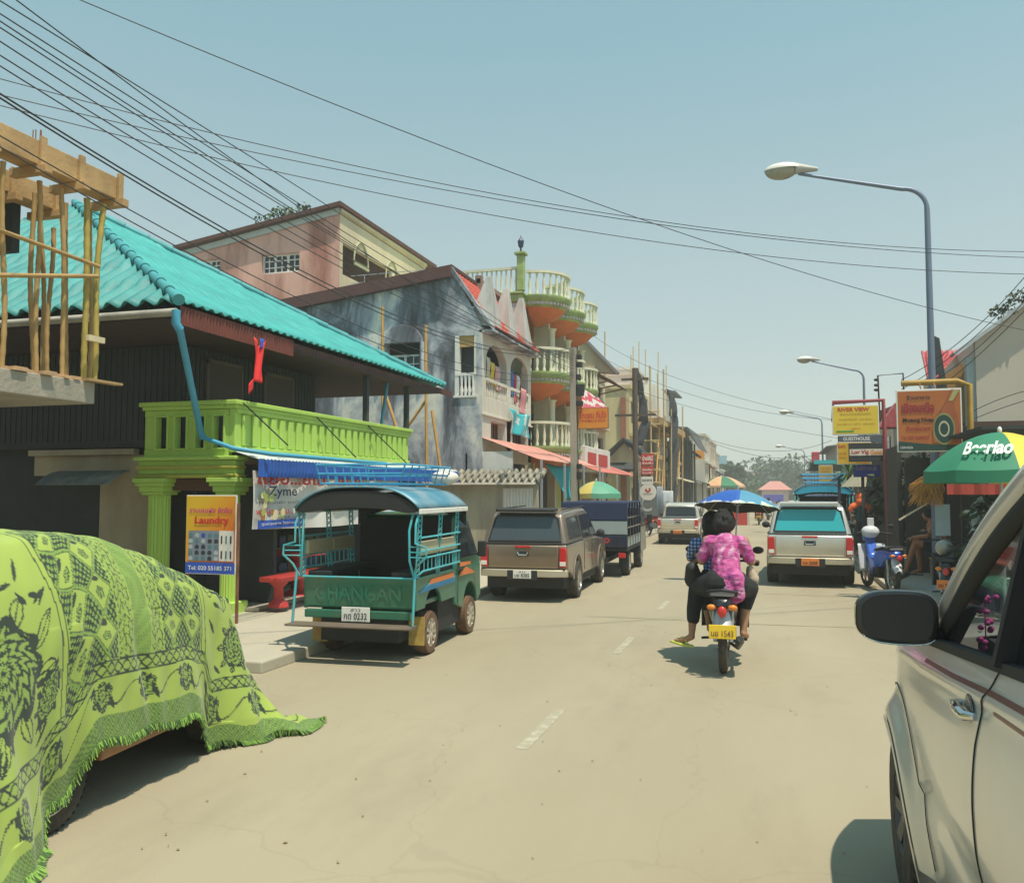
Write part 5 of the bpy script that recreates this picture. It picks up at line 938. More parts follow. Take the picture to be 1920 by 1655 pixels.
# --- the bedspread: one draped sheet. across: parameter a (0 far/left hem .. 1 near/right hem), along: l
def cov_profile(y):
    """height of the top ridge of the covered car at length y (local)"""
    P = [(-.35, 1.50), (0, 1.66), (.6, 1.74), (1.35, 1.76), (1.75, 1.72), (2.15, 1.61), (2.55, 1.44), (2.85, 1.28), (3.05, 1.10), (3.2, .74), (3.38, .32), (3.55, .07), (3.8, .02)]
    for (a, za), (c, zc) in zip(P, P[1:]):
        if a <= y <= c: f = (y - a) / (c - a); f = f * f * (3 - 2 * f) * .5 + f * .5; return za + (zc - za) * f
    return P[0][1] if y < P[0][0] else P[-1][1]
NA, NL = 520, 460
Y0c, Y1c = -.35, 3.78
vs = []; pat_u = []; pat_v = []
def hem_z(y):
    P = [(-.35, .0), (.25, .01), (.85, .03), (1.12, .20), (1.42, .44), (2.3, .40), (2.55, .32), (2.72, .05), (3.3, .03), (4.2, .0)]
    for (a, za), (c, zc) in zip(P, P[1:]):
        if a <= y <= c: f = (y - a) / (c - a); f = f * f * (3 - 2 * f); return za + (zc - za) * f
    return 0
def sect(y):
    """half cross-section from ridge centre to near hem as polyline (x, z)"""
    z = cov_profile(y); end = max(0, min(1, (y - 2.7) / 1.0)); w = .80 - .22 * end * end
    if y < .8: w += .0
    roofw = .56 if y < 1.8 else .56 + .12 * min(1, (y - 1.8) / 1.0)
    zb = min(z - .02, 1.10); sl = .86 + .05 * math.sin(y * 2.1)
    hz = hem_z(y); hx = .88 + .04 * math.sin(y * 3.7) + (.30 * math.exp(-((y - .35) / .35) ** 2)) + .40 * max(0, min(1, (y - 2.8) / .5)) * (1 if hz < .2 else 0)
    return [(0, z), (roofw * .6, z - .006), (roofw, z - .05 * min(1, z)), ((roofw + w) / 2 + .05, (z + zb) / 2 + .02), (w + .03, zb), (.5 * w + .5 * hx + .02, zb * .5 + hz * .5), (hx, hz), ]
def interp(pl, s):
    d = [0]
    for p, q in zip(pl, pl[1:]): d.append(d[-1] + math.hypot(q[0] - p[0], q[1] - p[1]))
    L = d[-1]; x = s * L
    for i in range(len(pl) - 1):
        if x <= d[i + 1] or i == len(pl) - 2:
            f = (x - d[i]) / max(d[i + 1] - d[i], 1e-6)
            # catmull-rom for softness
            p0, p1, p2, p3 = pl[max(i - 1, 0)], pl[i], pl[i + 1], pl[min(i + 2, len(pl) - 1)]
            r = []
            for k in (0, 1):
                m1 = (p2[k] - p0[k]) / 2 * .7; m2 = (p3[k] - p1[k]) / 2 * .7
                r.append((2 * f ** 3 - 3 * f * f + 1) * p1[k] + (f ** 3 - 2 * f * f + f) * m1 + (-2 * f ** 3 + 3 * f * f) * p2[k] + (f ** 3 - f * f) * m2)
            return r[0], r[1], L
yy = 0.0
for j in range(NL + 1):
    y = Y0c + (Y1c - Y0c) * j / NL; pl = sect(y); yy = y
    for i in range(NA + 1):
        a = i / NA; s = abs(2 * a - 1); sg = 1 if a > .5 else -1
        x, z, L = interp(pl, s); hang = max(0, min(1, (1.0 - z) / .8)); dz = 0
        k = hang * hang
        far = max(0, min(1, (y - 2.9) / .8))
        x += sg * 0 if False else 0
        fold = k * (.036 * math.sin(y * 9 + 1.3 * math.sin(y * 2.2) + z * 1.2) + .012 * math.sin(y * 23 + z * 3)) + far * k * .035 * math.sin(y * 17 + z * 2)
        # sag between roof pillars and soft wrinkles, a deep crease near the door edge
        wr = .006 * math.sin(y * 31 + s * 7) * math.sin(s * 13 + y * 3) + .004 * math.sin(y * 11 - s * 21)
        cre = -.035 * math.exp(-((y - 1.86 - .06 * math.sin(z * 4)) / .05) ** 2) * max(0, min(1, (1.25 - z) / .5)) + .02 * math.exp(-((y - 1.97) / .07) ** 2) * hang
        xx = sg * (x + fold + cre + wr * (1 if z < 1.2 else 0)); zz = max(z + wr * (1 if z > 1.0 else .3), .012 + .012 * (1 + math.sin(y * 19 + x * 23)) * (1 if z < .1 else 0))
        hemwob = .02 * math.sin(y * 14) * k; zz = max(zz + hemwob * (1 if s > .9 else 0), .01)
        vs.append((xx, y + .05 * far * math.sin(s * 11), zz)); pat_u.append(sg * s * L); pat_v.append(y)
b = MB(); b.v = vs
keepf = []
for j in range(NL):
    for i in range(NA): keepf.append((j * (NA + 1) + i, j * (NA + 1) + i + 1, (j + 1) * (NA + 1) + i + 1, (j + 1) * (NA + 1) + i))
b.f = keepf; b.mi = [0] * len(keepf)
# woven pattern as a function of the cloth's own coordinates
U = np.array(pat_u); V = np.array(pat_v)
# stretch v so bands lie as on the real cloth: q = distance from near hem
Lh = 1.95
q = np.array([interp_L for interp_L in pat_u])
Lr = {}
rows = NA + 1
Ls = np.array([abs(pat_u[j * rows]) for j in range(NL + 1)]); Lrow = np.repeat(Ls, rows)
Q = Lrow - np.abs(U)                                    # metres up from the hem
Y = V + .02 * np.sin(Q * 5)
def fr(x): return x - np.floor(x)
P = np.zeros_like(Q)                                    # 0 = lime ground, 1 = dark figure
C2 = np.zeros_like(Q)                                   # olive mid tone
# hem: checker weave
hem = Q < .17; chk = (fr(Y * 42 + np.floor(Q * 55) * .5) < .5); C2 = np.where(hem, .85, C2); P = np.where(hem & chk & (Q > .02), .6, P)
# floral border band .17-.37
def flower(x, y, R0, n=7, rings=3.0, tw=0.0, pet=.28):
    r = np.hypot(x, y) / R0; a = np.arctan2(y, x) + tw * r
    edge = 1 + pet * (np.abs(np.sin(a * n / 2)) - .5)
    rr = r / edge
    inside = rr < 1
    line = (np.abs(fr(rr * rings + .15 * np.sin(a * n * 2)) - .5) > .30) | (np.abs(np.sin(a * n / 2 + .6 * np.floor(rr * rings))) < .16)
    return inside & (line | (rr > .9)), inside
bd = (Q >= .17) & (Q < .40)
px = fr(Y / .42) * .42 - .21; f, ins = flower(px, Q - .285, .085, 6, 2.6); P = np.where(bd & f, 1, P); C2 = np.where(bd & ins, .45, C2)
vine = np.abs((Q - .28) - .06 * np.sin(Y / .42 * 2 * np.pi)) < .006; P = np.where(bd & vine & ~ins, 1, P)
for ox, oy, sl in ((.13, .05, 1), (.17, -.05, -1), (.25, .05, 1), (.29, -.05, -1)):
    x = fr((Y - ox) / .42 + .5) * .42 - .21; y_ = Q - .285 - oy; u_ = x * .4 + sl * y_ * .92; w_ = x * .92 - sl * y_ * .4
    lf = (np.abs(w_) < .016 * (1 - (u_ / .042) ** 2)); P = np.where(bd & lf & (np.abs(u_) < .042), 1, P)
# chain band
cb = (Q >= .40) & (Q < .50); z0 = Q - .45
P = np.where(cb & ((np.abs(np.abs(z0) - .043) < .006) | (np.abs(np.abs(z0) - .03 * np.abs(np.sin(Y * 42))) < .007)), 1, P); C2 = np.where(cb, .3, C2)
# inner field: lengthways bands measured along Y
fld = Q >= .50
def band(a, c): return fld & (Y >= a) & (Y < c)
def diamonds(a, c):
    global P, C2
    m = band(a, c); w = (c - a) / 2
    x = (Y - a) / w; y_ = Q / .27
    dx = np.abs(fr(x) - .5) * 2; dy = np.abs(fr(y_) - .5) * 2; d = dx + dy
    P = np.where(m & (d > 1.12), 0, P)
    tri = m & (d > 1.1); sp = (np.sin(Y * 150) * np.sin(Q * 130) > -.15); P = np.where(tri & sp, 1, P); C2 = np.where(tri, .7, C2)
    P = np.where(m & (d > .96) & (d <= 1.1), 0, P); C2 = np.where(m & (d > .92) & (d <= 1.1), .75, C2); P = np.where(m & (np.abs(d - .93) < .035), .8, P)
    fx = (fr(x) - .5) * w; fy = (fr(y_) - .42) * .27; f1, i1 = flower(fx, fy, .035, 5, 2.2); P = np.where(m & f1, .9, P); C2 = np.where(m & i1, .6, C2)
    blob = m & (np.hypot((fr(x) - .42) * 3.2, (fr(y_) - .78) * 6) < .5) & (d < .9); P = np.where(blob, 1, P)
def lace(a, c):
    global P, C2
    m = band(a, c); P = np.where(m & ((np.abs(np.sin(Y * 75 + .8 * np.sin(Q * 30))) < .22) | (np.abs(np.sin(Q * 46 + 1.2 * np.sin(Y * 55))) < .22)), .9, P); C2 = np.where(m, .35, C2)
def stripes(a, c):
    global P, C2
    m = band(a, c); C2 = np.where(m, .75, C2); P = np.where(m & (fr(Y * 60) < .3) & (fr(Q * 50) < .6), .45, P)
def edge(yc):
    global P
    for dd in (-.022, .022): P = np.where(fld & (np.abs(Y - yc - dd) < .005), .9, P)
for a, c in ((1.15, 1.61), (2.08, 2.54)): diamonds(a, c)
for a, c in ((1.62, 1.76), (1.94, 2.07)): lace(a, c)
stripes(1.77, 1.93); edge(1.12); edge(2.58)
for a, c in ((-.4, -.05),): lace(a, c)
# large blossoms
for yc, qc, r0, tw in ((.62, 1.00, .29, 1.2), (2.95, 1.35, .25, 1.0), (2.98, .72, .13, -1.0), (.52, 1.95, .26, .9), (2.95, 2.05, .2, 1), (3.35, .5, .14, .7), (3.55, 1.0, .16, 1), (3.3, 1.05, .12, 1), (.35, .62, .12, 1), (.15, 1.4, .14, 1.3), (.98, .72, .09, -1), (3.75, .6, .12, 1), (3.4, 1.6, .2, 1)):
    f, ins = flower(Y - yc, Q - qc, r0, 9, 4.6, tw, .22); m = fld & ((Y < 1.08) | (Y > 2.62)); P = np.where(m & ins, 0, P); P = np.where(m & f, 1, P); C2 = np.where(m & ins, .55, C2)
    for k in range(9):          # pointed leaves round the blossom
        a = k * 2 * math.pi / 9 + .3; lx, ly = yc + math.cos(a) * r0 * 1.22, qc + math.sin(a) * r0 * 1.22; dx = (Y - lx); dy = (Q - ly)
        u_ = dx * math.cos(a) + dy * math.sin(a); w_ = -dx * math.sin(a) + dy * math.cos(a); hw = r0 * .17 * (1 - (u_ / (r0 * .34)) ** 2); inn = (np.abs(w_) < hw) & (np.abs(u_) < r0 * .34)
        P = np.where(m & inn & ((np.abs(w_) > hw - .011) | (np.abs(w_) < .005)), 1, P)
for k in range(150):             # scattered sprigs
    rg2 = random.Random(k + 50); yc = rg2.choice([rg2.uniform(-.3, 1.05), rg2.uniform(2.65, 4.0)]); qc = rg2.uniform(.55, 2.4); a = rg2.uniform(0, 3.1); dx = Y - yc; dy = Q - qc; u_ = dx * math.cos(a) + dy * math.sin(a); w_ = -dx * math.sin(a) + dy * math.cos(a)
    inn = (np.abs(w_) < .017 * (1 - (u_ / .06) ** 2)) & (np.abs(u_) < .06); P = np.where(fld & inn & (C2 < .3), 1, P)
o = b.build('bedspread', None, None, smooth=80) if False else None
me = bpy.data.meshes.new('bedspread'); me.from_pydata(b.v, [], b.f); me.update()
at = me.attributes.new('figure', 'FLOAT', 'POINT'); at.data.foreach_set('value', P.astype(np.float32)); at = me.attributes.new('tone', 'FLOAT', 'POINT'); at.data.foreach_set('value', C2.astype(np.float32))
me.polygons.foreach_set('use_smooth', [True] * len(me.polygons))
m, nt, pb = newmat('woven_bedspread')
a1 = N(nt, 'ShaderNodeAttribute', attribute_name='figure'); a2 = N(nt, 'ShaderNodeAttribute', attribute_name='tone')
x1 = N(nt, 'ShaderNodeMix', data_type='RGBA'); x1.inputs[6].default_value = (.31, .41, .075, 1); x1.inputs[7].default_value = (.15, .27, .055, 1); nt.links.new(a2.outputs['Fac'], x1.inputs[0])
x2 = N(nt, 'ShaderNodeMix', data_type='RGBA'); x2.inputs[7].default_value = (.018, .034, .022, 1); nt.links.new(a1.outputs['Fac'], x2.inputs[0]); nt.links.new(x1.outputs[2], x2.inputs[6])
nt.links.new(x2.outputs[2], pb.inputs['Base Color']); pb.inputs['Roughness'].default_value = .85; pb.inputs['Sheen Weight'].default_value = .15
tc = N(nt, 'ShaderNodeTexCoord'); nz = N(nt, 'ShaderNodeTexNoise'); nz.inputs['Scale'].default_value = 220; nt.links.new(tc.outputs['Object'], nz.inputs[0]); bp = N(nt, 'ShaderNodeBump'); bp.inputs['Strength'].default_value = .35; bp.inputs['Distance'].default_value = .004
nt.links.new(nz.outputs['Fac'], bp.inputs['Height']); nt.links.new(bp.outputs[0], pb.inputs['Normal']); me.materials.append(m)
BS = bpy.data.objects.new('bedspread', me); COL.objects.link(BS); BS.location = t.location; BS.rotation_euler = t.rotation_euler
tag(BS, 'lime green woven bedspread with dark flowers and diamonds spread over the small car', 'bedspread')
# fringe along the near hem
fb = MB(); rg = random.Random(9)
for j in range(0, NL):
    p = Vector(vs[j * rows + NA]); p2 = Vector(vs[(j + 1) * rows + NA])
    for k in range(5):
        c0 = p.lerp(p2, k / 5) + Vector((.004, 0, .01)); L = rg.uniform(.03, .06); d = Vector((rg.uniform(-.012, .025), rg.uniform(-.02, .02), -min(L, c0.z - .002)))
        if c0.z < .05: d = Vector((L * .9, rg.uniform(-.03, .03), -c0.z + .012))
        s = Vector((0, .005, 0)); fb.m = rg.randrange(2); fb.add([c0 - s, c0 + s, c0 + d + s * .7, c0 + d - s * .7], [(0, 1, 2, 3)])
fo = fb.build('fringe', [mat('fringe_green', (.2, .36, .06), .85), mat('fringe_dark', (.05, .1, .03), .85)], BS)
# ================================================================ vehicles (local: rear bumper at y=0, x right, y forward)
def arcp(cy, cz, r, n=12, a0=0, a1=180):
    return [(cy + r * math.cos(R(a0 + (a1 - a0) * i / n)), cz + r * math.sin(R(a0 + (a1 - a0) * i / n))) for i in range(n + 1)]
def carpaint(name, col, **k):
    return mat(name, col, .32, .55, var=.06, scale=2, coat=.6, dirt=(.4, .33, .22), dirtamt=k.get('dirt', .25), lo=.5, hi=.8)
def taper(v, hw, zb, zt, k):
    """body sides lean in above the belt line"""
    x, y, z = v; w = 1 - k * max(0, z - zb) / (zt - zb); return (x * w, y, z)
def pickup(name, label, cat, loc, rz, paint, canopy=False, glass=None, plate_=None, scale=1.0, group=None, detail=True, spoiler=False):
    t = thing(name, label, cat, loc, rz, group, scale=scale)
    hw, r = .885, .37; ya, yf = 1.12, 4.2
    lower = [(0.06, .62)] + [(.02, 1.12), (1.9, 1.14), (3.55, 1.13), (4.75, 1.03), (5.02, .86), (5.06, .52), (4.75, .44)] + arcp(yf, .40, .46, 12, 0, 180) + [(3.5, .40), (1.75, .42)] + arcp(ya, .42, .46, 12, 0, 180) + [(.45, .55)]
    b = MB(); b.prism(lower, 'x', -hw, hw); b.v = [taper(v, hw, .9, 2.6, .12) for v in b.v]; b.build('body', paint, t, smooth=40, bevel=.045, seg=3)
    b = MB(); b.box(-.84, .84, 1.65, 3.65, .26, .5); b.box(-.78, .78, .2, 4.9, .26, .60); b.box(-.8, .8, ya - .4, ya + .4, .45, .9); b.box(-.8, .8, yf - .4, yf + .4, .45, .9); b.tube([(-.75, ya, r), (.75, ya, r)], .06, 8); b.build('underbody', M_black, t)  # boxes set low and wide to deepen the shade beneath
    top = 1.78; kk = .19
    if canopy: cab = [(.12, 1.10), (.34, 1.70), (.5, 1.75), (1.9, 1.80), (2.9, 1.79), (3.2, 1.72), (3.95, 1.10)]
    else: cab = [(1.72, 1.10), (1.86, 1.66), (2.02, 1.76), (2.9, 1.79), (3.2, 1.72), (3.95, 1.10)]
    b = MB(); b.prism(cab, 'x', -hw + .03, hw - .03); b.v = [taper(v, hw, 1.08, top, kk) for v in b.v]; b.build('canopy' if False else 'cab', paint, t, smooth=40, bevel=.05, seg=3)
    wx = lambda z: (hw - .03) * (1 - kk * (z - 1.08) / (top - 1.08))
    G = glass or M_glass
    # side windows
    wins = [[(2.95, 1.18), (3.72, 1.18), (3.2, 1.64), (2.95, 1.66)], [(2.0, 1.18), (2.88, 1.18), (2.88, 1.66), (2.05, 1.64)]]
    if canopy: wins.append([(.52, 1.22), (1.82, 1.22), (1.82, 1.64), (.66, 1.62)])
    for s_ in (-1, 1):
        for w_ in wins:
            b = MB(); b.slab([(s_ * (wx(z) + .004), y, z) for y, z in w_], s_ * .006); o = b.build('side_window', M_glass, t)
            b = MB(); pts = [(s_ * (wx(z) + .006), y, z) for y, z in w_]; b.tube(pts + [pts[0]], .012, 4); b.build('frame', M_black, o)
    # rear glass
    if canopy: P = lambda x, z: (x * (1 - kk * (z - 1.08) / .7), .12 + (z - 1.10) * .22 / .60 - .006, z); z0, z1, hwr = 1.2, 1.66, .74
    else: P = lambda x, z: (x * (1 - kk * (z - 1.08) / .7), 1.72 + (z - 1.10) * .14 / .56 - .006, z); z0, z1, hwr = 1.22, 1.62, .72
    b = MB(); b.slab([P(-hwr, z0), P(hwr, z0), P(hwr * .98, z1 - .05), P(hwr * .9, z1), P(-hwr * .9, z1), P(-hwr * .98, z1 - .05)], .01); o = b.build('rear_window', G, t, bevel=.003)
    b = MB(); pts = [P(-hwr - .02, z0 - .015), P(hwr + .02, z0 - .015), P(hwr + .01, z1 - .04), P(hwr * .91, z1 + .02), P(-hwr * .91, z1 + .02), P(-hwr - .01, z1 - .04)]; b.tube([(p[0], p[1] - .008, p[2]) for p in pts + [pts[0]]], .022, 6); b.build('frame', M_black, o)
    if canopy:
        b = MB(); b.prism([(.5, 1.765), (.16, 1.76), (.14, 1.80), (.5, 1.83)], 'x', -.6, .6); b.build('spoiler', M_black if spoiler else paint, t, bevel=.012)
        b = MB(); b.box(-hw + .02, hw - .02, .035, .06, 1.125, 1.15); b.box(-hw * .99, -hw * .97, .1, 1.9, 1.13, 1.15); b.box(hw * .955, hw * .978, .1, 1.9, 1.125, 1.145); b.build('canopy_seal', M_black, t)
    else:
        b = MB(); b.box(-.74, .74, .12, 1.68, 1.121, 1.15); b.build('load_bed', mat('bed_liner', (.04, .04, .04), .8), t)
        b = MB(); b.tube([(-.7, 1.6, 1.12), (-.66, 1.62, 1.55), (-.6, 1.63, 1.62), (.6, 1.63, 1.62), (.66, 1.62, 1.55), (.7, 1.6, 1.12)], .025, 8); b.build('roll_bar', paint, t, smooth=50)
    # tailgate: its own pressed panel with handle and lines
    b = MB(); b.prism([(.03, .66), (.0, .70), (-.012, 1.0), (.0, 1.10), (.03, 1.11)], 'x', -.70, .70); tg = b.build('tailgate', paint, t, smooth=35, bevel=.012)
    b = MB(); b.box(-.12, .12, -.022, .0, .90, 1.0); b.build('handle_recess', M_black, tg, bevel=.01); b = MB(); b.tube([(-.1, -.03, .98), (-.08, -.035, .925), (.08, -.035, .925), (.1, -.03, .98)], .014, 6); b.build('handle', M_chrome, tg, smooth=50)
    b = MB(); b.box(-.16, .16, -.02, .01, 1.06, 1.10); b.build('brake_light', M_redlens, tg, bevel=.005)
    for s_ in (-1, 1):
        b = MB(); b.prism([(s_ * .72, .68), (s_ * .86, .70), (s_ * .872, 1.02), (s_ * .84, 1.07), (s_ * .73, 1.07)], 'y', -.012, .16); o = b.build('tail_light', M_redlens, t, bevel=.015)
        b = MB(); b.box(min(s_ * .735, s_ * .85), max(s_ * .735, s_ * .85), -.018, -.008, .72, .80); b.build('reverse_lens', M_platew, o, bevel=.004)
    # bumper
    b = MB(); b.prism([(-hw, .10), (-hw + .02, .02), (-.6, -.06), (.6, -.06), (hw - .02, .02), (hw, .10), (hw - .1, .22), (-hw + .1, .22)], 'z', .50, .64); b.build('bumper', mat('dusty_bumper', (.5, .45, .34), .45, .4, var=.1), t, smooth=35, bevel=.015)
    b = MB(); b.box(-.30, .30, -.075, -.061, .44, .63); bp_ = b.build('plate_recess', M_black, t, bevel=.006)
    if plate_: plate(t, fr_cam(0, -.082, .55), *plate_, w=.36, h=.155)
    for s_ in (-1, 1):
        wheel(t, s_ * .80, ya, r, .24, s_); wheel(t, s_ * .80, yf, r, .24, s_)
        b = MB(); b.ell((s_ * 1.02, 3.3, 1.22), (.10, .07, .085), 14, 8); b.box(min(s_ * .85, s_ * .95), max(s_ * .85, s_ * .95), 3.28, 3.33, 1.15, 1.19); b.build('side_mirror', M_black, t, smooth=50)
        for y in (2.08, 3.0):
            b = MB(); b.box(min(s_ * .88, s_ * .905), max(s_ * .88, s_ * .905), y, y + .16, 1.0, 1.03); b.build('door_handle', M_chrome, t, bevel=.006)
        b = MB()
        for y in (1.93, 2.92, 3.78): b.box(min(s_ * .882, s_ * .889), max(s_ * .882, s_ * .889), y, y + .008, .50, 1.1)
        b.build('door_gap', M_black, t)
        b = MB()
        for yy_ in (ya, yf):
            pts = [(s_ * (hw + .0), p[0], p[1]) for p in arcp(yy_, .42, .475, 12)]; b.tube(pts, .022, 6)
        b.build('wheel_arch', paint, t, smooth=50)
        b = MB(); b.tube([(s_ * (wx(1.72) - .02), .55 if canopy else 1.95, 1.80), (s_ * (wx(1.75) - .02), 3.0, 1.83)], .015, 6); b.build('roof_rail', M_black, t)
    return t
brown = carpaint('bronze_paint', (.26, .20, .15)); silver = carpaint('silver_paint', (.62, .62, .57), dirt=.3); whitep = carpaint('champagne_paint', (.68, .66, .58))
p = gz(1088, 1119); pickup('canopy_pickup', 'bronze brown pickup truck with a closed canopy parked behind the green passenger truck', 'pickup truck', (p.x - .86 * .95, p.y - 1.15 * .95, 0), R(2.5), brown, True, glassmat('smoke_glass', (.05, .065, .075), 1, .12), ('ลาว', 'บย 8385', M_platew), .93, spoiler=True)
p = gz(1450, 1088); pickup('canopy_pickup', 'silver canopy pickup with a turquoise rear window on the right of the road', 'pickup truck', (.66, p.y - 1.3, 0), R(-1.5), silver, True, glassmat('turquoise_glass', (.03, .37, .41), 1, .12), (None, 'กข 2008', mat('plate_orange', (.75, .22, .04), .5)), .98)
p = gz(1245, 1015); pickup('open_pickup', 'white pickup truck with an open load bed driving away in the distance', 'pickup truck', (-3.6, 33.0, 0), R(1), whitep, False, None, (None, 'กค 5521', MATS['plate_orange']), .88)

# ---------------------------------------------------------------- blue caged truck ahead of the bronze pickup
p = gz(1172, 1078)
t = thing('caged_truck', 'dark navy light truck with a blue covered cage body parked ahead of the bronze pickup', 'truck', (p.x - .60, p.y - .7, 0), R(2), scale=.93)
navy = carpaint('navy_paint', (.02, .03, .07)); M_tarp = mat('navy_tarp', (.012, .025, .08), .6, var=.3, scale=4); M_silv = mat('pale_blue_board', (.30, .36, .36), .5, .1, var=.15)
b = MB(); b.box(-.82, .82, 0, 3.0, .66, .74); b.build('load_floor', M_black, t, bevel=.01)
b = MB(); b.box(-.84, .84, -.03, .0, .76, 1.06); tg = b.build('tailgate', navy, t, bevel=.012); text('AD', fr_cam(.25, -.036, .93), .28, .13, M_txtr, tg, bold=.03)
b = MB(); b.box(-.83, .83, -.02, .02, 1.08, 1.42); b.build('rear_board', M_silv, t, bevel=.01)
b = MB(); b.box(-.84, .84, .0, 2.9, 1.86, 1.90); b.box(-.84, .84, -.03, -.005, 1.44, 1.88); b.build('tarpaulin', M_tarp, t, bevel=.02)
for s_ in (-1, 1):
    for i in range(6):
        b = MB(); y = .02 + i * .56; b.beam((s_ * .82, y, .74), (s_ * .82, y, 1.86), .045); b.build('cage_post', navy, t)
    for z in (1.0, 1.25, 1.5): b = MB(); b.beam((s_ * .82, .02, z), (s_ * .82, 2.85, z), .035); b.build('cage_rail', navy, t)
    b = MB(); b.box(min(s_ * .80, s_ * .83), max(s_ * .80, s_ * .83), 0.03, 2.9, .76, .98); b.build('side_board', M_silv, t, bevel=.006)
    b = MB(); b.box(s_ * .70 - .09, s_ * .70 + .09, -.05, -.01, .5, .62); b.build('tail_light', M_redlens, t, bevel=.01)
    wheel(t, s_ * .68, .85, .33, .2, s_); wheel(t, s_ * .70, 3.35, .33, .2, s_)
    b = MB(); b.box(s_ * .68 - .13, s_ * .68 + .13, .46, .48, .2, .5); b.build('mud_flap', M_black, t)
    b = MB(); b.box(s_ * 1.0 - .07, s_ * 1.0 + .07, 3.7, 3.76, 1.25, 1.5); b.build('side_mirror', M_black, t, bevel=.02)
b = MB(); b.prism([(3.02, .5), (3.02, 1.7), (3.15, 1.82), (3.9, 1.84), (4.2, 1.75), (4.42, 1.15), (4.45, .45), (3.8, .42), (3.05, .42)], 'x', -.82, .82); b.v = [taper(v, 1, 1.1, 1.84, .1) for v in b.v]; b.build('cab', navy, t, smooth=40, bevel=.04, seg=3)
b = MB(); b.slab([(-.62, 3.012, 1.25), (.62, 3.012, 1.25), (.58, 3.012, 1.66), (-.58, 3.012, 1.66)], .01); b.build('rear_window', M_glass, t)
for s_ in (-1, 1): b = MB(); b.slab([(s_ * .825, 3.2, 1.15), (s_ * .825, 4.2, 1.15), (s_ * .775, 4.05, 1.68), (s_ * .775, 3.2, 1.68)], s_ * .008); b.build('side_window', M_glass, t)
b = MB(); b.box(-.35, .35, -.1, 4.2, .38, .5); b.build('chassis', M_black, t)
b = MB(); b.box(-.3, .3, -.04, -.02, .48, .62); b.build('bumper', navy, t); plate(t, fr_cam(0, -.06, .52), None, 'บค 4410', M_platey, w=.3, h=.13)

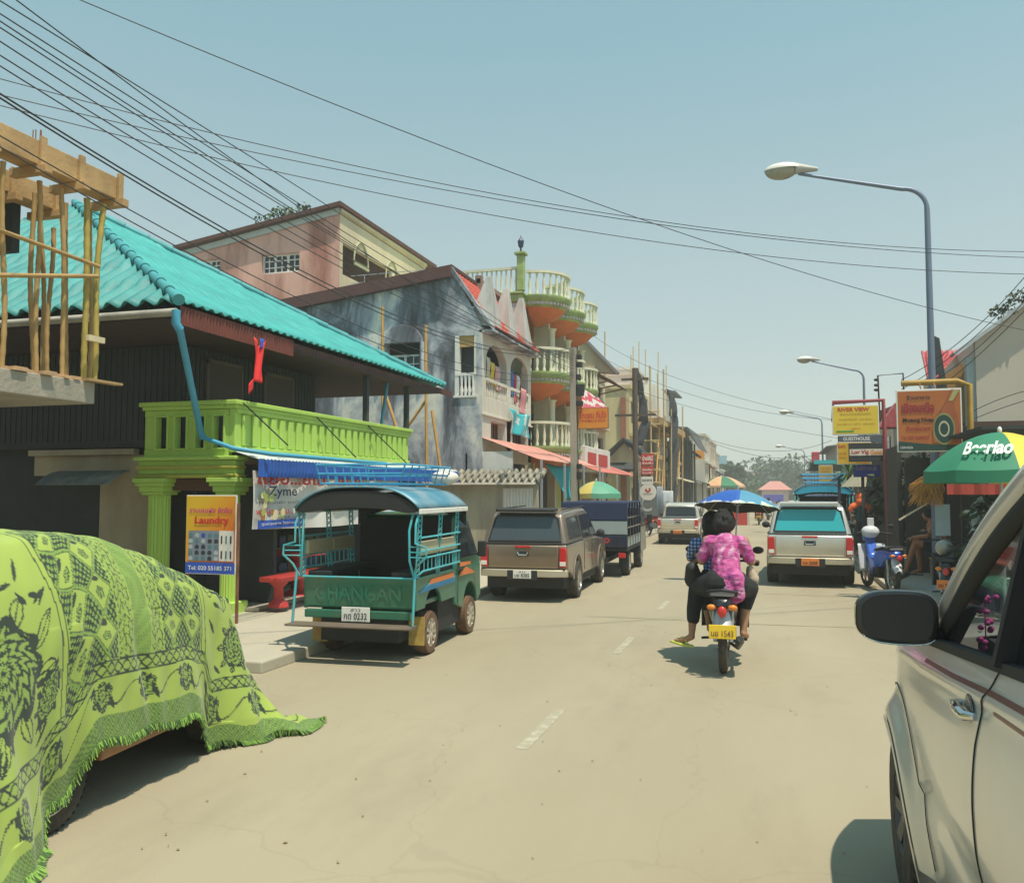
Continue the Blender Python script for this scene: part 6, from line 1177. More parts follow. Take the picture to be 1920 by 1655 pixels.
# ---------------------------------------------------------------- green passenger truck (songthaew)
def songthaew(name, label, loc, rz, paint, roofm, scale=1.0, full=True):
    t = thing(name, label, 'passenger truck', loc, rz, scale=scale)
    M_aq = mat('aqua_ironwork', (.06, .42, .48), .45, .1, var=.25, scale=8, dirt=(.3, .2, .1), dirtamt=.5)
    hw = .725; ya, yf = .62, 2.22; r = .265
    # load box
    b = MB(); low = [(0, .60), (0, .98), (1.5, .98), (1.5, .60)] + [(ya + .33, .60)] + arcp(ya, .50, .32, 10, 18, 162) + [(.28, .60)]
    for x0, x1 in ((-hw, -hw + .05), (hw - .05, hw)): b.prism(low, 'x', x0, x1)
    b.box(-hw + .05, hw - .05, .03, 1.5, .62, .68); b.build('load_box', paint, t, bevel=.012)
    b = MB(); b.prism([(.03, .60), (-.02, .63), (-.03, .92), (-.045, .985), (.03, .99)], 'x', -hw + .03, hw - .03); tg = b.build('tailgate', paint, t, bevel=.014)
    if full: text('CHANGAN', fr_cam(0, -.031, .80), 1.1, .17, paint, tg, bold=.02, ext=.004)
    b = MB(); b.tube([(-hw, -.05, .985), (hw, -.05, .985)], .014, 6); b.build('top_rail', M_aq, tg)
    # side stripes
    if full:
        for s_ in (-1, 1):
            x = s_ * (hw + .003)
            b = MB(); b.slab([(x, .04, .80), (x, 1.46, .80), (x, 1.46, .90), (x, .5, .90)], s_ * .002); b.build('stripe', mat('blue_stripe', (.05, .3, .55), .5), t)
            b = MB(); b.slab([(x + s_ * .003, .45, .87), (x + s_ * .003, 1.4, .87), (x + s_ * .003, 1.4, .93), (x + s_ * .003, .5, .93)], s_ * .002); b.build('stripe', mat('orange_stripe', (.7, .2, .05), .5), t)
    # cab
    cab = [(1.52, .50), (1.52, 1.55), (1.62, 1.68), (1.9, 1.72), (2.25, 1.66), (2.62, 1.12), (2.72, .95), (2.74, .5), (yf + .36, .42)] + arcp(yf, .40, .33, 10, 0, 180) + [(1.8, .42)]
    b = MB(); b.prism(cab, 'x', -hw + .01, hw - .01); b.v = [taper(v, 1, 1.05, 1.7, .10) for v in b.v]; cb = b.build('cab', paint, t, smooth=40, bevel=.03, seg=3)
    b = MB(); b.slab([(-.52, 1.512, 1.12), (.52, 1.512, 1.12), (.5, 1.512, 1.5), (-.5, 1.512, 1.5)], .008); b.build('rear_window', M_glass, t)
    for s_ in (-1, 1):
        b = MB(); b.slab([(s_ * (hw + .0), 1.68, 1.1), (s_ * (hw + .0), 2.5, 1.1), (s_ * .675, 2.2, 1.58), (s_ * .675, 1.72, 1.58)], s_ * .008); b.build('side_window', M_glass, t)
        b = MB(); b.box(min(s_ * .80, s_ * .92), max(s_ * .80, s_ * .92), 2.28, 2.36, 1.08, 1.30); b.box(min(s_ * .7, s_ * .82), max(s_ * .7, s_ * .82), 2.3, 2.33, 1.1, 1.13); b.build('side_mirror', M_black, t, bevel=.02)
        b = MB(); b.box(min(s_ * .716, s_ * .722), max(s_ * .716, s_ * .722), 1.62, 1.63, .5, 1.1); b.box(min(s_ * .72, s_ * .74), max(s_ * .72, s_ * .74), 1.68, 1.8, .92, .95); b.build('door_handle', M_black, t)
        if full: b = MB(); b.slab([(s_ * .722, 1.7, .98), (s_ * .722, 2.2, .98), (s_ * .722, 2.2, 1.02), (s_ * .722, 1.7, 1.04)], s_ * .004); b.slab([(s_ * .722, 1.7, .86), (s_ * .722, 2.45, .84), (s_ * .722, 2.0, .96), (s_ * .722, 1.7, .9)], s_ * .004); b.build('stripe', MATS['orange_stripe'], t)
    # barrel roof, open behind
    nseg = 26; L0, L1 = -.12, 1.75; rw = .80
    def roofpt(a, y, off=0.0): # a 0..1 across
        x = -rw + 2 * rw * a; s = (2 * a - 1); z = 1.81 + (.25 + off) * (1 - abs(s) ** 3.4) + off * .5; return (x * (1 + off * .3), y, z)
    b = MB(); b.grid(nseg, 10, lambda u, v: roofpt(u, L0 + (L1 - L0) * v)); b.build('roof', roofm, t, smooth=60, solid=.02)
    b = MB(); b.grid(nseg, 1, lambda u, v: (roofpt(u, L0, -.012)[0], L0 + .02, roofpt(u, L0, -.02)[2] - .20 * v * (1 - abs(2 * u - 1) ** 6) - .02)); b.build('valance', M_black if full else roofm, t, solid=.01)  # black drop stands for the shaded underside of the roof
    b = MB(); b.grid(nseg, 6, lambda u, v: (roofpt(u, 0)[0] * .97, L0 + .03 + (L1 - L0 - .06) * v, roofpt(u, 0, -.03)[2] - .03)); b.build('roof_shade_sheet', M_black, t, smooth=60)  # black sheet added under the roof to paint the shade inside
    b = MB(); b.box(-hw + .06, hw - .06, 1.495, 1.508, .7, 1.64); b.build('bed_shade_board', M_black, t)  # black panel over the green cab back, painted shade of the bed
    b = MB(); b.grid(nseg, 1, lambda u, v: (roofpt(u, L1)[0], L1 - .02, roofpt(u, L1, -.02)[2] - .25 * v - .02)); b.build('valance', M_black, t, solid=.01)  # black drop at the front end, again for roof shade
    for s_ in (-1, 1):
        b = MB(); b.box(min(s_ * .795, s_ * .82), max(s_ * .795, s_ * .82), L0, L1, 1.74, 1.80); b.build('gutter_strip', M_white, t, bevel=.008)
        # lattice posts
        for y in (.0, .74, 1.42):
            b = MB(); x0 = s_ * .735; x1 = s_ * .775; wd = .055
            for d in (-wd, wd): b.tube([(x0, y + d, .98), (x1, y + d, 1.76)], .009, 5)
            pts = [(x0 + (x1 - x0) * i / 12, y + (wd if i % 2 else -wd), .98 + .78 * i / 12) for i in range(13)]; b.tube(pts, .007, 4); b.tube([(q[0], 2 * y - q[1], q[2]) for q in pts], .007, 4); b.build('lattice_post', M_aq, t)
        b = MB()
        for z in (1.30, 1.46): b.tube([(s_ * .78, .0, z), (s_ * .78, 1.5, z)], .013, 6)
        b.tube([(s_ * .76, 0, 1.03), (s_ * .80, .02, 1.07), (s_ * .80, 1.45, 1.07)], .012, 6); b.tube([(s_ * .80, 0, 1.22), (s_ * .80, 1.45, 1.22)], .012, 6)
        for i in range(11): b.tube([(s_ * .80, .06 + i * .135, 1.07), (s_ * .80, .06 + i * .135, 1.22)], .007, 4)
        b.build('side_railing', M_aq, t)
        b = MB(); b.box(min(s_ * .70, s_ * .76), max(s_ * .70, s_ * .76), .06, .73, 1.24, 1.41); b.box(min(s_ * .70, s_ * .76), max(s_ * .70, s_ * .76), .76, 1.42, 1.24, 1.41); b.build('backrest_pad', mat('cream_vinyl', (.48, .42, .26), .5, var=.15), t, bevel=.02)
        b = MB(); b.box(min(s_ * .38, s_ * .70), max(s_ * .38, s_ * .70), .05, 1.45, .98, 1.05); b.build('bench_seat', M_black, t, bevel=.02)
        # bulging boarding rails and the pole down to the step
        b = MB(); xs_ = s_ * .735; bul = s_ * .17
        b.tube([(s_ * .77, -.05, 1.74), (xs_ + bul * .2, -.14, 1.62), (xs_ + bul * .2, -.15, 1.40), (xs_ + bul, -.17, 1.36), (xs_ + bul * 1.05, -.17, 1.25), (xs_ + bul * .3, -.16, 1.14), (xs_, -.1, 1.0)], .014, 6)
        b.tube([(s_ * .70, -.05, 1.74), (s_ * .68, -.12, 1.55), (s_ * .69, -.13, 1.2), (s_ * .72, -.06, 1.0)], .014, 6)
        for z in (1.36, 1.30, 1.24): b.tube([(xs_ + bul * .9, -.17, z), (s_ * .69, -.13, z)], .008, 5)
        b.tube([(xs_ + s_ * .02, -.12, 1.05), (s_ * .76, -.2, .46)], .016, 6); b.build('boarding_rail', M_aq, t, smooth=50)
        b = MB(); b.box(s_ * .5 - .13, s_ * .5 + .13, -.05, -.025, .5, .58); b.build('tail_light', M_redlens, t, bevel=.006)
        wheel(t, s_ * .62, ya, r, .16, s_, tyre=mat('muddy_tyre', (.14, .08, .045), .9, var=.4, scale=12), rimr=.66, rim=mat('steel_rim', (.5, .46, .38), .5, .4, var=.2, dirt=(.3, .18, .08), dirtamt=.8), spokes=9)
        wheel(t, s_ * .64, yf, r, .16, s_, tyre=MATS['muddy_tyre'], rimr=.66, rim=MATS['steel_rim'], spokes=9)
        b = MB(); b.box(s_ * .635 - .10, s_ * .635 + .10, ya - .36, ya - .345, .16, .50); b.build('mud_flap', mat('rusty_flap', (.45, .32, .08), .7, var=.4, scale=5, dirt=(.3, .1, .04), dirtamt=.9), t, bevel=.004)
    # step board, bumper, plate
    b = MB(); b.box(-.78, .78, -.33, -.10, .43, .455); b.tube([(-.78, -.34, .445), (.78, -.34, .445)], .016, 6); b.build('step', mat('worn_step', (.14, .11, .08), .6, var=.4), t)
    b = MB(); b.box(-.68, .68, -.06, .02, .50, .595); b.build('bumper', paint, t, bevel=.01)
    plate(t, fr_cam(0, -.09, .555), 'ลาว', 'กต 0232', M_platew, w=.36, h=.17)
    b = MB(); b.box(-.66, .66, .96, 1.85, .22, .6); b.box(-.5, .5, .03, 2.4, .22, .6); b.box(-.55, .55, 1.9, 2.65, .3, .6); b.tube([(-.6, ya, r), (.6, ya, r)], .05, 8); b.build('underbody', M_black, t)  # wide low boxes added to darken the ground under the truck
    # roof rack
    b = MB(); z0, z1 = 2.10, 2.33
    for z, e in ((z0, 0), (z1, .06), (z0 + .12, .03)):
        pts = [(-.52 - e, .0, z), (.52 + e, .0, z), (.52 + e, 1.7, z), (-.52 - e, 1.7, z), (-.52 - e, .0, z)]; b.tube(pts, .013, 5)
    for i in range(8): y = .0 + 1.7 * i / 7; b.tube([(-.52, y, z0), (-.58, y, z1)], .009, 4); b.tube([(.52, y, z0), (.58, y, z1)], .009, 4); b.tube([(-.52, y, z0), (.52, y, z0)], .011, 4)
    for i in range(6): x = -.52 + 1.04 * i / 5; b.tube([(x, 0, z0), (x * 1.1, 0, z1)], .009, 4); b.tube([(x, 0, z0), (x, 1.7, z0)], .008, 4)
    b.build('roof_rack', mat('blue_ironwork', (.05, .33, .55), .45, .1, var=.3, scale=8), t)
    return t
M_gtruck = mat('green_truck_paint', (.015, .16, .10), .4, .2, var=.2, scale=2, coat=.4, dirt=(.25, .2, .12), dirtamt=.35)
M_troof = mat('steel_blue_roof', (.07, .24, .34), .5, .2, var=.25, scale=2, dirt=(.5, .5, .45), dirtamt=.5)
STW = songthaew('passenger_truck', 'green pickup bus with blue roof rack and open benches parked by the laundry sign', (-4.78, 9.28, 0), R(3), M_gtruck, M_troof)
songthaew('passenger_truck', 'bright blue roofed pickup bus partly hidden ahead of the silver canopy pickup', (1.42, 28.5, 0), R(-2), mat('deep_blue_truck', (.02, .08, .25), .5), mat('azure_roof', (.03, .36, .55), .5, var=.1), 1.1, False)
b = MB(); b.ell((0, 0, 0), (.17, .2, .11), 16, 10); b.ell((.02, .18, .01), (.13, .15, .09), 14, 8); o = b.build('sack', mat('white_sack', (.62, .6, .54), .8, var=.1, bump=.4), smooth=60)
o.location = (-4.43, 11.1, 2.19); tag(o, 'full white sack lying at the front of the blue roof rack', 'sack')
# ================================================================ right side of the street
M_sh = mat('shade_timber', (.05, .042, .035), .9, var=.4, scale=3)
# white gable wall, red roofed house with ochre soffit
YR = 27.0
t = thing('white_gable_house', 'large off white gable wall with ochre soffit and red tiled roof', 'house', (7.5, YR, 0), world=True)
a = gy(1828, 640, YR); c = gy(1921, 573, YR); x1 = c.x + 6; z1 = c.z + (x1 - c.x) * (c.z - a.z) / (c.x - a.x)
b = MB(); b.prism([(a.x, 0), (x1, 0), (x1, z1), (a.x, a.z)], 'y', YR, YR + 9); b.build('gable_wall', mat('offwhite_wall', (.50, .46, .38), .9, var=.08, scale=.7, dirt=(.3, .26, .2), dirtamt=.3, streak=True), t)
b = MB(); b.beam((a.x - .6, YR - .05, a.z - .38), (x1, YR - .05, z1 + .05), .5, .09); b.build('verge_board', M_steel, t)
s0, s1, s2, s3 = gy(1828, 665, YR + .2), gy(1760, 712, YR + .2), gy(1770, 790, YR + .2), gy(1828, 790, YR + .2)
b = MB(); b.prism([(s1.x, s1.z), (s0.x - .002, s0.z), (s0.x - .002, s3.z), (s1.x, s2.z)], 'y', YR + .6, YR + 8); b.build('side_wing', mat('ochre_soffit', (.35, .19, .06), .8, var=.2, scale=2), t)
b = MB(); b.box(gy(1814, 700, YR).x, a.x - .003, YR + .1, YR + .5, 2.5, gy(1828, 668, YR).z); b.build('corner_post', mat('pale_teal_trim', (.35, .45, .45), .7), t)
r0, r1, r2 = gy(1737, 650, YR + 2), gy(1812, 648, YR + 2), gy(1748, 735, YR + 1.0)
A_, B_, C_, D_ = Vector((r0.x, YR + 3, r0.z)), Vector((r1.x, YR + 3, r1.z)), Vector((gy(1760, 725, YR).x, YR + .3, gy(1760, 705, YR).z)), Vector((gy(1745, 705, YR).x, YR + .3, gy(1745, 725, YR).z))
b = MB(); b.grid(80, 12, lambda u, v: tuple(A_.lerp(B_, u).lerp(D_.lerp(C_, u), v) + Vector((0, -.03 * math.sin(u * 8 * 6.28), .03 * math.sin(u * 8 * 6.28))))); b.build('tiled_roof', mat('crimson_tile', (.42, .06, .07), .6, var=.4, scale=4, dirt=(.6, .3, .3), dirtamt=.5), t, smooth=60, solid=.03)
b = MB(); b.prism([(r0.x - .05, r0.z + .1), (r0.x + .12, r0.z), (r0.x + .3, gy(1748, 735, YR).z), (r0.x - .1, gy(1748, 735, YR).z)], 'y', YR + .5, YR + .7); b.build('gable_edge', M_dark, t)
# plants growing on the verge
for k, (u, v, lb) in enumerate(((1880, 588, 'small leafy plant sprouting low on the gable verge'), (1914, 562, 'leafy plant sprouting at the top of the gable verge'))):
    q = gy(u, v, YR - .1); t = thing('roof_plant', lb, 'plant', q, group='plants on the gable'); b = MB(); leaves(b, (0, 0, .1), (.38, .25, .2), 110, .13, shell=.1); b.build('foliage', L_DARK, t); b = MB(); b.tube([(0, 0, -.25), (.03, 0, .1)], .012, 5); b.build('stem', M_wood, t)
# dark open restaurant sheds with the deep shade put into their colour
t = thing('roadside_shed', 'dark open timber shed with a brown tin roof on the right pavement', 'shed', (5.5, 20, 0), world=True)
a = gy(1824, 800, 19.0); c = gy(1925, 780, 19.0)
b = MB(); b.box(a.x, 9, 19, 26, a.z - .02, a.z + .06); b.box(a.x, 9, 18.95, 18.99, a.z - .45, a.z + .1); b.build('roof', mat('brown_tin', (.09, .05, .035), .8, var=.3), t)
b = MB(); b.box(2.9, 9, 21.9, 22.0, .1, 2.8); b.box(2.75, 2.85, 22, 34, .1, 3.1); b.build('shade_wall', M_sh, t)  # near-black walls paint the shade behind the stalls
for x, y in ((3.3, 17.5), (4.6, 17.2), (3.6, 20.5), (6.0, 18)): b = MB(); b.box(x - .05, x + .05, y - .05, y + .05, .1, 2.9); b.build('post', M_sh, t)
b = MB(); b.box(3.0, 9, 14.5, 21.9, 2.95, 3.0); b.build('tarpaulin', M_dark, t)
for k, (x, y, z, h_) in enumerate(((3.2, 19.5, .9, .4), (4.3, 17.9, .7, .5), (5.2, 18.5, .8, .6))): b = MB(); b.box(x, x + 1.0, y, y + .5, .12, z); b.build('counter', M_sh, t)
# row of houses farther along the right side
def rbox(name, label, x, y0, y1, h, col, roofc=None, rh=1.2, windows=3):
    t = thing(name, label, 'building', (x + 2, y0, 0), world=True); m = mat('rw_%d_%d_%d' % tuple(int(q * 100) for q in col), col, .85, var=.1, dirt=tuple(q * .4 for q in col), dirtamt=.4, streak=True)
    b = MB(); b.box(x, x + 6, y0, y1, 0, h); b.build('walls', m, t)
    for k in range(windows):
        y = y0 + (y1 - y0) * (k + .5) / windows
        for z in (1.0, h * .6): b = MB(); b.box(x - .05, x - .003, y - .5, y + .5, z, z + 1.1); b.build('window', M_glassw, t)
    for z in (h * .55,):
        b = MB(); b.box(x + 1.2, x + 2.4, y0 - .04, y0 - .003, z, z + 1.0); b.build('window', M_glassw, t)
    if roofc: b = MB(); b.prism([(x - .6, h - .1), (x + 6.4, h - .1), (x + 3, h + rh), (x + 2.8, h + rh)], 'y', y0 - .5, y1 + .3); b.build('roof', roofc, t)
    return t
M_rr = mat('red_brown_roof', (.2, .06, .05), .8, var=.3, scale=2)
rbox('right_shophouse', 'pale two storey house with a dark red roof behind the yellow sign boards', 4.4, 36, 44, 5.2, (.55, .52, .44), M_rr)
rbox('right_shophouse', 'grey two storey shophouse with a flat roof past the palm', 4.2, 46, 54, 5.0, (.42, .42, .38), None)
rbox('right_shophouse', 'dark framed shophouse behind the far street lamp', 3.7, 58, 70, 5.0, (.35, .37, .38), mat('grey_roof', (.13, .14, .15), .8), .4)
rbox('right_shophouse', 'low grey shophouse near the right end of the street', 3.4, 74, 92, 4.2, (.3, .33, .35), MATS['grey_roof'], .5)
rbox('right_shophouse', 'last dim shophouse on the right of the street', 3.2, 96, 130, 4.0, (.3, .32, .33), MATS['grey_roof'], .6, 5)
t = thing('red_roof_pavilion', 'red tiled porch roof peeping out between the sign boards', 'roof', (4.0, 29, 3.5), world=True); a, c = gy(1648, 780, 29), gy(1690, 800, 29)
b = MB(); b.prism([(a.x, c.z), (c.x + .6, c.z), (c.x + .6, a.z + .5), (c.x - .1, a.z + .45)], 'y', 29, 30); b.build('tiles', MATS['crimson_tile'], t); b = MB(); b.box(c.x + .3, c.x + .4, 29.1, 29.2, .1, c.z); b.build('post', M_white, t)
# ---------------------------------------------------------------- street lamps
def lamp(label, u, vtop, Y, uh, vh):
    q = gy(u, vtop, Y); x, y, h = q.x, Y, q.z; hq = gy(uh, vh, Y); L = hq.x - x; dz = hq.z - h
    t = thing('street_lamp', label, 'street lamp', (x, y, .1), group='street lamps along the right kerb'); h -= .1
    lean = .0; rad = .45; pts = [(0, 0, 0), (0, 0, h * .3), (0, 0, h - rad)]; rs = [.095, .075, .052]
    for k in range(1, 9): a = math.pi / 2 * k / 8; pts.append((-rad * (1 - math.cos(a)), 0, h - rad + rad * math.sin(a) + (dz / L * -0) )); rs.append(.045)
    pts.append((L * .80, 0, h + dz * .82)); rs.append(.03)
    b = MB(); b.tube(pts, rs, 12); b.build('post', mat('blue_grey_steel', (.16, .20, .27), .5, .4, var=.1), t, smooth=50)
    b = MB(); b.lathe([(.26, .0), (.25, .04), (.13, .04), (.11, .1), (.1, .6)], n=12); b.build('base', M_steel, t)
    hx, hz = L, h + dz; b = MB(); b.tube([(hx + .98, 0, hz - .06), (hx + .78, 0, hz - .03), (hx + .55, 0, hz + .0)], [.04, .075, .12], 12); b.build('ballast_case', mat('lamp_grey', (.4, .4, .37), .5, var=.1), t, smooth=50)
    b = MB(); b.grid(20, 8, lambda u_, v_: (hx + .30 + .38 * math.cos(2 * math.pi * u_) * math.sin(v_ * math.pi / 2), .19 * math.sin(2 * math.pi * u_) * math.sin(v_ * math.pi / 2), hz + .0 + .15 * math.cos(v_ * math.pi / 2))); hd = b.build('lamp_head', mat('lamp_white', (.7, .69, .62), .4, var=.05), t, smooth=60)
    b = MB(); b.grid(20, 8, lambda u_, v_: (hx + .26 + .33 * math.cos(2 * math.pi * u_) * math.sin(v_ * math.pi / 2), .18 * math.sin(2 * math.pi * u_) * math.sin(v_ * math.pi / 2), hz - .003 - .2 * math.cos(v_ * math.pi / 2))); b.build('lamp_glass', mat('lamp_bowl', (.30, .29, .22), .15, var=.2, scale=12), hd, smooth=60)
    return t
lamp('nearest tall street lamp with a grey post and white head', 1737, 350, 18.3, 1440, 322)
lamp('second street lamp along the right kerb', 1619, 693, 43, 1497, 674)
lamp('third street lamp along the right kerb', 1541, 783, 66, 1463, 772)
lamp('farthest street lamp above the grey roofs', 1508, 843, 100, 1455, 836)
# wires frame on a roof
t = thing('rooftop_wire_frame', 'thin black metal frame carrying wires above the sign boards', 'frame', (4, 34, 6), world=True); P = [gy(u, v, 30) for u, v in ((1650, 790), (1646, 704), (1693, 700), (1695, 745))]; b = MB(); b.tube(P, .03, 5)
for v in (712, 722, 731): q = gy(1643, v, 30); b.ell(q, (.08, .05, .05), 8, 5)
b.build('bars', M_black, t)
# ---------------------------------------------------------------- sign boards
def pipe(parent, name, pts, r, m, n=10): b = MB(); b.tube(pts, r, n); return b.build(name, m, parent, smooth=50)
Y1s = 24.0
t, a, c = signboard('river_view_sign', 'yellow sign board headed RIVER VIEW hung from a red pipe frame', 1560, 761, 1649, 814, Y1s, M_yel, [('RIVER VIEW', .46, .86, .68, .13, M_txtr, .03), ('BUNGALOWS & RESTAURANT', .5, .70, .66, .07, mat('gold_ink', (.4, .2, .03), .6), .0), ('ห้องพักติดริมน้ำ  แอร์ พัดลม', .5, .53, .7, .08, MATS['gold_ink'], .0), ('โทร 084 212 2015  บริการรถ', .5, .37, .8, .07, MATS['gold_ink'], .0), ('อยู่ซอย', .5, .21, .2, .07, M_txtr, .01)], M_platew)
b = MB(); b.slab([(c.x - 1.05, Y1s - .008, c.z + .07), (c.x - .62, Y1s - .008, c.z + .07), (c.x - .62, Y1s - .008, c.z + .11), (c.x - 1.05, Y1s - .008, c.z + .11)], .001); b.build('green_arrow', mat('arrow_green', (.03, .3, .05), .6), t)
M_rp = mat('red_pipe', (.26, .04, .045), .5, var=.2, scale=4); q = gy(1656, 750, Y1s + .15); q2 = gy(1562, 752, Y1s + .15); qb = gy(1668, 1020, Y1s + .15)
pipe(t, 'pipe_frame', [(q2.x, Y1s + .15, gy(1562, 790, Y1s).z), (q2.x, Y1s + .15, q.z - .03), (q.x, Y1s + .15, q.z), (q.x + .02, Y1s + .15, 3.0), (q.x + .08, Y1s + .15, .1)], .06, M_rp)
Y2s = 25.2
signboard('guest_house_board', 'dim dark board with white letters behind the RIVER VIEW sign', 1571, 817, 1655, 829, Y2s, mat('slate_face', (.10, .11, .14), .6), [('GUESTHOUSE', .42, .55, .6, .5, M_txtw, .02)], M_dark)
signboard('yellow_room_board', 'yellow board half covered by the black striped one', 1569, 829, 1634, 870, Y2s - .2, mat('amber_face', (.66, .42, .03), .6), [('ห้องพัก', .14, .82, .22, .18, M_txtr, .02), ('แอร์', .16, .5, .22, .1, M_txtr, 0), ('พัดลม', .16, .32, .22, .1, M_txtr, 0), ('PHOUVIENG', .75, .07, .4, .06, M_txtr, 0)], M_platew)
t, a, c = signboard('house_of_board', 'black board with a white band of red and orange lettering', 1591, 831, 1657, 865, Y2s - .45, M_dark, [], M_dark)
b = MB(); h_ = a.z - c.z; b.box(a.x + .02, c.x - .02, Y2s - .462, Y2s - .456, c.z + h_ * .33, c.z + h_ * .68); f = b.build('white_band', mat('cream_face', (.7, .66, .55), .6), t); text('Lor Vig', fr_cam(a.x + (c.x - a.x) * .33, Y2s - .465, c.z + h_ * .5), (c.x - a.x) * .5, h_ * .28, M_txtr, f, bold=.03); text('Gold', fr_cam(a.x + (c.x - a.x) * .78, Y2s - .465, c.z + h_ * .5), (c.x - a.x) * .32, h_ * .26, mat('orange_ink', (.75, .25, .02), .6), f, bold=.03)
t, a, c = signboard('blue_guest_board', 'dark blue guest house board under the yellow and black ones', 1600, 872, 1658, 894, Y2s + .2, mat('royal_face', (.03, .035, .3), .6), [('GUEST HOUSE', .42, .72, .7, .26, mat('dull_gold', (.4, .35, .1), .6), .0)], M_dark)
b = MB(); b.box(c.x - 1.2, c.x - 1.12, Y2s + .25, Y2s + .33, .1, c.z); b.box(a.x + .2, a.x + .28, Y2s + .25, Y2s + .33, .1, c.z); b.build('post', M_dark, t)
signboard('amber_list_board', 'small amber board with red text beside the palm leaves', 1535, 872, 1562, 904, 33, mat('amber2', (.6, .4, .05), .6), [('เปิด ทุกวัน', .5, .8, .7, .1, M_txtr, 0), ('อาหาร', .5, .62, .6, .1, M_txtr, 0), ('เครื่องดื่ม', .5, .45, .7, .1, M_txtr, 0), ('กาแฟ', .5, .28, .6, .1, M_txtr, 0)], M_platew)
t = thing('red_box_sign', 'red box sign on a dark balcony far along the right side', 'sign', (3, 52, 4), world=True); a, c = gy(1522, 847, 52), gy(1537, 866, 52); b = MB(); b.box(a.x, c.x, 52, 52.6, c.z, a.z); b.build('box', mat('rose_red', (.5, .06, .08), .5), t, bevel=.03); b = MB(); b.box(a.x - .1, c.x + 1.2, 52.1, 52.7, c.z - .5, c.z - .02); b.build('bracket', M_dark, t)
b = MB(); b.box(a.x + .1, c.x + .9, 51.8, 52.0, c.z - .12, c.z + .1); b.build('turquoise_panel', MATS['turquoise_cloth'], t)
# restaurant sign on yellow frame
Y3 = 17.0
t, a, c = signboard('restaurant_sign', 'orange restaurant sign board with a bottle picture on a yellow pipe frame', 1680, 731, 1806, 846, Y3, mat('orange_poster', (.42, .13, .025), .5, var=.15, scale=1.2, dirt=(.3, .05, .03), dirtamt=.5), [], M_platew)
w_, h_ = c.x - a.x, a.z - c.z; SF = lambda x, y: fr_cam(a.x + x * w_, Y3 - .012, c.z + y * h_)
text('ร้านอาหาร', SF(.34, .87), w_ * .36, h_ * .07, M_txt, t, bold=.02); text('เมืองเหนือ', SF(.33, .70), w_ * .50, h_ * .16, mat('maroon_ink', (.28, .015, .03), .6), t, bold=.035)
text('Mueang Nuea', SF(.33, .50), w_ * .48, h_ * .09, M_txt, t, bold=.03); text('Restaurant', SF(.33, .375), w_ * .38, h_ * .07, MATS['maroon_ink'], t, bold=.01, shear=.3); text('Tel: 020 56684257', SF(.28, .225), w_ * .42, h_ * .055, MATS['maroon_ink'], t, bold=.01)
b = MB(); b.prism([(a.x + .02, c.z + .02), (c.x - .02, c.z + .02), (c.x - .02, c.z + h_ * .1), (a.x + w_ * .5, c.z + h_ * .12), (a.x + .02, c.z + h_ * .17)], 'y', Y3 - .014, Y3 - .008); f = b.build('green_strip', mat('bottle_green', (.015, .05, .04), .5), t); text('CERVEZA', fr_cam(a.x + w_ * .14, Y3 - .018, c.z + h_ * .07), w_ * .2, h_ * .035, M_txtw, f)
# the bottle picture
def P2(x, y): return (a.x + x * w_, c.z + y * h_)
b = MB(); b.prism([P2(.55, .14), P2(.92, .14), P2(.96, .40), P2(.90, .62), P2(.88, .78), P2(.97, .975), P2(.84, .975), P2(.76, .75), P2(.64, .62), P2(.55, .40)], 'y', Y3 - .016, Y3 - .008); f = b.build('bottle_picture', mat('amber_bottle', (.34, .09, .03), .4, var=.4, scale=2.5), t)
b = MB(); b.prism([P2(.80, .80), P2(.86, .80), P2(.97, .97), P2(.88, .97)], 'y', Y3 - .02, Y3 - .0165); b.build('neck_label', mat('olive_label', (.35, .35, .12), .5), f)
cxx, czz = P2(.72, .36)
for r1, r2, m, d in ((.20, .0, mat('olive_ring', (.25, .25, .08), .5), .0165), (.175, .0, MATS['bottle_green'], .0185), (.10, .0, mat('label_cream', (.5, .45, .3), .5), .0205), (.075, .0, MATS['bottle_green'], .0225)): b = MB(); b.lathe([(.001, 0), (r1 * 1.0, 0)], (0, 0, 0), 26, 'y'); b.v = [(cxx + v[0] * .9, Y3 - d, czz + v[2] * 1.45) for v in b.v]; b.build('label_ring', m, f)
p0, p1, p2 = gy(1690, 719, Y3 + .25), gy(1806, 714, Y3 + .25), gy(1817, 830, Y3 + .25)
pipe(t, 'pipe_frame', [(p0.x, Y3 + .25, p0.z), (p1.x - .1, Y3 + .25, p1.z), (p1.x + .1, Y3 + .25, p1.z - .08), (p2.x + .03, Y3 + .25, 2.7)], .055, mat('mustard_pipe', (.38, .22, .03), .6, var=.3, dirt=(.1, .07, .03)))
b = MB()
for x in (p0.x + .3, p1.x - .5): b.tube([(x, Y3 + .2, p1.z - .03), (x, Y3 + .04, a.z)], .015, 5)
b.build('hangers', M_rust, t)
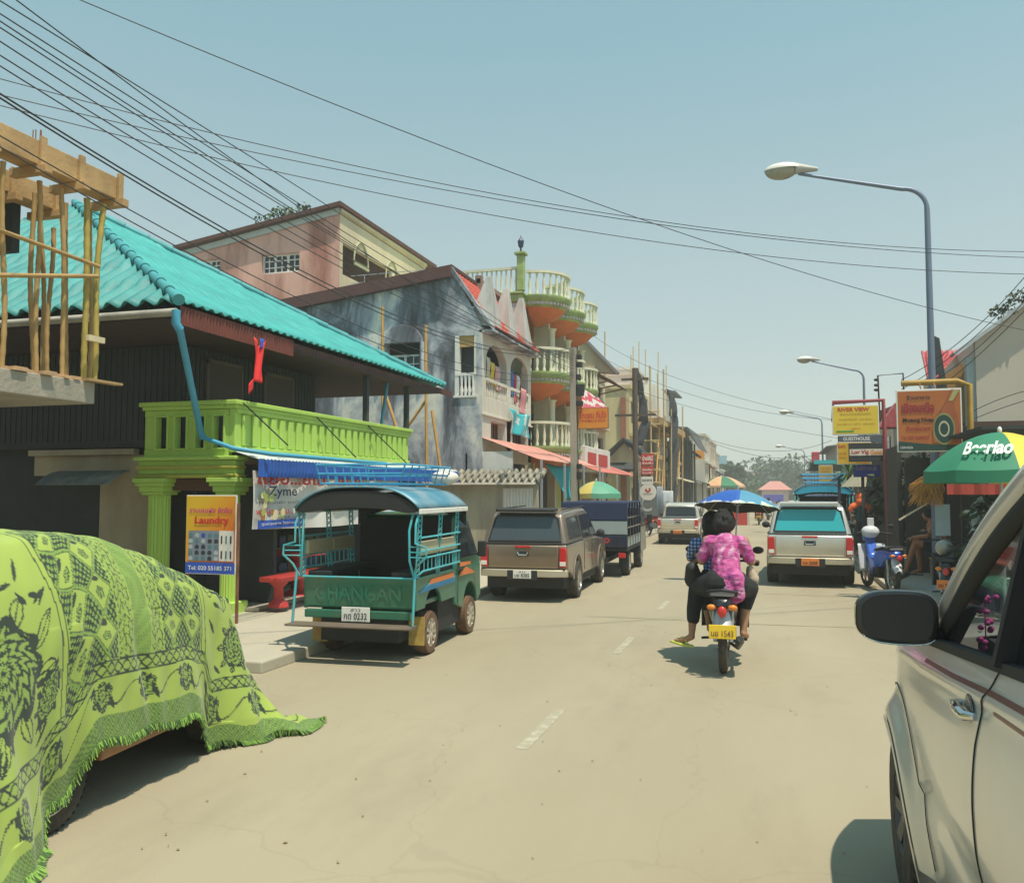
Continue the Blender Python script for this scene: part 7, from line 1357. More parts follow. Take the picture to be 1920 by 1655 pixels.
# ---------------------------------------------------------------- big green and yellow parasol over the stall
q = gy(1862, 898, 10.6); M_pg = mat('brand_green', (.02, .19, .10), .6, var=.12); M_py = mat('parasol_yellow', (.68, .48, .04), .6, var=.1)
t, can = parasol('big_parasol', 'large green and yellow beer garden parasol with white lettering at the right edge', gy(1862, 898, 13.2).x + .1, 13.2, 2.29, .97, .53, [M_pg, M_py, M_pg, M_pg, M_pg, M_pg, M_py, M_py], valance=.16)
def radial_text(body, ang, r0, w, h, zr, hh, R0, parent, m, valance=False, bold=.03):
    cu = bpy.data.curves.new('t', 'FONT'); cu.body = body; cu.size = 1; cu.offset = bold; o = bpy.data.objects.new('t', cu); COL.objects.link(o); dg = bpy.context.evaluated_depsgraph_get(); dg.update(); me = bpy.data.meshes.new_from_object(o.evaluated_get(dg)); bpy.data.objects.remove(o)
    V_ = [v.co.copy() for v in me.vertices]; F_ = [tuple(p.vertices) for p in me.polygons]; mnx, mxx = min(v.x for v in V_), max(v.x for v in V_); mny, mxy = min(v.y for v in V_), max(v.y for v in V_)
    out = []
    for v in V_:
        fx = (v.x - mnx) / (mxx - mnx) - .5; fy = (v.y - mny) / (mxy - mny)
        if valance: rr = R0 * math.cos(math.pi / 8) / max(math.cos((fx * w / R0)), .5) * .99 + .012; z = zr - .14 + .11 * fy; A = ang + fx * w / R0
        else: rr = R0 * (r0 + h * (1 - fy)); A = ang + fx * w / rr; z = zr + hh * (1 - (rr / R0) ** 1.9) + .055; rr += .02
        out.append((rr * math.cos(A), rr * math.sin(A), z))
    b = MB(); b.add(out, F_); bpy.data.meshes.remove(me); return b.build('lettering', m, parent)
zr_ = 2.29 - .12
for k, (an) in enumerate((R(-112.5), )):
    radial_text('Beerlao', R(-114), .60, .58, .24, zr_, .53, .97, can, M_txtw); 
radial_text('Beer of the Wholehearted', R(-157.5), 0, .62, .1, zr_, .53, .97, can, mat('mint_ink', (.3, .5, .4), .6), True, .0); radial_text('เบียร์ลาวเบียร์ใหญ่', R(-112.5), 0, .62, .1, zr_, .53, .97, can, MATS['mint_ink'], True, .01)
tag(MB().grid(20, 1, lambda u, v: (gy(1775, 905, 14.6).x + 1.9 * u, 14.6 + .02 * math.sin(u * 40), 2.12 - .16 * v)).build('red_valance', mat('dull_red', (.35, .05, .035), .7), solid=.01), 'dull red canvas strip hanging behind the green parasol', 'canvas')
t = thing('straw_hat_bundle', 'hanging bundle of straw brooms and hats on the grey lamp post', 'bundle', gy(1742, 925, 17.5)); b = MB(); rg = random.Random(6)
for _ in range(260): a = rg.uniform(0, 6.28); b.tube([(rg.uniform(-.1, .25), rg.uniform(-.1, .1), .32), (rg.uniform(-.35, .25), rg.uniform(-.15, .15), rg.uniform(-.25, .2))], .007, 3, cap=False)
b.build('straw', mat('straw', (.5, .27, .07), .9, var=.5, scale=20), t)
q = gy(1772, 975, 18.0); b = MB(); b.box(-.13, .13, 0, .01, -.3, .3); o = b.build('post_sticker', mat('pale_blue_notice', (.45, .6, .65), .6)); o.location = (q.x - .02, 18.12, q.z); tag(o, 'pale blue notice wrapped on the nearest lamp post', 'notice')
# brown cloth draped over a chair-like frame
# plants
def plant(name, label, q, r, h, mats_, n=260, size=.2, cat='shrub', long=1.6, z=.12, grp='shrubs in the shaded frontage'):
    t = thing(name, label, cat, (q[0], q[1], z), group=grp); rg = random.Random(int(q[0] * 91 + q[1] * 7)); b = MB()
    for k in range(6): b.tube([(0, 0, 0), (r * rg.uniform(-.3, .3), r * rg.uniform(-.3, .3), h * .5), (r * rg.uniform(-.7, .7), r * rg.uniform(-.7, .7), h * rg.uniform(.7, .95))], [.02, .014, .005], 5)
    b.build('stems', mat('bark', (.1, .075, .05)), t); b = MB()
    for k in range(5): leaves(b, (r * rg.uniform(-.5, .5), r * rg.uniform(-.5, .5), h * rg.uniform(.4, .85)), (r * .6, r * .6, h * .28), n // 5, size, rg, shell=.15, long=long)
    b.build('foliage', mats_, t); return t
for k, (u, v, r, h_, lb, ms) in enumerate(((1690, 1060, .7, 2.6, 'tall dark shrub behind the blue and white scooter', L_DARK), (1720, 1045, .8, 3.2, 'highest dark shrub left of the grey lamp post', L_DARK), (1665, 1030, .6, 2.3, 'dark climbing plant round the red sign pipe', L_DARK), (1690, 1010, .8, 3.0, 'dark tree like shrub under the blue board', L_DARK))):
    q = gz(u, v); plant('shrub', lb, q, r, h_, ms, 900, .22)
for k, (x, y, r, h_, lb) in enumerate(((3.3, 15.2, .5, 1.5, 'leafy shrub right of the seated person'), (3.7, 14.4, .6, 1.3, 'broad grey green bush behind the near car'), (3.7, 16.9, .5, 2.0, 'thin leafy shrub beside the lamp post notice'), (4.3, 16.2, .8, 1.9, 'bush in the shade below the green parasol'))):
    plant('shrub', lb, (x, y), r, h_, leafmats('mixed', [(.06, .1, .04), (.03, .05, .025), (.42, .5, .46)]), 600, .16)
# spiky palm
q = gy(1592, 900, 29); t = thing('fan_palm', 'spiky green palm in front of the amber board', 'palm', (q.x, 29, .1)); b = MB(); rg = random.Random(77); b.tube([(0, 0, 0), (0, 0, 2.5)], [.1, .07], 7); b.build('trunk', MATS['bark'], t); b = MB()
for k in range(90):
    a = rg.uniform(0, 6.28); e = rg.uniform(-.5, 1.2); d = Vector((math.cos(a) * math.cos(e), math.sin(a) * math.cos(e), math.sin(e))); s_ = d.cross(Vector((0, 0, 1))).normalized() * .045; L = rg.uniform(.7, 1.05); o_ = Vector((0, 0, 2.5)); b.m = rg.randrange(3); b.add([o_, o_ + d * L * .5 + s_, o_ + d * L - Vector((0, 0, .15)), o_ + d * L * .5 - s_], [(0, 1, 2, 3)])
b.build('fronds', leafmats('palm', [(.1, .2, .05), (.05, .11, .03), (.2, .32, .08)]), t)
q = gy(1610, 905, 27); t = thing('thatch_canopy', 'small pale peaked canopy under the blue guest house board', 'canopy', (q.x, 27, .1)); b = MB(); b.lathe([(.5, 2.05), (.05, 2.5)], n=4); b.build('roof', mat('thatch_grey', (.35, .33, .24), .9), t); b = MB(); b.tube([(0, 0, 0), (0, 0, 2.2)], .03, 6); b.build('post', M_steel, t)
t = thing('garden_board', 'dim garden ornament board half hidden in the dark shrubs', 'board', gy(1740, 965, 17.6)); b = MB(); b.beam((-.5, 0, -.1), (.0, 0, .22), .05, .03); b.build('plank', MATS['pale_board'], t)  # plain pale plank set aslant among the shrubs
# ================================================================ near silver off-road wagon at the right edge (faces away; its left side shows)
t = thing('offroad_wagon', 'near silver off-road wagon cut off by the right edge of the picture', 'car', (1.55, 3.2, 0), world=True)
M_suv = mat('suv_silver', (.68, .66, .60), .30, .30, var=.05, scale=1.5, coat=.7, dirt=(.42, .36, .25), dirtamt=.35, lo=.45, hi=.8)
WCy, WCz, WR = 4.75, .39, .47
def belt(Y): return 1.505 - .092 * (Y - 2.44) if Y < 4.15 else 1.348 - .05 * (Y - 4.15) - .11 * (Y - 4.15) ** 2 * .5
def xs(Y, z):
    x = .575 + (.16 * ((z - 1.0) / .5) ** 2 * .55 if z > 1.0 else .07 * ((1.0 - z) / .7) ** 2)
    if Y > 4.7: x += .26 * (Y - 4.7) ** 2
    r = math.hypot(Y - WCy, z - WCz)
    x -= .065 * math.exp(-((r - WR - .02) / .09) ** 2)
    x -= .012 * math.exp(-((z - (belt(Y) - .10)) / .025) ** 2)
    x += .018 * math.exp(-((z - .72) / .10) ** 2) * (1 if Y < 4.2 else 0)
    return x
b = MB(); NY, NZ = 260, 70
b.grid(NY, NZ, lambda u, v: (xs(1.0 + 4.5 * u, .33 + (belt(1.0 + 4.5 * u) - .33) * v), 1.0 + 4.5 * u, .33 + (belt(1.0 + 4.5 * u) - .33) * v),
       keep=lambda u, v: math.hypot(1.0 + 4.5 * u - WCy, .33 + (belt(1.0 + 4.5 * u) - .33) * v - WCz) > WR - .01)
# hood, nose and the far side as one shell with the near side
b.grid(60, 24, lambda u, v: (lambda Y: (xs(Y, belt(Y)) + (2.5 - .58 * 1.0 - xs(Y, belt(Y))) * v, Y, belt(Y) + .07 * math.sin(math.pi * min(1, v * 1.0)) * 1.0 + .012 * math.sin(min(v * 30, math.pi))))(4.1 + 1.4 * u))
b.grid(20, 16, lambda u, v: (xs(5.5, belt(5.5)) + (1.92 - xs(5.5, belt(5.5))) * u, 5.5 + .12 * math.sin(math.pi * u), .33 + (belt(5.5) - .33) * v))
b.grid(60, 10, lambda u, v: (2.52 - xs(1.0 + 4.5 * u, .33 + (belt(1.0 + 4.5 * u) - .33) * v) * 0 - .05 * v, 1.0 + 4.5 * u, .33 + (belt(1.0 + 4.5 * u) - .33) * v))
body = b.build('body', M_suv, t, smooth=50)
b = MB(); n = 60; rr0 = WR - .02
def lip(k, rr, dx): a = R(-28 + 236 * k / n); return Vector((xs(WCy + max(rr, WR - .0) * math.cos(a), WCz + max(rr, WR - .0) * math.sin(a)) + dx, WCy + rr * math.cos(a), WCz + rr * math.sin(a)))
for k in range(n):
    P = [(rr, dx) for rr, dx in ((WR + .012, -.006), (WR - .005, -.014), (WR - .022, -.008), (WR - .03, .03), (WR - .03, .16))]
    for (r0_, d0), (r1_, d1) in zip(P, P[1:]): b.face([lip(k, r0_, d0), lip(k + 1, r0_, d0), lip(k + 1, r1_, d1), lip(k, r1_, d1)])
b.build('wheel_arch_lip', M_suv, t, smooth=60)
b = MB(); b.tube([tuple(lip(k, WR + .17, -.003)) for k in range(0, n + 1) if WCz + (WR + .17) * math.sin(R(-28 + 236 * k / n)) > .36], .0022, 5); b.build('flare_seam', M_black, t)
b = MB(); b.lathe([(WR - .03, .06), (WR - .03, .55)], (.62, WCy, WCz), 40, 'x'); b.lathe([(WR - .02, .55), (.001, .55)], (.62, WCy, WCz), 20, 'x'); b.build('wheel_housing', M_black, t)
wheel(t, .695, WCy, .40, .27, -1, z=.40, rimr=.50, spokes=6, rim=mat('dull_rim', (.12, .11, .10), .5, .4))
wheel(t, 2.28, WCy, .40, .27, 1, z=.40, rimr=.58, spokes=6)
b = MB(); b.box(.75, 2.4, 1.0, 4.25, .3, .5); b.box(.95, 2.1, 4.2, 5.35, .3, .7); b.build('underbody', M_black, t)
# door gaps, chrome handle, side stripes
def onside(pts, dx=-.002): return [(xs(y, z) + dx, y, z) for y, z in pts]
gap = [(2.97, 1.455), (3.03, 1.36), (3.06, 1.2), (3.055, 1.0), (3.03, .8), (2.99, .6), (2.93, .45)]
def fine(p, n=10): return [(a[0] + (c[0] - a[0]) * i / n, a[1] + (c[1] - a[1]) * i / n) for a, c in zip(p, p[1:]) for i in range(n)] + [p[-1]]
b = MB(); b.tube(onside(fine(gap)), .0028, 5); b.build('door_gap', M_black, t)
b = MB(); hz_ = 1.275; hx = xs(3.2, hz_); b.ell((hx - .002, 3.2, hz_), (.006, .07, .055), 18, 10); cup = b.build('handle_cup', mat('chrome_shadow', (.2, .2, .2), .2, .8), t, smooth=60)
b = MB(); b.tube([(hx - .004, 3.10, hz_ + .004), (hx - .03, 3.13, hz_), (hx - .034, 3.22, hz_ - .002), (hx - .03, 3.30, hz_ - .002), (hx - .002, 3.33, hz_ - .002)], [.012, .017, .018, .017, .012], 10); b.build('door_handle', M_chrome, t, smooth=60)
M_st = mat('brown_pinstripe', (.16, .06, .045), .4)
for nm_, p, w_ in (('pinstripe', [(1.2, 1.50), (2.2, 1.445), (2.95, 1.385), (3.5, 1.33), (4.05, 1.285)], .008), ('pinstripe', [(1.2, 1.44), (2.2, 1.385), (2.9, 1.34)], .006)):
    f = fine(p, 14); b = MB()
    for (y0, z0), (y1, z1) in zip(f, f[1:]): b.face([(xs(y0, z0 - w_) - .0025, y0, z0 - w_), (xs(y1, z1 - w_) - .0025, y1, z1 - w_), (xs(y1, z1 + w_) - .0025, y1, z1 + w_), (xs(y0, z0 + w_) - .0025, y0, z0 + w_)])
    b.build(nm_, M_st, t)
q = (5.55, 1.06); b = MB(); b.grid(10, 6, lambda u, v: (xs(5.18 + .28 * u, 1.0 + .17 * v) - .006, 5.18 + .28 * u, 1.0 + .17 * v)); b.build('headlight', mat('headlight_glass', (.45, .45, .42), .1, .2), t, smooth=60)
# greenhouse: pillars, roof, glass
A0, A1 = Vector((.665, 4.10, 1.43)), Vector((.80, 3.10, 2.06)); XR = .80
def rtop(Y): return 2.06 + .03 * (1 - ((Y - 2.0) / 1.2) ** 2)
Apts = [A0.lerp(A1, k / 10) + Vector((0, .0, .055 * math.sin(math.pi * k / 10))) for k in range(11)] + [Vector((.815, 3.0 - k * .25, rtop(3.0 - k * .25) + .005)) for k in range(1, 9)]
b = MB(); b.tube(Apts, [.036 + .0012 * k for k in range(11)] + [.05] * 8, 8); b.build('roof_pillar', mat('suv_pillar', (.55, .56, .55), .25, .4, coat=.6), t, smooth=60)
b = MB(); b.tube([p + Vector((.02, -.05, -.055)) for p in Apts], [.05] * 19, 8); b.build('window_surround', M_black, t, smooth=60)
b = MB(); b.grid(10, 10, lambda u, v: (XR + (2.3 - XR) * v, 1.0 + 2.1 * u, rtop(1 + 2.1 * u) + .05 * math.sin(math.pi * v))); b.build('roof', M_suv, t, smooth=60, solid=.02)
b = MB(); b.grid(12, 8, lambda u, v: (A0.lerp(A1, v).x + (3.1 - 2 * A0.lerp(A1, v).x) * u, A0.lerp(A1, v).y + .12 * math.sin(math.pi * u), A0.lerp(A1, v).z + .05 * math.sin(math.pi * v))); b.build('windscreen', glassmat('suv_screen', (.02, .03, .03), .25, .05), t, smooth=60)
bz = lambda Y: belt(Y) + .002
b = MB(); f = [(1.0 + .31 * k) for k in range(11)]
for y0, y1 in zip(f, f[1:]): b.add([(xs(y0, belt(y0)) - .006, y0, bz(y0) - .012), (xs(y1, belt(y1)) - .006, y1, bz(y1) - .012), (xs(y1, belt(y1)) - .004, y1, bz(y1) + .022), (xs(y0, belt(y0)) - .004, y0, bz(y0) + .022), (xs(y0, belt(y0)) + .05, y0, bz(y0) + .022), (xs(y1, belt(y1)) + .05, y1, bz(y1) + .022)], [(0, 1, 2, 3), (3, 2, 5, 4)])
b.build('window_ledge', M_black, t)
M_gl = glassmat('suv_side_glass', (.012, .016, .018), .55, .04)
def gpt(Y, f): x0 = xs(Y, belt(Y)) + .02; return (x0 + (XR - .0 - x0) * f, Y, bz(Y) + (rtop(min(Y, 3.1)) - .05 - bz(Y)) * f)
b = MB(); b.face([gpt(3.02, 0), gpt(3.95, 0), (.70, 3.93, 1.50), (.81, 3.12, 1.98), gpt(3.02, .98)]); b.build('front_door_glass', M_gl, t)
b = MB(); b.face([gpt(1.0, 0), gpt(2.92, 0), gpt(2.92, .98), gpt(1.0, .98)]); b.build('rear_door_glass', M_gl, t)
b = MB(); b.beam(gpt(2.97, 0), gpt(2.97, 1), .09, .04); b.build('door_pillar', M_black, t)
b = MB(); b.face([gpt(3.95, 0), (A0.x, A0.y, A0.z), (.70, 3.93, 1.52)]); b.box(.665, .70, 3.9, 4.08, belt(4) - .03, belt(4) + .13); b.build('mirror_plate', M_black, t)
# cabin: dashboard, seats, hanging pink garland
b = MB(); b.box(.85, 2.3, 3.75, 4.3, .9, 1.38); b.box(.8, 2.4, 1.0, 4.2, .5, .6); b.box(2.42, 2.46, 1.0, 4.2, .6, 2.0); b.box(.8, 2.4, 1.0, 1.1, .5, 2.0); b.build('dashboard', M_dark, t)
for x in (1.15, 1.95):
    b = MB(); b.box(x - .25, x + .25, 2.5, 3.1, .8, .95); b.box(x - .25, x + .25, 2.35, 2.5, .95, 1.6); b.box(x - .13, x + .13, 2.36, 2.46, 1.65, 1.85); b.build('seat', mat('charcoal_fabric', (.03, .03, .032), .9), t, bevel=.04)
b = MB(); b.lathe([(.17, -.015), (.19, 0), (.17, .015), (.155, 0), (.17, -.015)], (0, 0, 0), 24, 'y'); b.v = [(v[0] + 1.15, 3.6 + v[2] * .3, v[2] + 1.38) for v in b.v]; b.build('steering_wheel', M_black, t, smooth=60)
b = MB(); rg = random.Random(5)
for k in range(6):
    z = 1.565 - k * .04; w_ = .05 if k == 0 else .022
    for j in range(5 if k == 0 else 3): b.ell((.80 + rg.uniform(-w_, w_), 3.9 + rg.uniform(-.02, .02), z + rg.uniform(-.012, .012)), (.013, .012, .011), 8, 5)
b.tube([(.80, 3.9, 1.75), (.80, 3.9, 1.36)], .003, 4); o = b.build('flower_garland', mat('pink_flowers', (.5, .05, .28), .6, var=.3, scale=40), smooth=60); o2 = Vector((.80, 3.9, 1.36)); tag(o, 'pink flower garland hanging inside the near wagon windscreen', 'garland')
for v in o.data.vertices: v.co -= o2
o.location = o2
# wing mirror
mc = Vector((.475, 3.98, 1.475)); b = MB(); pl = []
for k in range(40):
    a = 2 * math.pi * k / 40; e = 4.0; cx_, cz_ = math.copysign(abs(math.cos(a)) ** (2 / e), math.cos(a)), math.copysign(abs(math.sin(a)) ** (2 / e), math.sin(a)); x = .162 * cx_; z = .112 * cz_
    if x < 0: z *= 1 - .22 * (x / .162) ** 2 * (1 if z > 0 else 1.1)
    pl.append((x, z))
rings = [(.86, -.052), (.97, -.048), (1.0, -.035), (1.0, 0.0), (.93, .05), (.7, .085), (.3, .1)]; vs_ = []
for s_, d in rings: vs_ += [(mc.x + p[0] * s_, mc.y + d, mc.z + p[1] * s_) for p in pl]
b.add(vs_, [(j * 40 + i, j * 40 + (i + 1) % 40, (j + 1) * 40 + (i + 1) % 40, (j + 1) * 40 + i) for j in range(len(rings) - 1) for i in range(40)] + [tuple(range((len(rings) - 1) * 40, len(rings) * 40))])
b.box(.60, .69, 3.97, 4.03, 1.375, 1.42); mh = b.build('wing_mirror', mat('mirror_case', (.014, .016, .018), .35, var=.05, coat=.4), t, smooth=40)
b = MB(); b.add([(mc.x + p[0] * .86, mc.y - .0515, mc.z + p[1] * .86) for p in pl], [tuple(range(40))]); b.build('mirror_face', mat('dim_mirror', (.012, .015, .016), .6, var=.02), mh)
b = MB(); b.tube([(mc.x + p[0] * 1.0, mc.y - .045, mc.z + p[1] * 1.0) for p in pl[18:37]], .004, 6); b.build('chrome_rim', M_chrome, mh, smooth=60)
# ================================================================ people, motorbikes
def limb(b, pts, rs, n=12):
    pts = [Vector(p) for p in pts]; P = []; Q = []
    for i in range(len(pts) - 1):
        for k in range(5): f = k / 5; P.append(pts[i].lerp(pts[i + 1], f)); Q.append(rs[i] + (rs[i + 1] - rs[i]) * f)
    P.append(pts[-1]); Q.append(rs[-1]); b.tube(P, Q, n)
    for p, r in zip(pts, rs): b.ell(p, (r, r, r), n, 8)
def remeshed(b, name, m, parent, vox=.010, it=4):
    o = b.build(name, m, parent, smooth=None); r = o.modifiers.new('r', 'REMESH'); r.mode = 'VOXEL'; r.voxel_size = vox; r.use_smooth_shade = True
    if it: s = o.modifiers.new('s', 'SMOOTH'); s.factor = .5; s.iterations = it
    return o
def hand(b, w, d, up, s=1.0, curl=.5):
    """palm and five curled fingers; w wrist, d pointing direction, up = back of the hand"""
    d = Vector(d).normalized(); up = Vector(up); up = (up - d * up.dot(d)).normalized(); sd = d.cross(up); w = Vector(w)
    pc = w + d * .045 * s
    for k in range(4): limb(b, [w + sd * (k - 1.5) * .010 * s, w + d * .08 * s + sd * (k - 1.5) * .019 * s], [.014 * s, .011 * s], 8)
    for k, L in enumerate((.068, .078, .072, .056)):
        p0 = w + d * .082 * s + sd * (k - 1.5) * .020 * s; p1 = p0 + (d * math.cos(curl * .6) - up * math.sin(curl * .6)) * L * .45 * s; p2 = p1 + (d * math.cos(curl * 1.6) - up * math.sin(curl * 1.6)) * L * .33 * s; p3 = p2 + (d * math.cos(curl * 2.6) - up * math.sin(curl * 2.6)) * L * .25 * s
        limb(b, [p0, p1, p2, p3], [.0095 * s, .009 * s, .0085 * s, .0075 * s], 8)
    p0 = w + d * .025 * s - sd * .03 * s; p1 = p0 + (d * .6 - sd * .7 - up * .2).normalized() * .035 * s; p2 = p1 + (d * .9 - sd * .15 - up * .4).normalized() * .03 * s; limb(b, [w, p0, p1, p2], [.014 * s, .012 * s, .011 * s, .009 * s], 8)
def head(b, c, fwd, s=1.0):
    c = Vector(c); f = Vector(fwd).normalized(); sd = f.cross(Vector((0, 0, 1))).normalized(); u = Vector((0, 0, 1))
    b.ell(c, (.078 * s, .092 * s, .105 * s), 16, 12); limb(b, [c + f * .035 * s - u * .05 * s, c + f * .045 * s - u * .085 * s], [.055 * s, .035 * s])
    limb(b, [c + f * .085 * s + u * .01, c + f * .106 * s - u * .022 * s], [.010 * s, .015 * s], 8)
    for q in (-1, 1): b.ell(c + sd * q * .080 * s - u * .005, (.012, .02, .028), 8, 6); b.ell(c + f * .078 * s + sd * q * .03 * s - u * .002, (.014, .014, .011), 8, 6)
    b.ell(c + f * .085 * s - u * .05 * s, (.024, .01, .008), 8, 6)
def eyes(parent, c, fwd, s=1.0):
    c = Vector(c); f = Vector(fwd).normalized(); sd = f.cross(Vector((0, 0, 1))).normalized()
    for q in (-1, 1): b = MB(); b.ell(c + f * .086 * s + sd * q * .03 * s + Vector((0, 0, .002)), (.010, .009, .006), 8, 6); b.build('eye', M_black, parent, smooth=60)
def motorbike(name, label, loc, rz, c1, c2, c3=None, plate_=None, scale=1.0, cat='motorbike', group=None, simple=False):
    t = thing(name, label, cat, loc, rz, group, scale=scale); c3 = c3 or c2
    for y, nm in ((0, 'wheel'), (1.24, 'wheel')):
        b = MB(); p = [(.215, -.03), (.25, -.045), (.285, -.035), (.298, 0), (.285, .035), (.25, .045), (.215, .03), (.215, -.03)]; b.lathe(p, (0, y, .298), 32, 'x'); w_ = b.build(nm, M_tyre, t, smooth=40)
        b = MB(); b.lathe([(.216, -.02), (.205, 0), (.216, .02)], (0, y, .298), 28, 'x'); b.lathe([(.001, -.05), (.04, -.05), (.04, .05), (.001, .05)], (0, y, .298), 12, 'x')
        for k in range(6): a = math.pi * k / 3; b.beam((0, y, .298), (0, y + .21 * math.cos(a), .298 + .21 * math.sin(a)), .02, .03)
        b.build('rim', M_alloy, w_, smooth=40)
    # rear fender, tail, seat
    b = MB(); b.grid(10, 8, lambda u, v: ((.055 + .03 * math.sin(u * math.pi)) * (2 * v - 1), -.31 + .19 * u + .0 * v, .40 + .26 * u - .05 * (2 * v - 1) ** 2 + .02)); b.build('rear_fender', c3, t, smooth=60, solid=.008)
    b = MB(); b.prism([(-.30, .66), (-.26, .76), (.1, .78), (.45, .72), (.6, .60), (.55, .40), (.25, .45), (.0, .60)], 'x', -.125, .125); b.v = [(v[0] * (.55 if v[1] < -.1 else 1), v[1], v[2]) for v in b.v]; b.build('tail_body', c1, t, bevel=.04, seg=3, smooth=40)
    b = MB(); b.prism([(-.26, .77), (-.2, .82), (.15, .82), (.5, .76), (.58, .72), (.5, .71), (.1, .775)], 'x', -.13, .13); b.build('seat', mat('seat_vinyl', (.03, .03, .032), .5), t, bevel=.035, seg=3, smooth=40)
    b = MB(); b.tube([(-.13, .0, .76), (-.14, -.25, .82), (0, -.36, .85), (.14, -.25, .82), (.13, 0, .76)], .014, 8); b.build('grab_rail', M_black, t, smooth=60)
    # leg shield, front cowl, steering
    b = MB(); b.prism([(.58, .35), (.62, .55), (.85, .62), (1.0, .88), (1.06, .86), (.95, .5), (.88, .3), (.7, .25)], 'x', -.09, .09); b.build('frame_cover', c1, t, bevel=.03, smooth=40)
    for s_ in (-1, 1): b = MB(); b.grid(6, 8, lambda u, v: (s_ * (.08 + .17 * u), 1.0 - .10 * u + .08 * v, .32 + .50 * v)); b.build('leg_shield', c2, t, smooth=60, solid=.012)
    b = MB(); b.prism([(1.02, .88), (1.0, 1.02), (1.12, 1.04), (1.2, .95), (1.16, .86)], 'x', -.10, .10); b.build('headlight_cowl', c1, t, bevel=.03, seg=3, smooth=40); b = MB(); b.ell((0, 1.18, .94), (.075, .04, .06), 14, 8); b.build('headlight', mat('headlamp_glass', (.55, .55, .5), .1), t, smooth=60)
    b = MB(); b.tube([(-.34, .92, 1.0), (-.2, 1.0, 1.03), (0, 1.05, 1.0), (.2, 1.0, 1.03), (.34, .92, 1.0)], .013, 8); b.build('handlebar', M_black, t, smooth=60)
    for s_ in (-1, 1):
        b = MB(); b.tube([(s_ * .24, .98, 1.02), (s_ * .27, .99, 1.11), (s_ * .34, .96, 1.14)], .006, 6); b.ell((s_ * .36, .96, 1.15), (.062, .018, .04), 14, 8); b.build('mirror', M_black, t, smooth=60)
        b = MB(); b.tube([(s_ * .25, .96, 1.01), (s_ * .36, .90, 1.0)], .019, 8); b.build('grip', M_black, t); b = MB(); b.tube([(s_ * .05, 1.08, .85), (s_ * .06, 1.24, .30)], .022, 8); b.build('fork', M_steel, t)
        b = MB(); b.tube([(s_ * .075, -.02, .31), (s_ * .09, -.02 + .02, .62)], .02, 8); b.build('shock_absorber', M_steel, t); b = MB(); b.ell((s_ * .10, -.31, .68), (.045, .025, .028), 10, 6); b.build('indicator', M_orange, t, smooth=60)
        b = MB(); b.tube([(s_ * .07, .42, .28), (s_ * .23, .40, .27)], .014, 6); b.build('foot_peg', M_black, t)
    b = MB(); b.grid(10, 6, lambda u, v: (.05 * (2 * v - 1), 1.24 + .325 * math.cos(R(30 + 110 * u)), .298 + .325 * math.sin(R(30 + 110 * u)))); b.build('front_fender', c2, t, smooth=60, solid=.006)
    b = MB(); b.ell((0, -.335, .64), (.045, .03, .055), 14, 10); b.build('tail_light', M_redlens, t, smooth=60)
    b = MB(); b.box(-.11, .11, .35, .65, .24, .42); b.tube([(.0, .5, .3), (.12, .5, .3)], .08, 12); b.tube([(.06, .45, .22), (.13, .3, .2), (.14, .05, .24)], .018, 8); b.build('engine', mat('engine_black', (.03, .03, .03), .4, .3), t, bevel=.01)
    b = MB(); b.tube([(.14, .08, .25), (.16, -.22, .36), (.165, -.27, .38)], [.03, .045, .03], 12); b.build('exhaust', mat('exhaust_metal', (.07, .065, .06), .35, .6), t, smooth=50)
    if plate_: plate(t, fr_cam(0, -.36, .455), *plate_, w=.25, h=.13)
    return t
BX, BS_ = gz(1357, 1261), 1.12
M_bk = mat('bike_black', (.018, .018, .02), .3, coat=.4); M_bw = mat('bike_silver', (.5, .5, .52), .35, .3, coat=.4)
bike = motorbike('moped', 'black and silver moped carrying two riders down the middle of the lane', (BX.x, BX.y + .0, 0), R(2), M_bk, M_bk, M_bw, (None, 'บย 1543', M_platey, M_rust), BS_)
def place(o): o.location = bike.location; o.rotation_euler = bike.rotation_euler; o.scale = bike.scale; return o
# --- rear rider, pink tie-dyed shirt
fw = (0, 1, 0)
b = MB(); limb(b, [(.03, .10, .86), (.03, .18, 1.05), (.03, .23, 1.26)], [.125, .12, .12]); limb(b, [(.03, .24, 1.30), (.03, .28, 1.41)], [.055, .048]); head(b, (.02, .31, 1.49), fw)
limb(b, [(-.15, .23, 1.28), (-.21, .24, 1.08), (-.25, .48, 1.12)], [.058, .046, .032]); limb(b, [(.21, .23, 1.28), (.28, .26, 1.08), (.18, .50, 1.20)], [.058, .046, .032])
limb(b, [(-.07, .12, .86), (-.25, .45, .80), (-.31, .38, .55), (-.325, .33, .32)], [.10, .075, .055, .034]); limb(b, [(.12, .12, .86), (.25, .45, .80), (.21, .38, .56), (.19, .34, .36)], [.10, .075, .055, .034])
limb(b, [(-.325, .32, .29), (-.40, .36, .245), (-.48, .40, .235)], [.036, .032, .022], 8)
for k in range(5): q = Vector((-.48, .40, .235)) + Vector((-.012 + .010 * abs(k - 1.5) * .6, .028 - .014 * k, 0)); limb(b, [q, q + Vector((-.028 + .003 * k, .006, -.003))], [.011 - .001 * k, .009 - .0007 * k], 6)
limb(b, [(.19, .33, .34), (.22, .44, .30), (.23, .52, .30)], [.036, .032, .022], 8)
hand(b, (-.25, .48, 1.12), (0.1, 1, .1), (0, 0, 1), 1, .9); hand(b, (.18, .50, 1.20), (-.1, .6, .7), (.9, .1, 0), 1, 1.2)
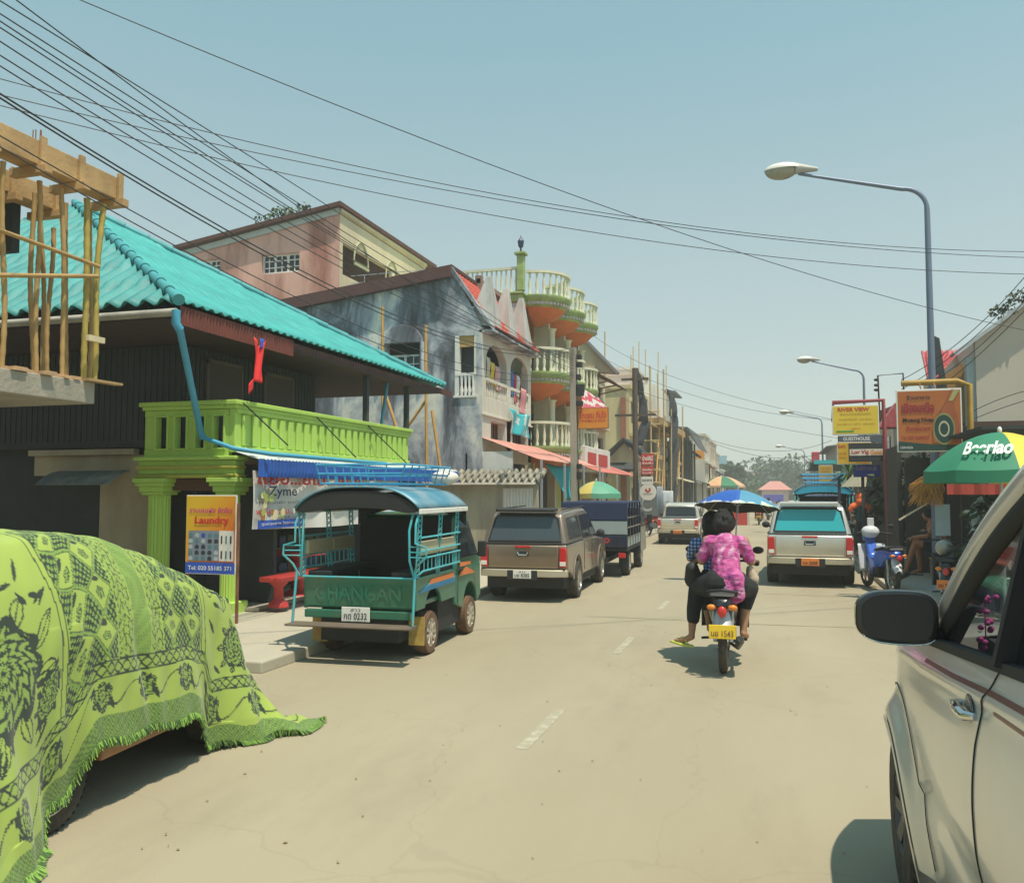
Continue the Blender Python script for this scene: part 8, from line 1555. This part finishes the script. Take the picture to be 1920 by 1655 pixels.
ra = place(remeshed(b, 'person', M_skin, None, .009, 3)); tag(ra, 'person in a pink tie-dyed shirt and black trousers riding pillion on the moped', 'person'); eyes(ra, (.02, .31, 1.49), fw)
mp_, nt, pb = newmat('pink_tie_dye'); tc = N(nt, 'ShaderNodeTexCoord'); n1 = N(nt, 'ShaderNodeTexNoise'); n1.inputs['Scale'].default_value = 7; n1.inputs['Detail'].default_value = 6; n1.inputs['Distortion'].default_value = 1.6; nt.links.new(tc.outputs['Object'], n1.inputs[0]); rp = N(nt, 'ShaderNodeValToRGB'); el = rp.color_ramp.elements
el[0].position = .34; el[0].color = (.22, .04, .20, 1); el[1].position = .68; el[1].color = (.62, .38, .48, 1); x = el.new(.44); x.color = (.45, .05, .22, 1); x = el.new(.56); x.color = (.50, .14, .34, 1)
nt.links.new(n1.outputs['Fac'], rp.inputs[0]); nt.links.new(rp.outputs[0], pb.inputs['Base Color']); pb.inputs['Roughness'].default_value = .8
wv = N(nt, 'ShaderNodeTexNoise'); wv.inputs['Scale'].default_value = 9; mpn = N(nt, 'ShaderNodeMapping'); mpn.inputs['Scale'].default_value = (.5, 1, 1.6); nt.links.new(tc.outputs['Object'], mpn.inputs[0]); nt.links.new(mpn.outputs[0], wv.inputs[0]); bp = N(nt, 'ShaderNodeBump'); bp.inputs['Strength'].default_value = .9; bp.inputs['Distance'].default_value = .05; nt.links.new(wv.outputs['Fac'], bp.inputs['Height']); nt.links.new(bp.outputs[0], pb.inputs['Normal'])
b = MB(); limb(b, [(.07, .08, .80), (.04, .10, .92), (.03, .17, 1.08), (.03, .215, 1.24)], [.15, .145, .145, .135]); limb(b, [(-.12, .22, 1.275), (.18, .22, 1.275)], [.072, .072]); limb(b, [(-.14, .23, 1.265), (-.195, .235, 1.12)], [.068, .064]); limb(b, [(.20, .23, 1.265), (.26, .25, 1.12)], [.068, .064]); limb(b, [(.12, .03, .92), (.15, .02, .76)], [.10, .07]); limb(b, [(.03, .24, 1.29), (.03, .26, 1.345)], [.075, .065])
place(remeshed(b, 'shirt', mp_, ra, .011, 4)).parent = ra
def reparent(o, p): o.parent = p; o.location = (0, 0, 0); o.rotation_euler = (0, 0, 0); o.scale = (1, 1, 1); return o
for ch in ra.children: reparent(ch, ra)
M_trou = mat('black_trousers', (.012, .013, .015), .85, var=.3, scale=10, bump=.3)
b = MB(); limb(b, [(-.05, .10, .86), (.11, .10, .86)], [.155, .155]); limb(b, [(-.08, .12, .85), (-.26, .45, .79), (-.305, .38, .56), (-.31, .36, .47)], [.135, .10, .075, .068]); limb(b, [(.13, .12, .85), (.26, .45, .79), (.22, .39, .62)], [.135, .095, .07]); reparent(remeshed(b, 'trousers', M_trou, ra, .011, 4), ra)
b = MB(); b.ell((.02, .285, 1.505), (.105, .112, .118), 16, 12); b.ell((.02, .25, 1.46), (.115, .09, .10), 16, 12); b.ell((.02, .235, 1.425), (.095, .06, .06), 14, 10)
rg = random.Random(3)
for _ in range(46): a, e = rg.uniform(0, 6.28), rg.uniform(-1.0, 1.3); q = Vector((.02 + .10 * math.cos(a) * math.cos(e), .275 + .10 * math.sin(a) * math.cos(e) - .01, 1.485 + .115 * math.sin(e))); b.ell(q, (.018, .018, .03), 8, 6)
reparent(remeshed(b, 'hair', M_hair, ra, .009, 1), ra)
M_ff = mat('lime_flipflop', (.45, .5, .08), .6)
b = MB(); b.prism([(-.30, .27), (-.31, .33), (-.40, .41), (-.52, .45), (-.56, .42), (-.53, .37), (-.42, .31)], 'z', .185, .203); b.v = [(v[0], v[1], v[2] + .02 * (v[0] < -.45)) for v in b.v]; b.tube([(-.36, .30, .22), (-.42, .35, .275), (-.49, .41, .235), (-.42, .39, .275), (-.38, .40, .22)], .007, 6); reparent(b.build('flip_flop', M_ff, ra, bevel=.004), ra)
# --- front rider, blue plaid shirt
b = MB(); limb(b, [(-.05, .55, .86), (-.08, .62, 1.05), (-.11, .68, 1.22)], [.12, .11, .11]); limb(b, [(-.12, .70, 1.27), (-.12, .73, 1.37)], [.05, .045]); head(b, (-.12, .75, 1.46), fw, .98)
limb(b, [(-.29, .68, 1.22), (-.36, .80, 1.06), (-.31, .93, 1.03)], [.05, .042, .03]); limb(b, [(.06, .68, 1.22), (.26, .76, 1.10), (.31, .90, 1.03)], [.05, .042, .03])
limb(b, [(-.13, .56, .86), (-.22, .86, .78), (-.18, .80, .52), (-.16, .76, .33)], [.09, .065, .05, .032]); limb(b, [(.05, .56, .86), (.20, .86, .78), (.19, .72, .50), (.20, .58, .34)], [.09, .065, .05, .032])
limb(b, [(-.16, .76, .31), (-.16, .88, .27)], [.034, .022], 8); limb(b, [(.20, .58, .33), (.21, .70, .29)], [.034, .022], 8); hand(b, (-.31, .93, 1.03), (-.1, .3, 0), (0, .3, 1), 1, 1.1); hand(b, (.31, .90, 1.03), (.1, .3, 0), (0, .3, 1), 1, 1.1)
rb = place(remeshed(b, 'person', M_skin, None, .009, 3)); tag(rb, 'person in a blue checked shirt steering the moped in front of the pink shirt', 'person'); eyes(rb, (-.12, .75, 1.46), fw)
mc_, nt, pb = newmat('blue_plaid'); tc = N(nt, 'ShaderNodeTexCoord'); sp_ = N(nt, 'ShaderNodeSeparateXYZ'); nt.links.new(tc.outputs['Object'], sp_.inputs[0]); outs = []
for ax in ('X', 'Z'):
    mm = N(nt, 'ShaderNodeMath', operation='MULTIPLY'); mm.inputs[1].default_value = 26; nt.links.new(sp_.outputs[ax], mm.inputs[0]); ff = N(nt, 'ShaderNodeMath', operation='FRACT'); nt.links.new(mm.outputs[0], ff.inputs[0]); gg = N(nt, 'ShaderNodeMath', operation='GREATER_THAN'); gg.inputs[1].default_value = .5; nt.links.new(ff.outputs[0], gg.inputs[0]); outs.append(gg)
ad = N(nt, 'ShaderNodeMath', operation='ADD'); nt.links.new(outs[0].outputs[0], ad.inputs[0]); nt.links.new(outs[1].outputs[0], ad.inputs[1]); dv = N(nt, 'ShaderNodeMath', operation='DIVIDE'); dv.inputs[1].default_value = 2; nt.links.new(ad.outputs[0], dv.inputs[0]); rp = N(nt, 'ShaderNodeValToRGB'); el = rp.color_ramp.elements; el[0].color = (.35, .42, .55, 1); el[1].color = (.02, .03, .12, 1); x = el.new(.5); x.color = (.06, .15, .42, 1); nt.links.new(dv.outputs[0], rp.inputs[0]); nt.links.new(rp.outputs[0], pb.inputs['Base Color']); pb.inputs['Roughness'].default_value = .8
b = MB(); limb(b, [(-.05, .54, .86), (-.08, .61, 1.05), (-.11, .67, 1.20)], [.145, .14, .13]); limb(b, [(-.28, .68, 1.22), (.05, .68, 1.22)], [.075, .075]); limb(b, [(-.29, .68, 1.22), (-.345, .78, 1.09)], [.068, .06]); limb(b, [(.06, .68, 1.22), (.2, .74, 1.13)], [.068, .06]); reparent(remeshed(b, 'shirt', mc_, rb, .011, 4), rb)
b = MB(); limb(b, [(-.12, .55, .86), (.03, .55, .86)], [.14, .14]); limb(b, [(-.13, .56, .85), (-.22, .86, .78), (-.19, .80, .55)], [.12, .085, .065]); limb(b, [(.05, .56, .85), (.20, .86, .78), (.19, .74, .55)], [.12, .085, .065]); reparent(remeshed(b, 'trousers', mat('dark_trousers', (.02, .022, .03), .85), rb, .012, 3), rb)
b = MB(); b.ell((-.12, .73, 1.475), (.105, .11, .112), 16, 12); b.ell((-.12, .69, 1.42), (.11, .085, .12), 16, 12); b.ell((-.13, .68, 1.33), (.085, .05, .08), 12, 8)
for _ in range(40): a, e = rg.uniform(0, 6.28), rg.uniform(-1.2, 1.2); b.ell((-.12 + .095 * math.cos(a) * math.cos(e), .715 + .095 * math.sin(a) * math.cos(e), 1.46 + .11 * math.sin(e)), (.018, .018, .032), 8, 6)
reparent(remeshed(b, 'hair', M_hair, rb, .009, 1), rb)
def rel(x, y, z): return bike.matrix_basis @ Vector((x, y, z))
bike_M = Matrix.Translation(bike.location) @ Matrix.Rotation(R(2), 4, 'Z') @ Matrix.Scale(BS_, 4)
def bag(label, pts, m, cat='bag'):
    b = MB(); c = Vector(pts[0]); limb(b, [Vector(p) - c for p in pts[:-1]], pts[-1], 12); b.tube([Vector((-.02, .1, .05)), Vector((0, .25, .2)), Vector((.03, .35, .1))], .008, 5)
    o = b.build('bag', m, None, smooth=60); o.location = bike_M @ c; o.scale = (BS_, BS_ * 1.3, BS_); return tag(o, label, cat)
bag('black shoulder bag bulging at the left side of the moped riders', [(-.32, .45, .98), (-.31, .5, .86), (-.24, .5, .80), [.07, .10, .08]], M_black)
bag('beige cloth bag hanging at the right side of the moped riders', [(.27, .5, .98), (.29, .52, .88), (.27, .52, .80), [.04, .07, .06]], mat('beige_bag', (.42, .34, .25), .8, var=.4, scale=8))
# --- blue umbrella with white blossom border held over them
mu, nt, pb = newmat('blue_umbrella_print'); tc = N(nt, 'ShaderNodeTexCoord'); sp_ = N(nt, 'ShaderNodeSeparateXYZ'); nt.links.new(tc.outputs['Object'], sp_.inputs[0])
l1 = N(nt, 'ShaderNodeVectorMath', operation='MULTIPLY'); l1.inputs[1].default_value = (1, 1, 0); nt.links.new(tc.outputs['Object'], l1.inputs[0]); ln = N(nt, 'ShaderNodeVectorMath', operation='LENGTH'); nt.links.new(l1.outputs[0], ln.inputs[0])
nz = N(nt, 'ShaderNodeTexNoise'); nz.inputs['Scale'].default_value = 14; nz.inputs['Detail'].default_value = 4; nt.links.new(tc.outputs['Object'], nz.inputs[0]); ma = N(nt, 'ShaderNodeMath', operation='MULTIPLY_ADD'); ma.inputs[1].default_value = .16; nt.links.new(nz.outputs['Fac'], ma.inputs[0]); nt.links.new(ln.outputs['Value'], ma.inputs[2])
rp = N(nt, 'ShaderNodeValToRGB'); el = rp.color_ramp.elements; rp.color_ramp.interpolation = 'LINEAR'; el[0].position = .435; el[0].color = (.02, .09, .38, 1); el[1].position = .445; el[1].color = (.5, .5, .48, 1); x = el.new(.475); x.color = (.6, .6, .55, 1); x = el.new(.485); x.color = (.25, .18, .10, 1); x = el.new(.51); x.color = (.62, .6, .55, 1); nt.links.new(ma.outputs[0], rp.inputs[0])
gt = N(nt, 'ShaderNodeMath', operation='GREATER_THAN'); gt.inputs[1].default_value = .03; nt.links.new(sp_.outputs['X'], gt.inputs[0]); mx = N(nt, 'ShaderNodeMix', data_type='RGBA', blend_type='ADD'); nt.links.new(gt.outputs[0], mx.inputs[0]); nt.links.new(rp.outputs[0], mx.inputs[6]); mx.inputs[7].default_value = (.06, .16, .0, 1)
nt.links.new(mx.outputs[2], pb.inputs['Base Color']); pb.inputs['Roughness'].default_value = .45
M_uin = mat('umbrella_lining', (.02, .022, .026), .7)
um = thing('umbrella', 'open blue umbrella with a white blossom border held above the moped riders', 'umbrella', bike_M @ Vector((.13, .60, 1.30)), scale=BS_ * 1.16); um.rotation_euler = (R(-8), R(3), 0)
Rr, Hh, zr = .395, .17, .27
def dome(off):
    b = MB()
    for k in range(8):
        a0, a1 = math.pi / 4 * k, math.pi / 4 * (k + 1)
        def fn(u, v):
            a = a0 + (a1 - a0) * u; c_ = 1 - .07 * math.sin(u * math.pi) * v ** 2; return ((Rr - off) * v * c_ * math.cos(a), (Rr - off) * v * c_ * math.sin(a), zr + (Hh - off) * (1 - v ** 2.0) - .012 * math.sin(u * math.pi) * v * (1 - v) + (.012 * math.sin(u * math.pi) if v > .99 else 0))
        b.grid(8, 10, fn)
    return b
cn = dome(0).build('canopy', mu, um, smooth=25); dome(.006).build('lining', M_uin, um, smooth=25)
b = MB()
for k in range(8): a = math.pi / 4 * k; b.tube([(.012 * math.cos(a), .012 * math.sin(a), zr + Hh - .01)] + [(Rr * f * math.cos(a), Rr * f * math.sin(a), zr + Hh * (1 - f * f) - .009) for f in (.3, .6, .8, 1)], .0035, 4); b.tube([(0, 0, zr + .02), (Rr * .5 * math.cos(a), Rr * .5 * math.sin(a), zr + Hh * .75 - .01)], .003, 4)
b.build('ribs', M_steel, um); b = MB(); b.tube([(0, 0, -.22), (0, 0, zr + Hh + .05)], .006, 8); b.tube([(0, 0, -.26), (0, 0, -.14)], .013, 8); b.build('shaft', M_steel, um)
# ---------------------------------------------------------------- parked motorbikes
M_bl = mat('scooter_blue', (.015, .11, .55), .3, coat=.5, var=.1); M_ws = mat('scooter_white', (.62, .64, .66), .3, coat=.5, var=.05)
q = gz(1674, 1113); sc = motorbike('scooter', 'blue and white scooter parked at a slant by the right kerb', (q.x, q.y, 0), R(14), M_bl, M_ws, M_ws, None, 1.12)
b = MB(); b.ell((0, 1.02, 1.04), (.17, .12, .12), 14, 8); b.build('front_cowl', M_ws, sc, smooth=60); b = MB(); b.box(-.13, .13, -.1, .3, .60, .70); b.build('side_panel', M_bl, sc, bevel=.02)
b = MB(); b.box(-.06, .06, .98, 1.02, 1.1, 1.3); b.build('phone_holder', M_ws, sc, bevel=.01)
q = gz(1772, 1150); m2 = motorbike('motorbike', 'black motorbike with a helmet on its seat parked by the lamp post', (q.x + .05, q.y, 0), R(-12), M_bk, M_bk, M_bk, (None, 'กข 7719', MATS['plate_orange'], M_txt), 1.12)
b = MB(); b.ell((0, 0, .12), (.14, .16, .14), 20, 12); o = b.build('helmet', mat('grey_swirl_helmet', (.35, .35, .28), .3, coat=.5, var=.1, scale=6, dirt=(.03, .03, .03), dirtamt=1), smooth=60); o.location = (q.x + .06, q.y + .25, .94); tag(o, 'grey and black patterned helmet resting on the black motorbike seat', 'helmet')
#, mat('blue_cover', (.04, .12, .5), .4, var=.4, scale=15), smooth=60); o.location = (q.x * 0 + gz(1668, 1113).x - .55, gz(1668, 1113).y + .75, 1.05); tag(o, 'blue helmet hung at the front of the blue and white scooter', 'helmet')
M_bred = mat('bike_red', (.5, .03, .03), .35, coat=.5)
for k, (u, v, rz, c1, c2, lb) in enumerate(((1212, 1006, 60, M_bred, M_bk, 'red motorbike parked on the left pavement before the white pickup'), (1226, 1000, 75, M_bred, M_ws, 'second red and white motorbike parked closest to the white pickup'), (1204, 1000, 50, M_bk, M_bred, 'dark motorbike parked behind the caged truck'))):
    q = gz(u, v); motorbike('motorbike', lb, (q.x, q.y, 0), R(rz), c1, c2, c2, None, 1.05)
q = gz(1423, 984); far_b = motorbike('motorbike', 'distant black motorbike with a yellow plate coming along the road', (q.x, q.y, 0), R(0), M_bk, M_bred, M_bk, (None, '1', M_platey), 1.05)
def figure(label, loc, rz, pose, shirt, trou, hairm, scale=1.0, skirt=None, extra=None, sit=False):
    """standing, walking or riding figure: continuous body, clothes as children"""
    b = MB()
    if sit: hip, kn, an, sh = .86, (.36, .82), (.3, .35), 1.28
    z0 = .92 if not sit else .84; fy = .0
    limb(b, [(0, 0, z0), (0, .01 + (.05 if sit else 0), z0 + .2), (0, .02 + (.08 if sit else 0), z0 + .42)], [.13, .11, .125]); ty = .08 if sit else 0
    limb(b, [(0, ty, z0 + .47), (0, .02 + ty, z0 + .56)], [.055, .045]); hc = (0, .03 + ty, z0 + .66); head(b, hc, fw)
    if sit: L = [((-.09, .02, z0), (-.16, .40, z0 - .02), (-.15, .34, .42)), ((.09, .02, z0), (.16, .40, z0 - .02), (.15, .34, .42))]
    else: L = [((-.09, 0, z0), (-.10, .14 * pose, .50), (-.10, .10 * pose - .16 * abs(pose), .09)), ((.09, 0, z0), (.10, -.02 * pose, .49), (.10, .22 * pose, .09))]
    for h_, k_, a_ in L: limb(b, [h_, k_, a_], [.095, .062, .036]); limb(b, [a_, (a_[0], a_[1] + .12, a_[2] - .045), (a_[0], a_[1] + .18, a_[2] - .055)], [.036, .032, .022], 8)
    if sit: Aa = [((-.17, ty, z0 + .42), (-.24, .25, z0 + .22), (-.28, .55, z0 + .2)), ((.17, ty, z0 + .42), (.24, .25, z0 + .22), (.28, .55, z0 + .2))]
    else: Aa = [((-.17, .01, z0 + .44), (-.23, -.05, z0 + .18), (-.24, .08, z0 - .05)), ((.17, .01, z0 + .44), (.24, .02, z0 + .18), (.30, .18, z0 + .05))]
    for s_, e_, w_ in Aa: limb(b, [s_, e_, w_], [.055, .043, .03]); hand(b, w_, (0, .4, -.7) if not sit else (0, 1, 0), (1 if s_[0] > 0 else -1, .2, .3) if not sit else (0, 0, 1), 1, .7)
    o = remeshed(b, 'person', M_skin, None, .012, 3); o.location = loc; o.rotation_euler = (0, 0, rz); o.scale = (scale,) * 3; tag(o, label, 'person'); eyes(o, hc, fw)
    b = MB(); limb(b, [(0, -.01, z0 - .02), (0, .0 + ty * .5, z0 + .2), (0, .01 + ty, z0 + .41)], [.155, .14, .14]); limb(b, [(-.15, ty, z0 + .44), (.15, ty, z0 + .44)], [.075, .075])
    for s_, e_, w_ in Aa: limb(b, [s_, Vector(s_).lerp(Vector(e_), .7)], [.07, .06])
    reparent(remeshed(b, 'shirt', shirt, o, .014, 3), o)
    b = MB()
    if skirt: limb(b, [(0, 0, z0), (0, .02, .6), (0, .03, .32)], [.165, .19, .20]); 
    else:
        for h_, k_, a_ in L: limb(b, [h_, k_, Vector(k_).lerp(Vector(a_), .75)], [.125, .082, .06])
        limb(b, [(-.06, 0, z0), (.06, 0, z0)], [.15, .15])
    reparent(remeshed(b, 'skirt' if skirt else 'trousers', trou, o, .014, 3), o)
    b = MB(); b.ell((hc[0], hc[1] - .02, hc[2] + .02), (.1, .108, .11), 14, 10); b.ell((hc[0], hc[1] - .05, hc[2] - .03), (.095, .07, .1), 12, 8); reparent(remeshed(b, 'hair', hairm, o, .012, 2), o)
    return o
q = gz(1616, 1052); pw = figure('person in a dark green top and long dark skirt walking with an orange scarf', (q.x, q.y, .12), R(8), .9, mat('dark_green_top', (.02, .06, .06), .8), mat('dark_skirt', (.015, .018, .018), .85), M_hair, 1.08, skirt=True)
b = MB(); limb(b, [(-.2, 0, 1.33), (0, .0, 1.44), (.2, 0, 1.33)], [.10, .11, .10]); limb(b, [(-.24, .0, 1.28), (-.22, -.02, 1.2)], [.085, .06]); limb(b, [(.24, .0, 1.28), (.2, -.02, 1.22)], [.085, .06]); b.ell((0, -.01, 1.60), (.125, .13, .13), 14, 10); b.ell((0, -.07, 1.48), (.13, .09, .12), 14, 10)
reparent(remeshed(b, 'scarf', mat('orange_scarf', (.85, .16, .04), .8, var=.25, scale=9, bump=.5), pw, .013, 3), pw)
figure('distant rider in a dark jacket on the black motorbike with a yellow plate', (far_b.location.x, far_b.location.y + .1, 0), 0, 0, mat('dark_jacket', (.03, .03, .04), .8), M_trou, mat('white_helmet_far', (.6, .6, .58), .4), 1.05, sit=True)
q = gz(1436, 975); fb2 = motorbike('motorbike', 'pale motorbike farther away beyond the silver canopy pickup', (q.x + .2, q.y, 0), R(5), M_ws, M_ws, M_ws, None, 1.0); figure('distant rider in a white shirt on the pale motorbike', (fb2.location.x, fb2.location.y + .1, 0), 0, 0, mat('white_shirt', (.6, .6, .58), .8), M_trou, M_hair, 1.0, sit=True)
t = thing('red_stall', 'small red and white street stall standing by the far road edge', 'stall', gz(1395, 984)); b = MB(); b.box(-1.0, .2, -.4, .4, 0, .9); b.build('counter', M_red, t, bevel=.02); b = MB(); b.slab([(-1.1, -.5, 1.5), (.4, -.5, 1.5), (.4, .5, 1.7), (-1.1, .5, 1.7)], .05); b.build('roof', M_white, t)
for x in (-1, .3): b = MB(); b.box(x - .03, x + .03, -.4, -.34, 0, 1.5); b.build('post', M_steel, t)

# --- person resting on a low stool by the lamp post, bare bent legs
q = gz(1752, 1092); t = thing('stool', 'low wooden stool under the seated person by the lamp post', 'stool', (q.x + .12, q.y, .12)); b = MB(); b.box(-.2, .2, -.2, .2, .38, .43); b.build('seat', M_wood, t, bevel=.01)
for x in (-.16, .16):
    for y in (-.16, .16): b = MB(); b.box(x - .02, x + .02, y - .02, y + .02, 0, .38); b.build('leg', M_wood, t)
b = MB(); limb(b, [(0, 0, .56), (0, .02, .78), (0, .10, .98)], [.13, .12, .125]); limb(b, [(0, .12, 1.03), (0, .16, 1.12)], [.055, .048]); head(b, (0, .19, 1.22), fw)
limb(b, [(-.09, .02, .55), (-.13, .42, .66), (-.15, .60, .12)], [.10, .068, .038]); limb(b, [(.09, .02, .55), (.12, .38, .64), (.10, .36, .12)], [.10, .068, .038]); limb(b, [(-.15, .60, .10), (-.15, .74, .05)], [.036, .024], 8); limb(b, [(.10, .36, .10), (.10, .50, .05)], [.036, .024], 8)
limb(b, [(.18, .08, 1.02), (.23, .20, .80), (.15, .42, .74)], [.058, .045, .032]); limb(b, [(-.18, .08, 1.02), (-.24, .22, .80), (-.16, .46, .76)], [.058, .045, .032]); hand(b, (.15, .42, .74), (-.2, 1, -.2), (0, .2, 1), 1, .7); hand(b, (-.16, .46, .76), (.1, 1, -.2), (0, .2, 1), 1, .7)
ps = remeshed(b, 'person', mat('tanned_skin', (.40, .17, .08), .6, var=.1), None, .011, 3); ps.location = (q.x + .12, q.y, .14); ps.rotation_euler = (0, 0, R(80)); ps.scale = (1.12,) * 3; tag(ps, 'person with bare bent legs sitting on a low stool by the grey lamp post', 'person'); eyes(ps, (0, .19, 1.22), fw)
b = MB(); limb(b, [(0, -.01, .58), (0, .01, .78), (0, .09, .96)], [.155, .14, .14]); limb(b, [(-.15, .09, 1.0), (.15, .09, 1.0)], [.075, .075]); reparent(remeshed(b, 'shirt', mat('rust_shirt', (.32, .12, .05), .85, var=.2, scale=6), ps, .013, 3), ps)
b = MB(); limb(b, [(-.07, .0, .55), (.07, .0, .55)], [.15, .15]); limb(b, [(-.09, .02, .55), (-.115, .22, .61)], [.13, .105]); limb(b, [(.09, .02, .55), (.11, .2, .60)], [.13, .105]); reparent(remeshed(b, 'shorts', M_trou, ps, .013, 3), ps)
b = MB(); b.ell((0, .17, 1.235), (.1, .108, .11), 14, 10); reparent(remeshed(b, 'hair', M_hair, ps, .012, 2), ps)
for x, y in ((-.15, .60), (.10, .36)): b = MB(); b.box(x - .045, x + .045, y - .06, y + .20, .0, .02); b.tube([(x - .04, y + .08, .02), (x, y + .09, .07), (x + .04, y + .08, .02)], .008, 5); reparent(b.build('sandal', M_black, ps, bevel=.01), ps)
# ================================================================ overhead cables: each runs between two real end points and sags
M_cab = mat('black_cable', (.03, .03, .035), .6)
def cable(label, pts, r=.012, grp='overhead cables'):
    """catenary-like curve through three surveyed points"""
    A, Mv, B_ = [Vector(p) for p in pts]; ctrl = Mv * 2 - (A + B_) / 2; o0 = A.copy(); P = []
    for k in range(41): f = k / 40; P.append(A * (1 - f) ** 2 + ctrl * 2 * f * (1 - f) + B_ * f * f - o0)
    b = MB(); b.tube(P, r, 5); o = b.build('overhead_cable', M_cab, smooth=60); o.location = o0; return tag(o, label, 'cable', grp)
# bundle from the power pole to the upper left, passing over the pavement (plane x = -6.2)
ords = ['lowest', 'second lowest', 'third lowest', 'fourth lowest', 'fifth lowest', 'sixth lowest', 'seventh lowest', 'eighth lowest', 'highest but one', 'highest']
bund = [((0, 176), (440, 440), (840, 640)), ((0, 184), (446, 452), (850, 655)), ((0, 124), (430, 385), (860, 600)), ((0, 104), (430, 368), (870, 590)), ((0, 78), (430, 350), (880, 580)), ((0, 52), (430, 325), (890, 575)), ((0, 40), (430, 318), (900, 570)), ((0, 26), (430, 300), (905, 560)), ((30, 0), (450, 310), (905, 552)), ((228, 385), (480, 520), (800, 668)), ((232, 408), (500, 550), (800, 682)), ((0, 2), (400, 250), (905, 545))]
lb2 = ['lowest thick cable of the dense bundle falling from the upper left', 'thick cable doubled just under the lowest one of the upper left bundle', 'third cable from the bottom of the upper left bundle', 'fourth cable from the bottom of the upper left bundle', 'fifth cable from the bottom of the upper left bundle', 'sixth cable from the bottom of the upper left bundle', 'seventh cable from the bottom of the upper left bundle', 'eighth cable from the bottom of the upper left bundle', 'cable starting from the top edge near the left corner', 'thin cable coming from behind the formwork beam corner', 'thinner cable just below the one behind the formwork beam', 'uppermost cable of the bundle from the top left corner']
for k, (a, m_, c) in enumerate(bund):
    X = -6.2
    A, Mv, B_ = gx(*a, X), gx(*m_, X), gx(*c, X)
    # carry each on to the pole
    end = Vector((PX_, PY_, gx(1077, 652 + 5 * k, X).z)); ln_ = (end - A).length
    B2 = end; f = .5; mid = Mv
    # fit the parameter: quadratic through A, Mv and the pole by using plane coordinates (y, z)
    ys = np.array([A.y, Mv.y, B2.y]); zs = np.array([A.z, Mv.z, B2.z]); co = np.polyfit(ys, zs, 2); ym = (A.y - .3 * 0 + B2.y) / 2; A2y = A.y - 1.5
    A2 = Vector((X, A2y, np.polyval(co, A2y))); ym = (A2y + B2.y) / 2
    cable(lb2[k], (A2, Vector((X, ym, np.polyval(co, ym))), B2), .009 if k < 2 else .0065, 'cable bundle from the upper left to the pole')
# long lines crossing the street and sky
cr = [('long cable falling from the top edge right across the sky', (145, -2), (1100, 375), (1925, 620), 8, 16), ('upper of three cables crossing level over the street', (0, 148), (830, 345), (1925, 472), 9, 14), ('middle of three cables crossing level over the street', (0, 178), (900, 368), (1925, 483), 9, 14), ('lower of three cables crossing level over the street', (0, 198), (850, 390), (1925, 514), 9, 14)]
for lb, a, m_, c, d0, d1 in cr:
    def at_(u, v, d): r_ = ray(u, v); return Vector((0, 0, EYE)) + r_ * d
    f = (m_[0] - a[0]) / (c[0] - a[0]); A, B_ = at_(*a, d0), at_(*c, d1)
    # depth varies linearly along the span; find the point of the straight plan line seen at the middle pixel
    best = None
    for k in range(200):
        q = A.lerp(B_, k / 199); w_ = q - Vector((0, 0, EYE)); dp = w_.dot(FW); u_ = CX + FPX * w_.dot(RT) / dp
        if best is None or abs(u_ - m_[0]) < best[0]: best = (abs(u_ - m_[0]), k / 199, dp)
    fm, dm = best[1], best[2]; Mp = at_(*m_, dm); C_ = (Mp - A * (1 - fm) ** 2 - B_ * fm ** 2) / (2 * fm * (1 - fm)); mid = A * .25 + C_ * .5 + B_ * .25
    cable(lb, (A, mid, B_), .0055, 'long cables crossing the street')
for k, (a, m_, c, lb) in enumerate((((1925, 515), (1800, 640), (1690, 712), 'uppermost cable rising to the right edge over the red roof'), ((1925, 533), (1800, 655), (1690, 730), 'second cable rising to the right edge over the red roof'), ((1925, 560), (1830, 655), (1740, 722), 'third cable rising past the gable plants'), ((1925, 578), (1830, 670), (1750, 735), 'cable running close along the gable verge'), ((1925, 732), (1870, 750), (1822, 772), 'thin cable low across the white gable wall'), ((1925, 750), (1870, 768), (1822, 787), 'thicker cable low across the white gable wall'))):
    cable(lb, (gy(*a, 20 + k * .3), gy(*m_, 22 + k * .3), gy(*c, 24 + k * .3)), .009, 'cables at the right edge')
for k, (a, m_, c) in enumerate((((1100, 620), (1300, 720), (1640, 800)), ((1110, 660), (1350, 755), (1640, 790)), ((1190, 730), (1400, 790), (1640, 830)), ((1100, 700), (1350, 830), (1560, 825)), ((1200, 760), (1400, 850), (1560, 842)))):
    cable(['faint distant cable highest over the far street', 'faint distant cable below the highest one', 'faint distant cable from the net tower to the sign boards', 'sagging faint cable over the far roofs', 'lowest faint cable over the far street'][k], (gy(*a, 40), gy(*m_, 40), gy(*c, 40)), .009, 'faint cables over the far street')
# ---------------------------------------------------------------- haze
b = MB(); b.box(-420, 420, -60, 700, -2.5, 60); hz = b.build('haze', None); hz.data.materials.clear()
mh_ = bpy.data.materials.new('haze_air'); mh_.use_nodes = True; nt = mh_.node_tree; nt.nodes.clear(); mo_ = nt.nodes.new('ShaderNodeOutputMaterial'); pv = nt.nodes.new('ShaderNodeVolumePrincipled'); pv.inputs['Color'].default_value = (.86, .90, .90, 1); pv.inputs['Density'].default_value = .0017; pv.inputs['Anisotropy'].default_value = .2; nt.links.new(pv.outputs[0], mo_.inputs['Volume']); hz.data.materials.append(mh_); tag(hz, 'thin pale haze filling the air of the street', 'haze', kind='stuff')
SC.cycles.volume_bounces = 1
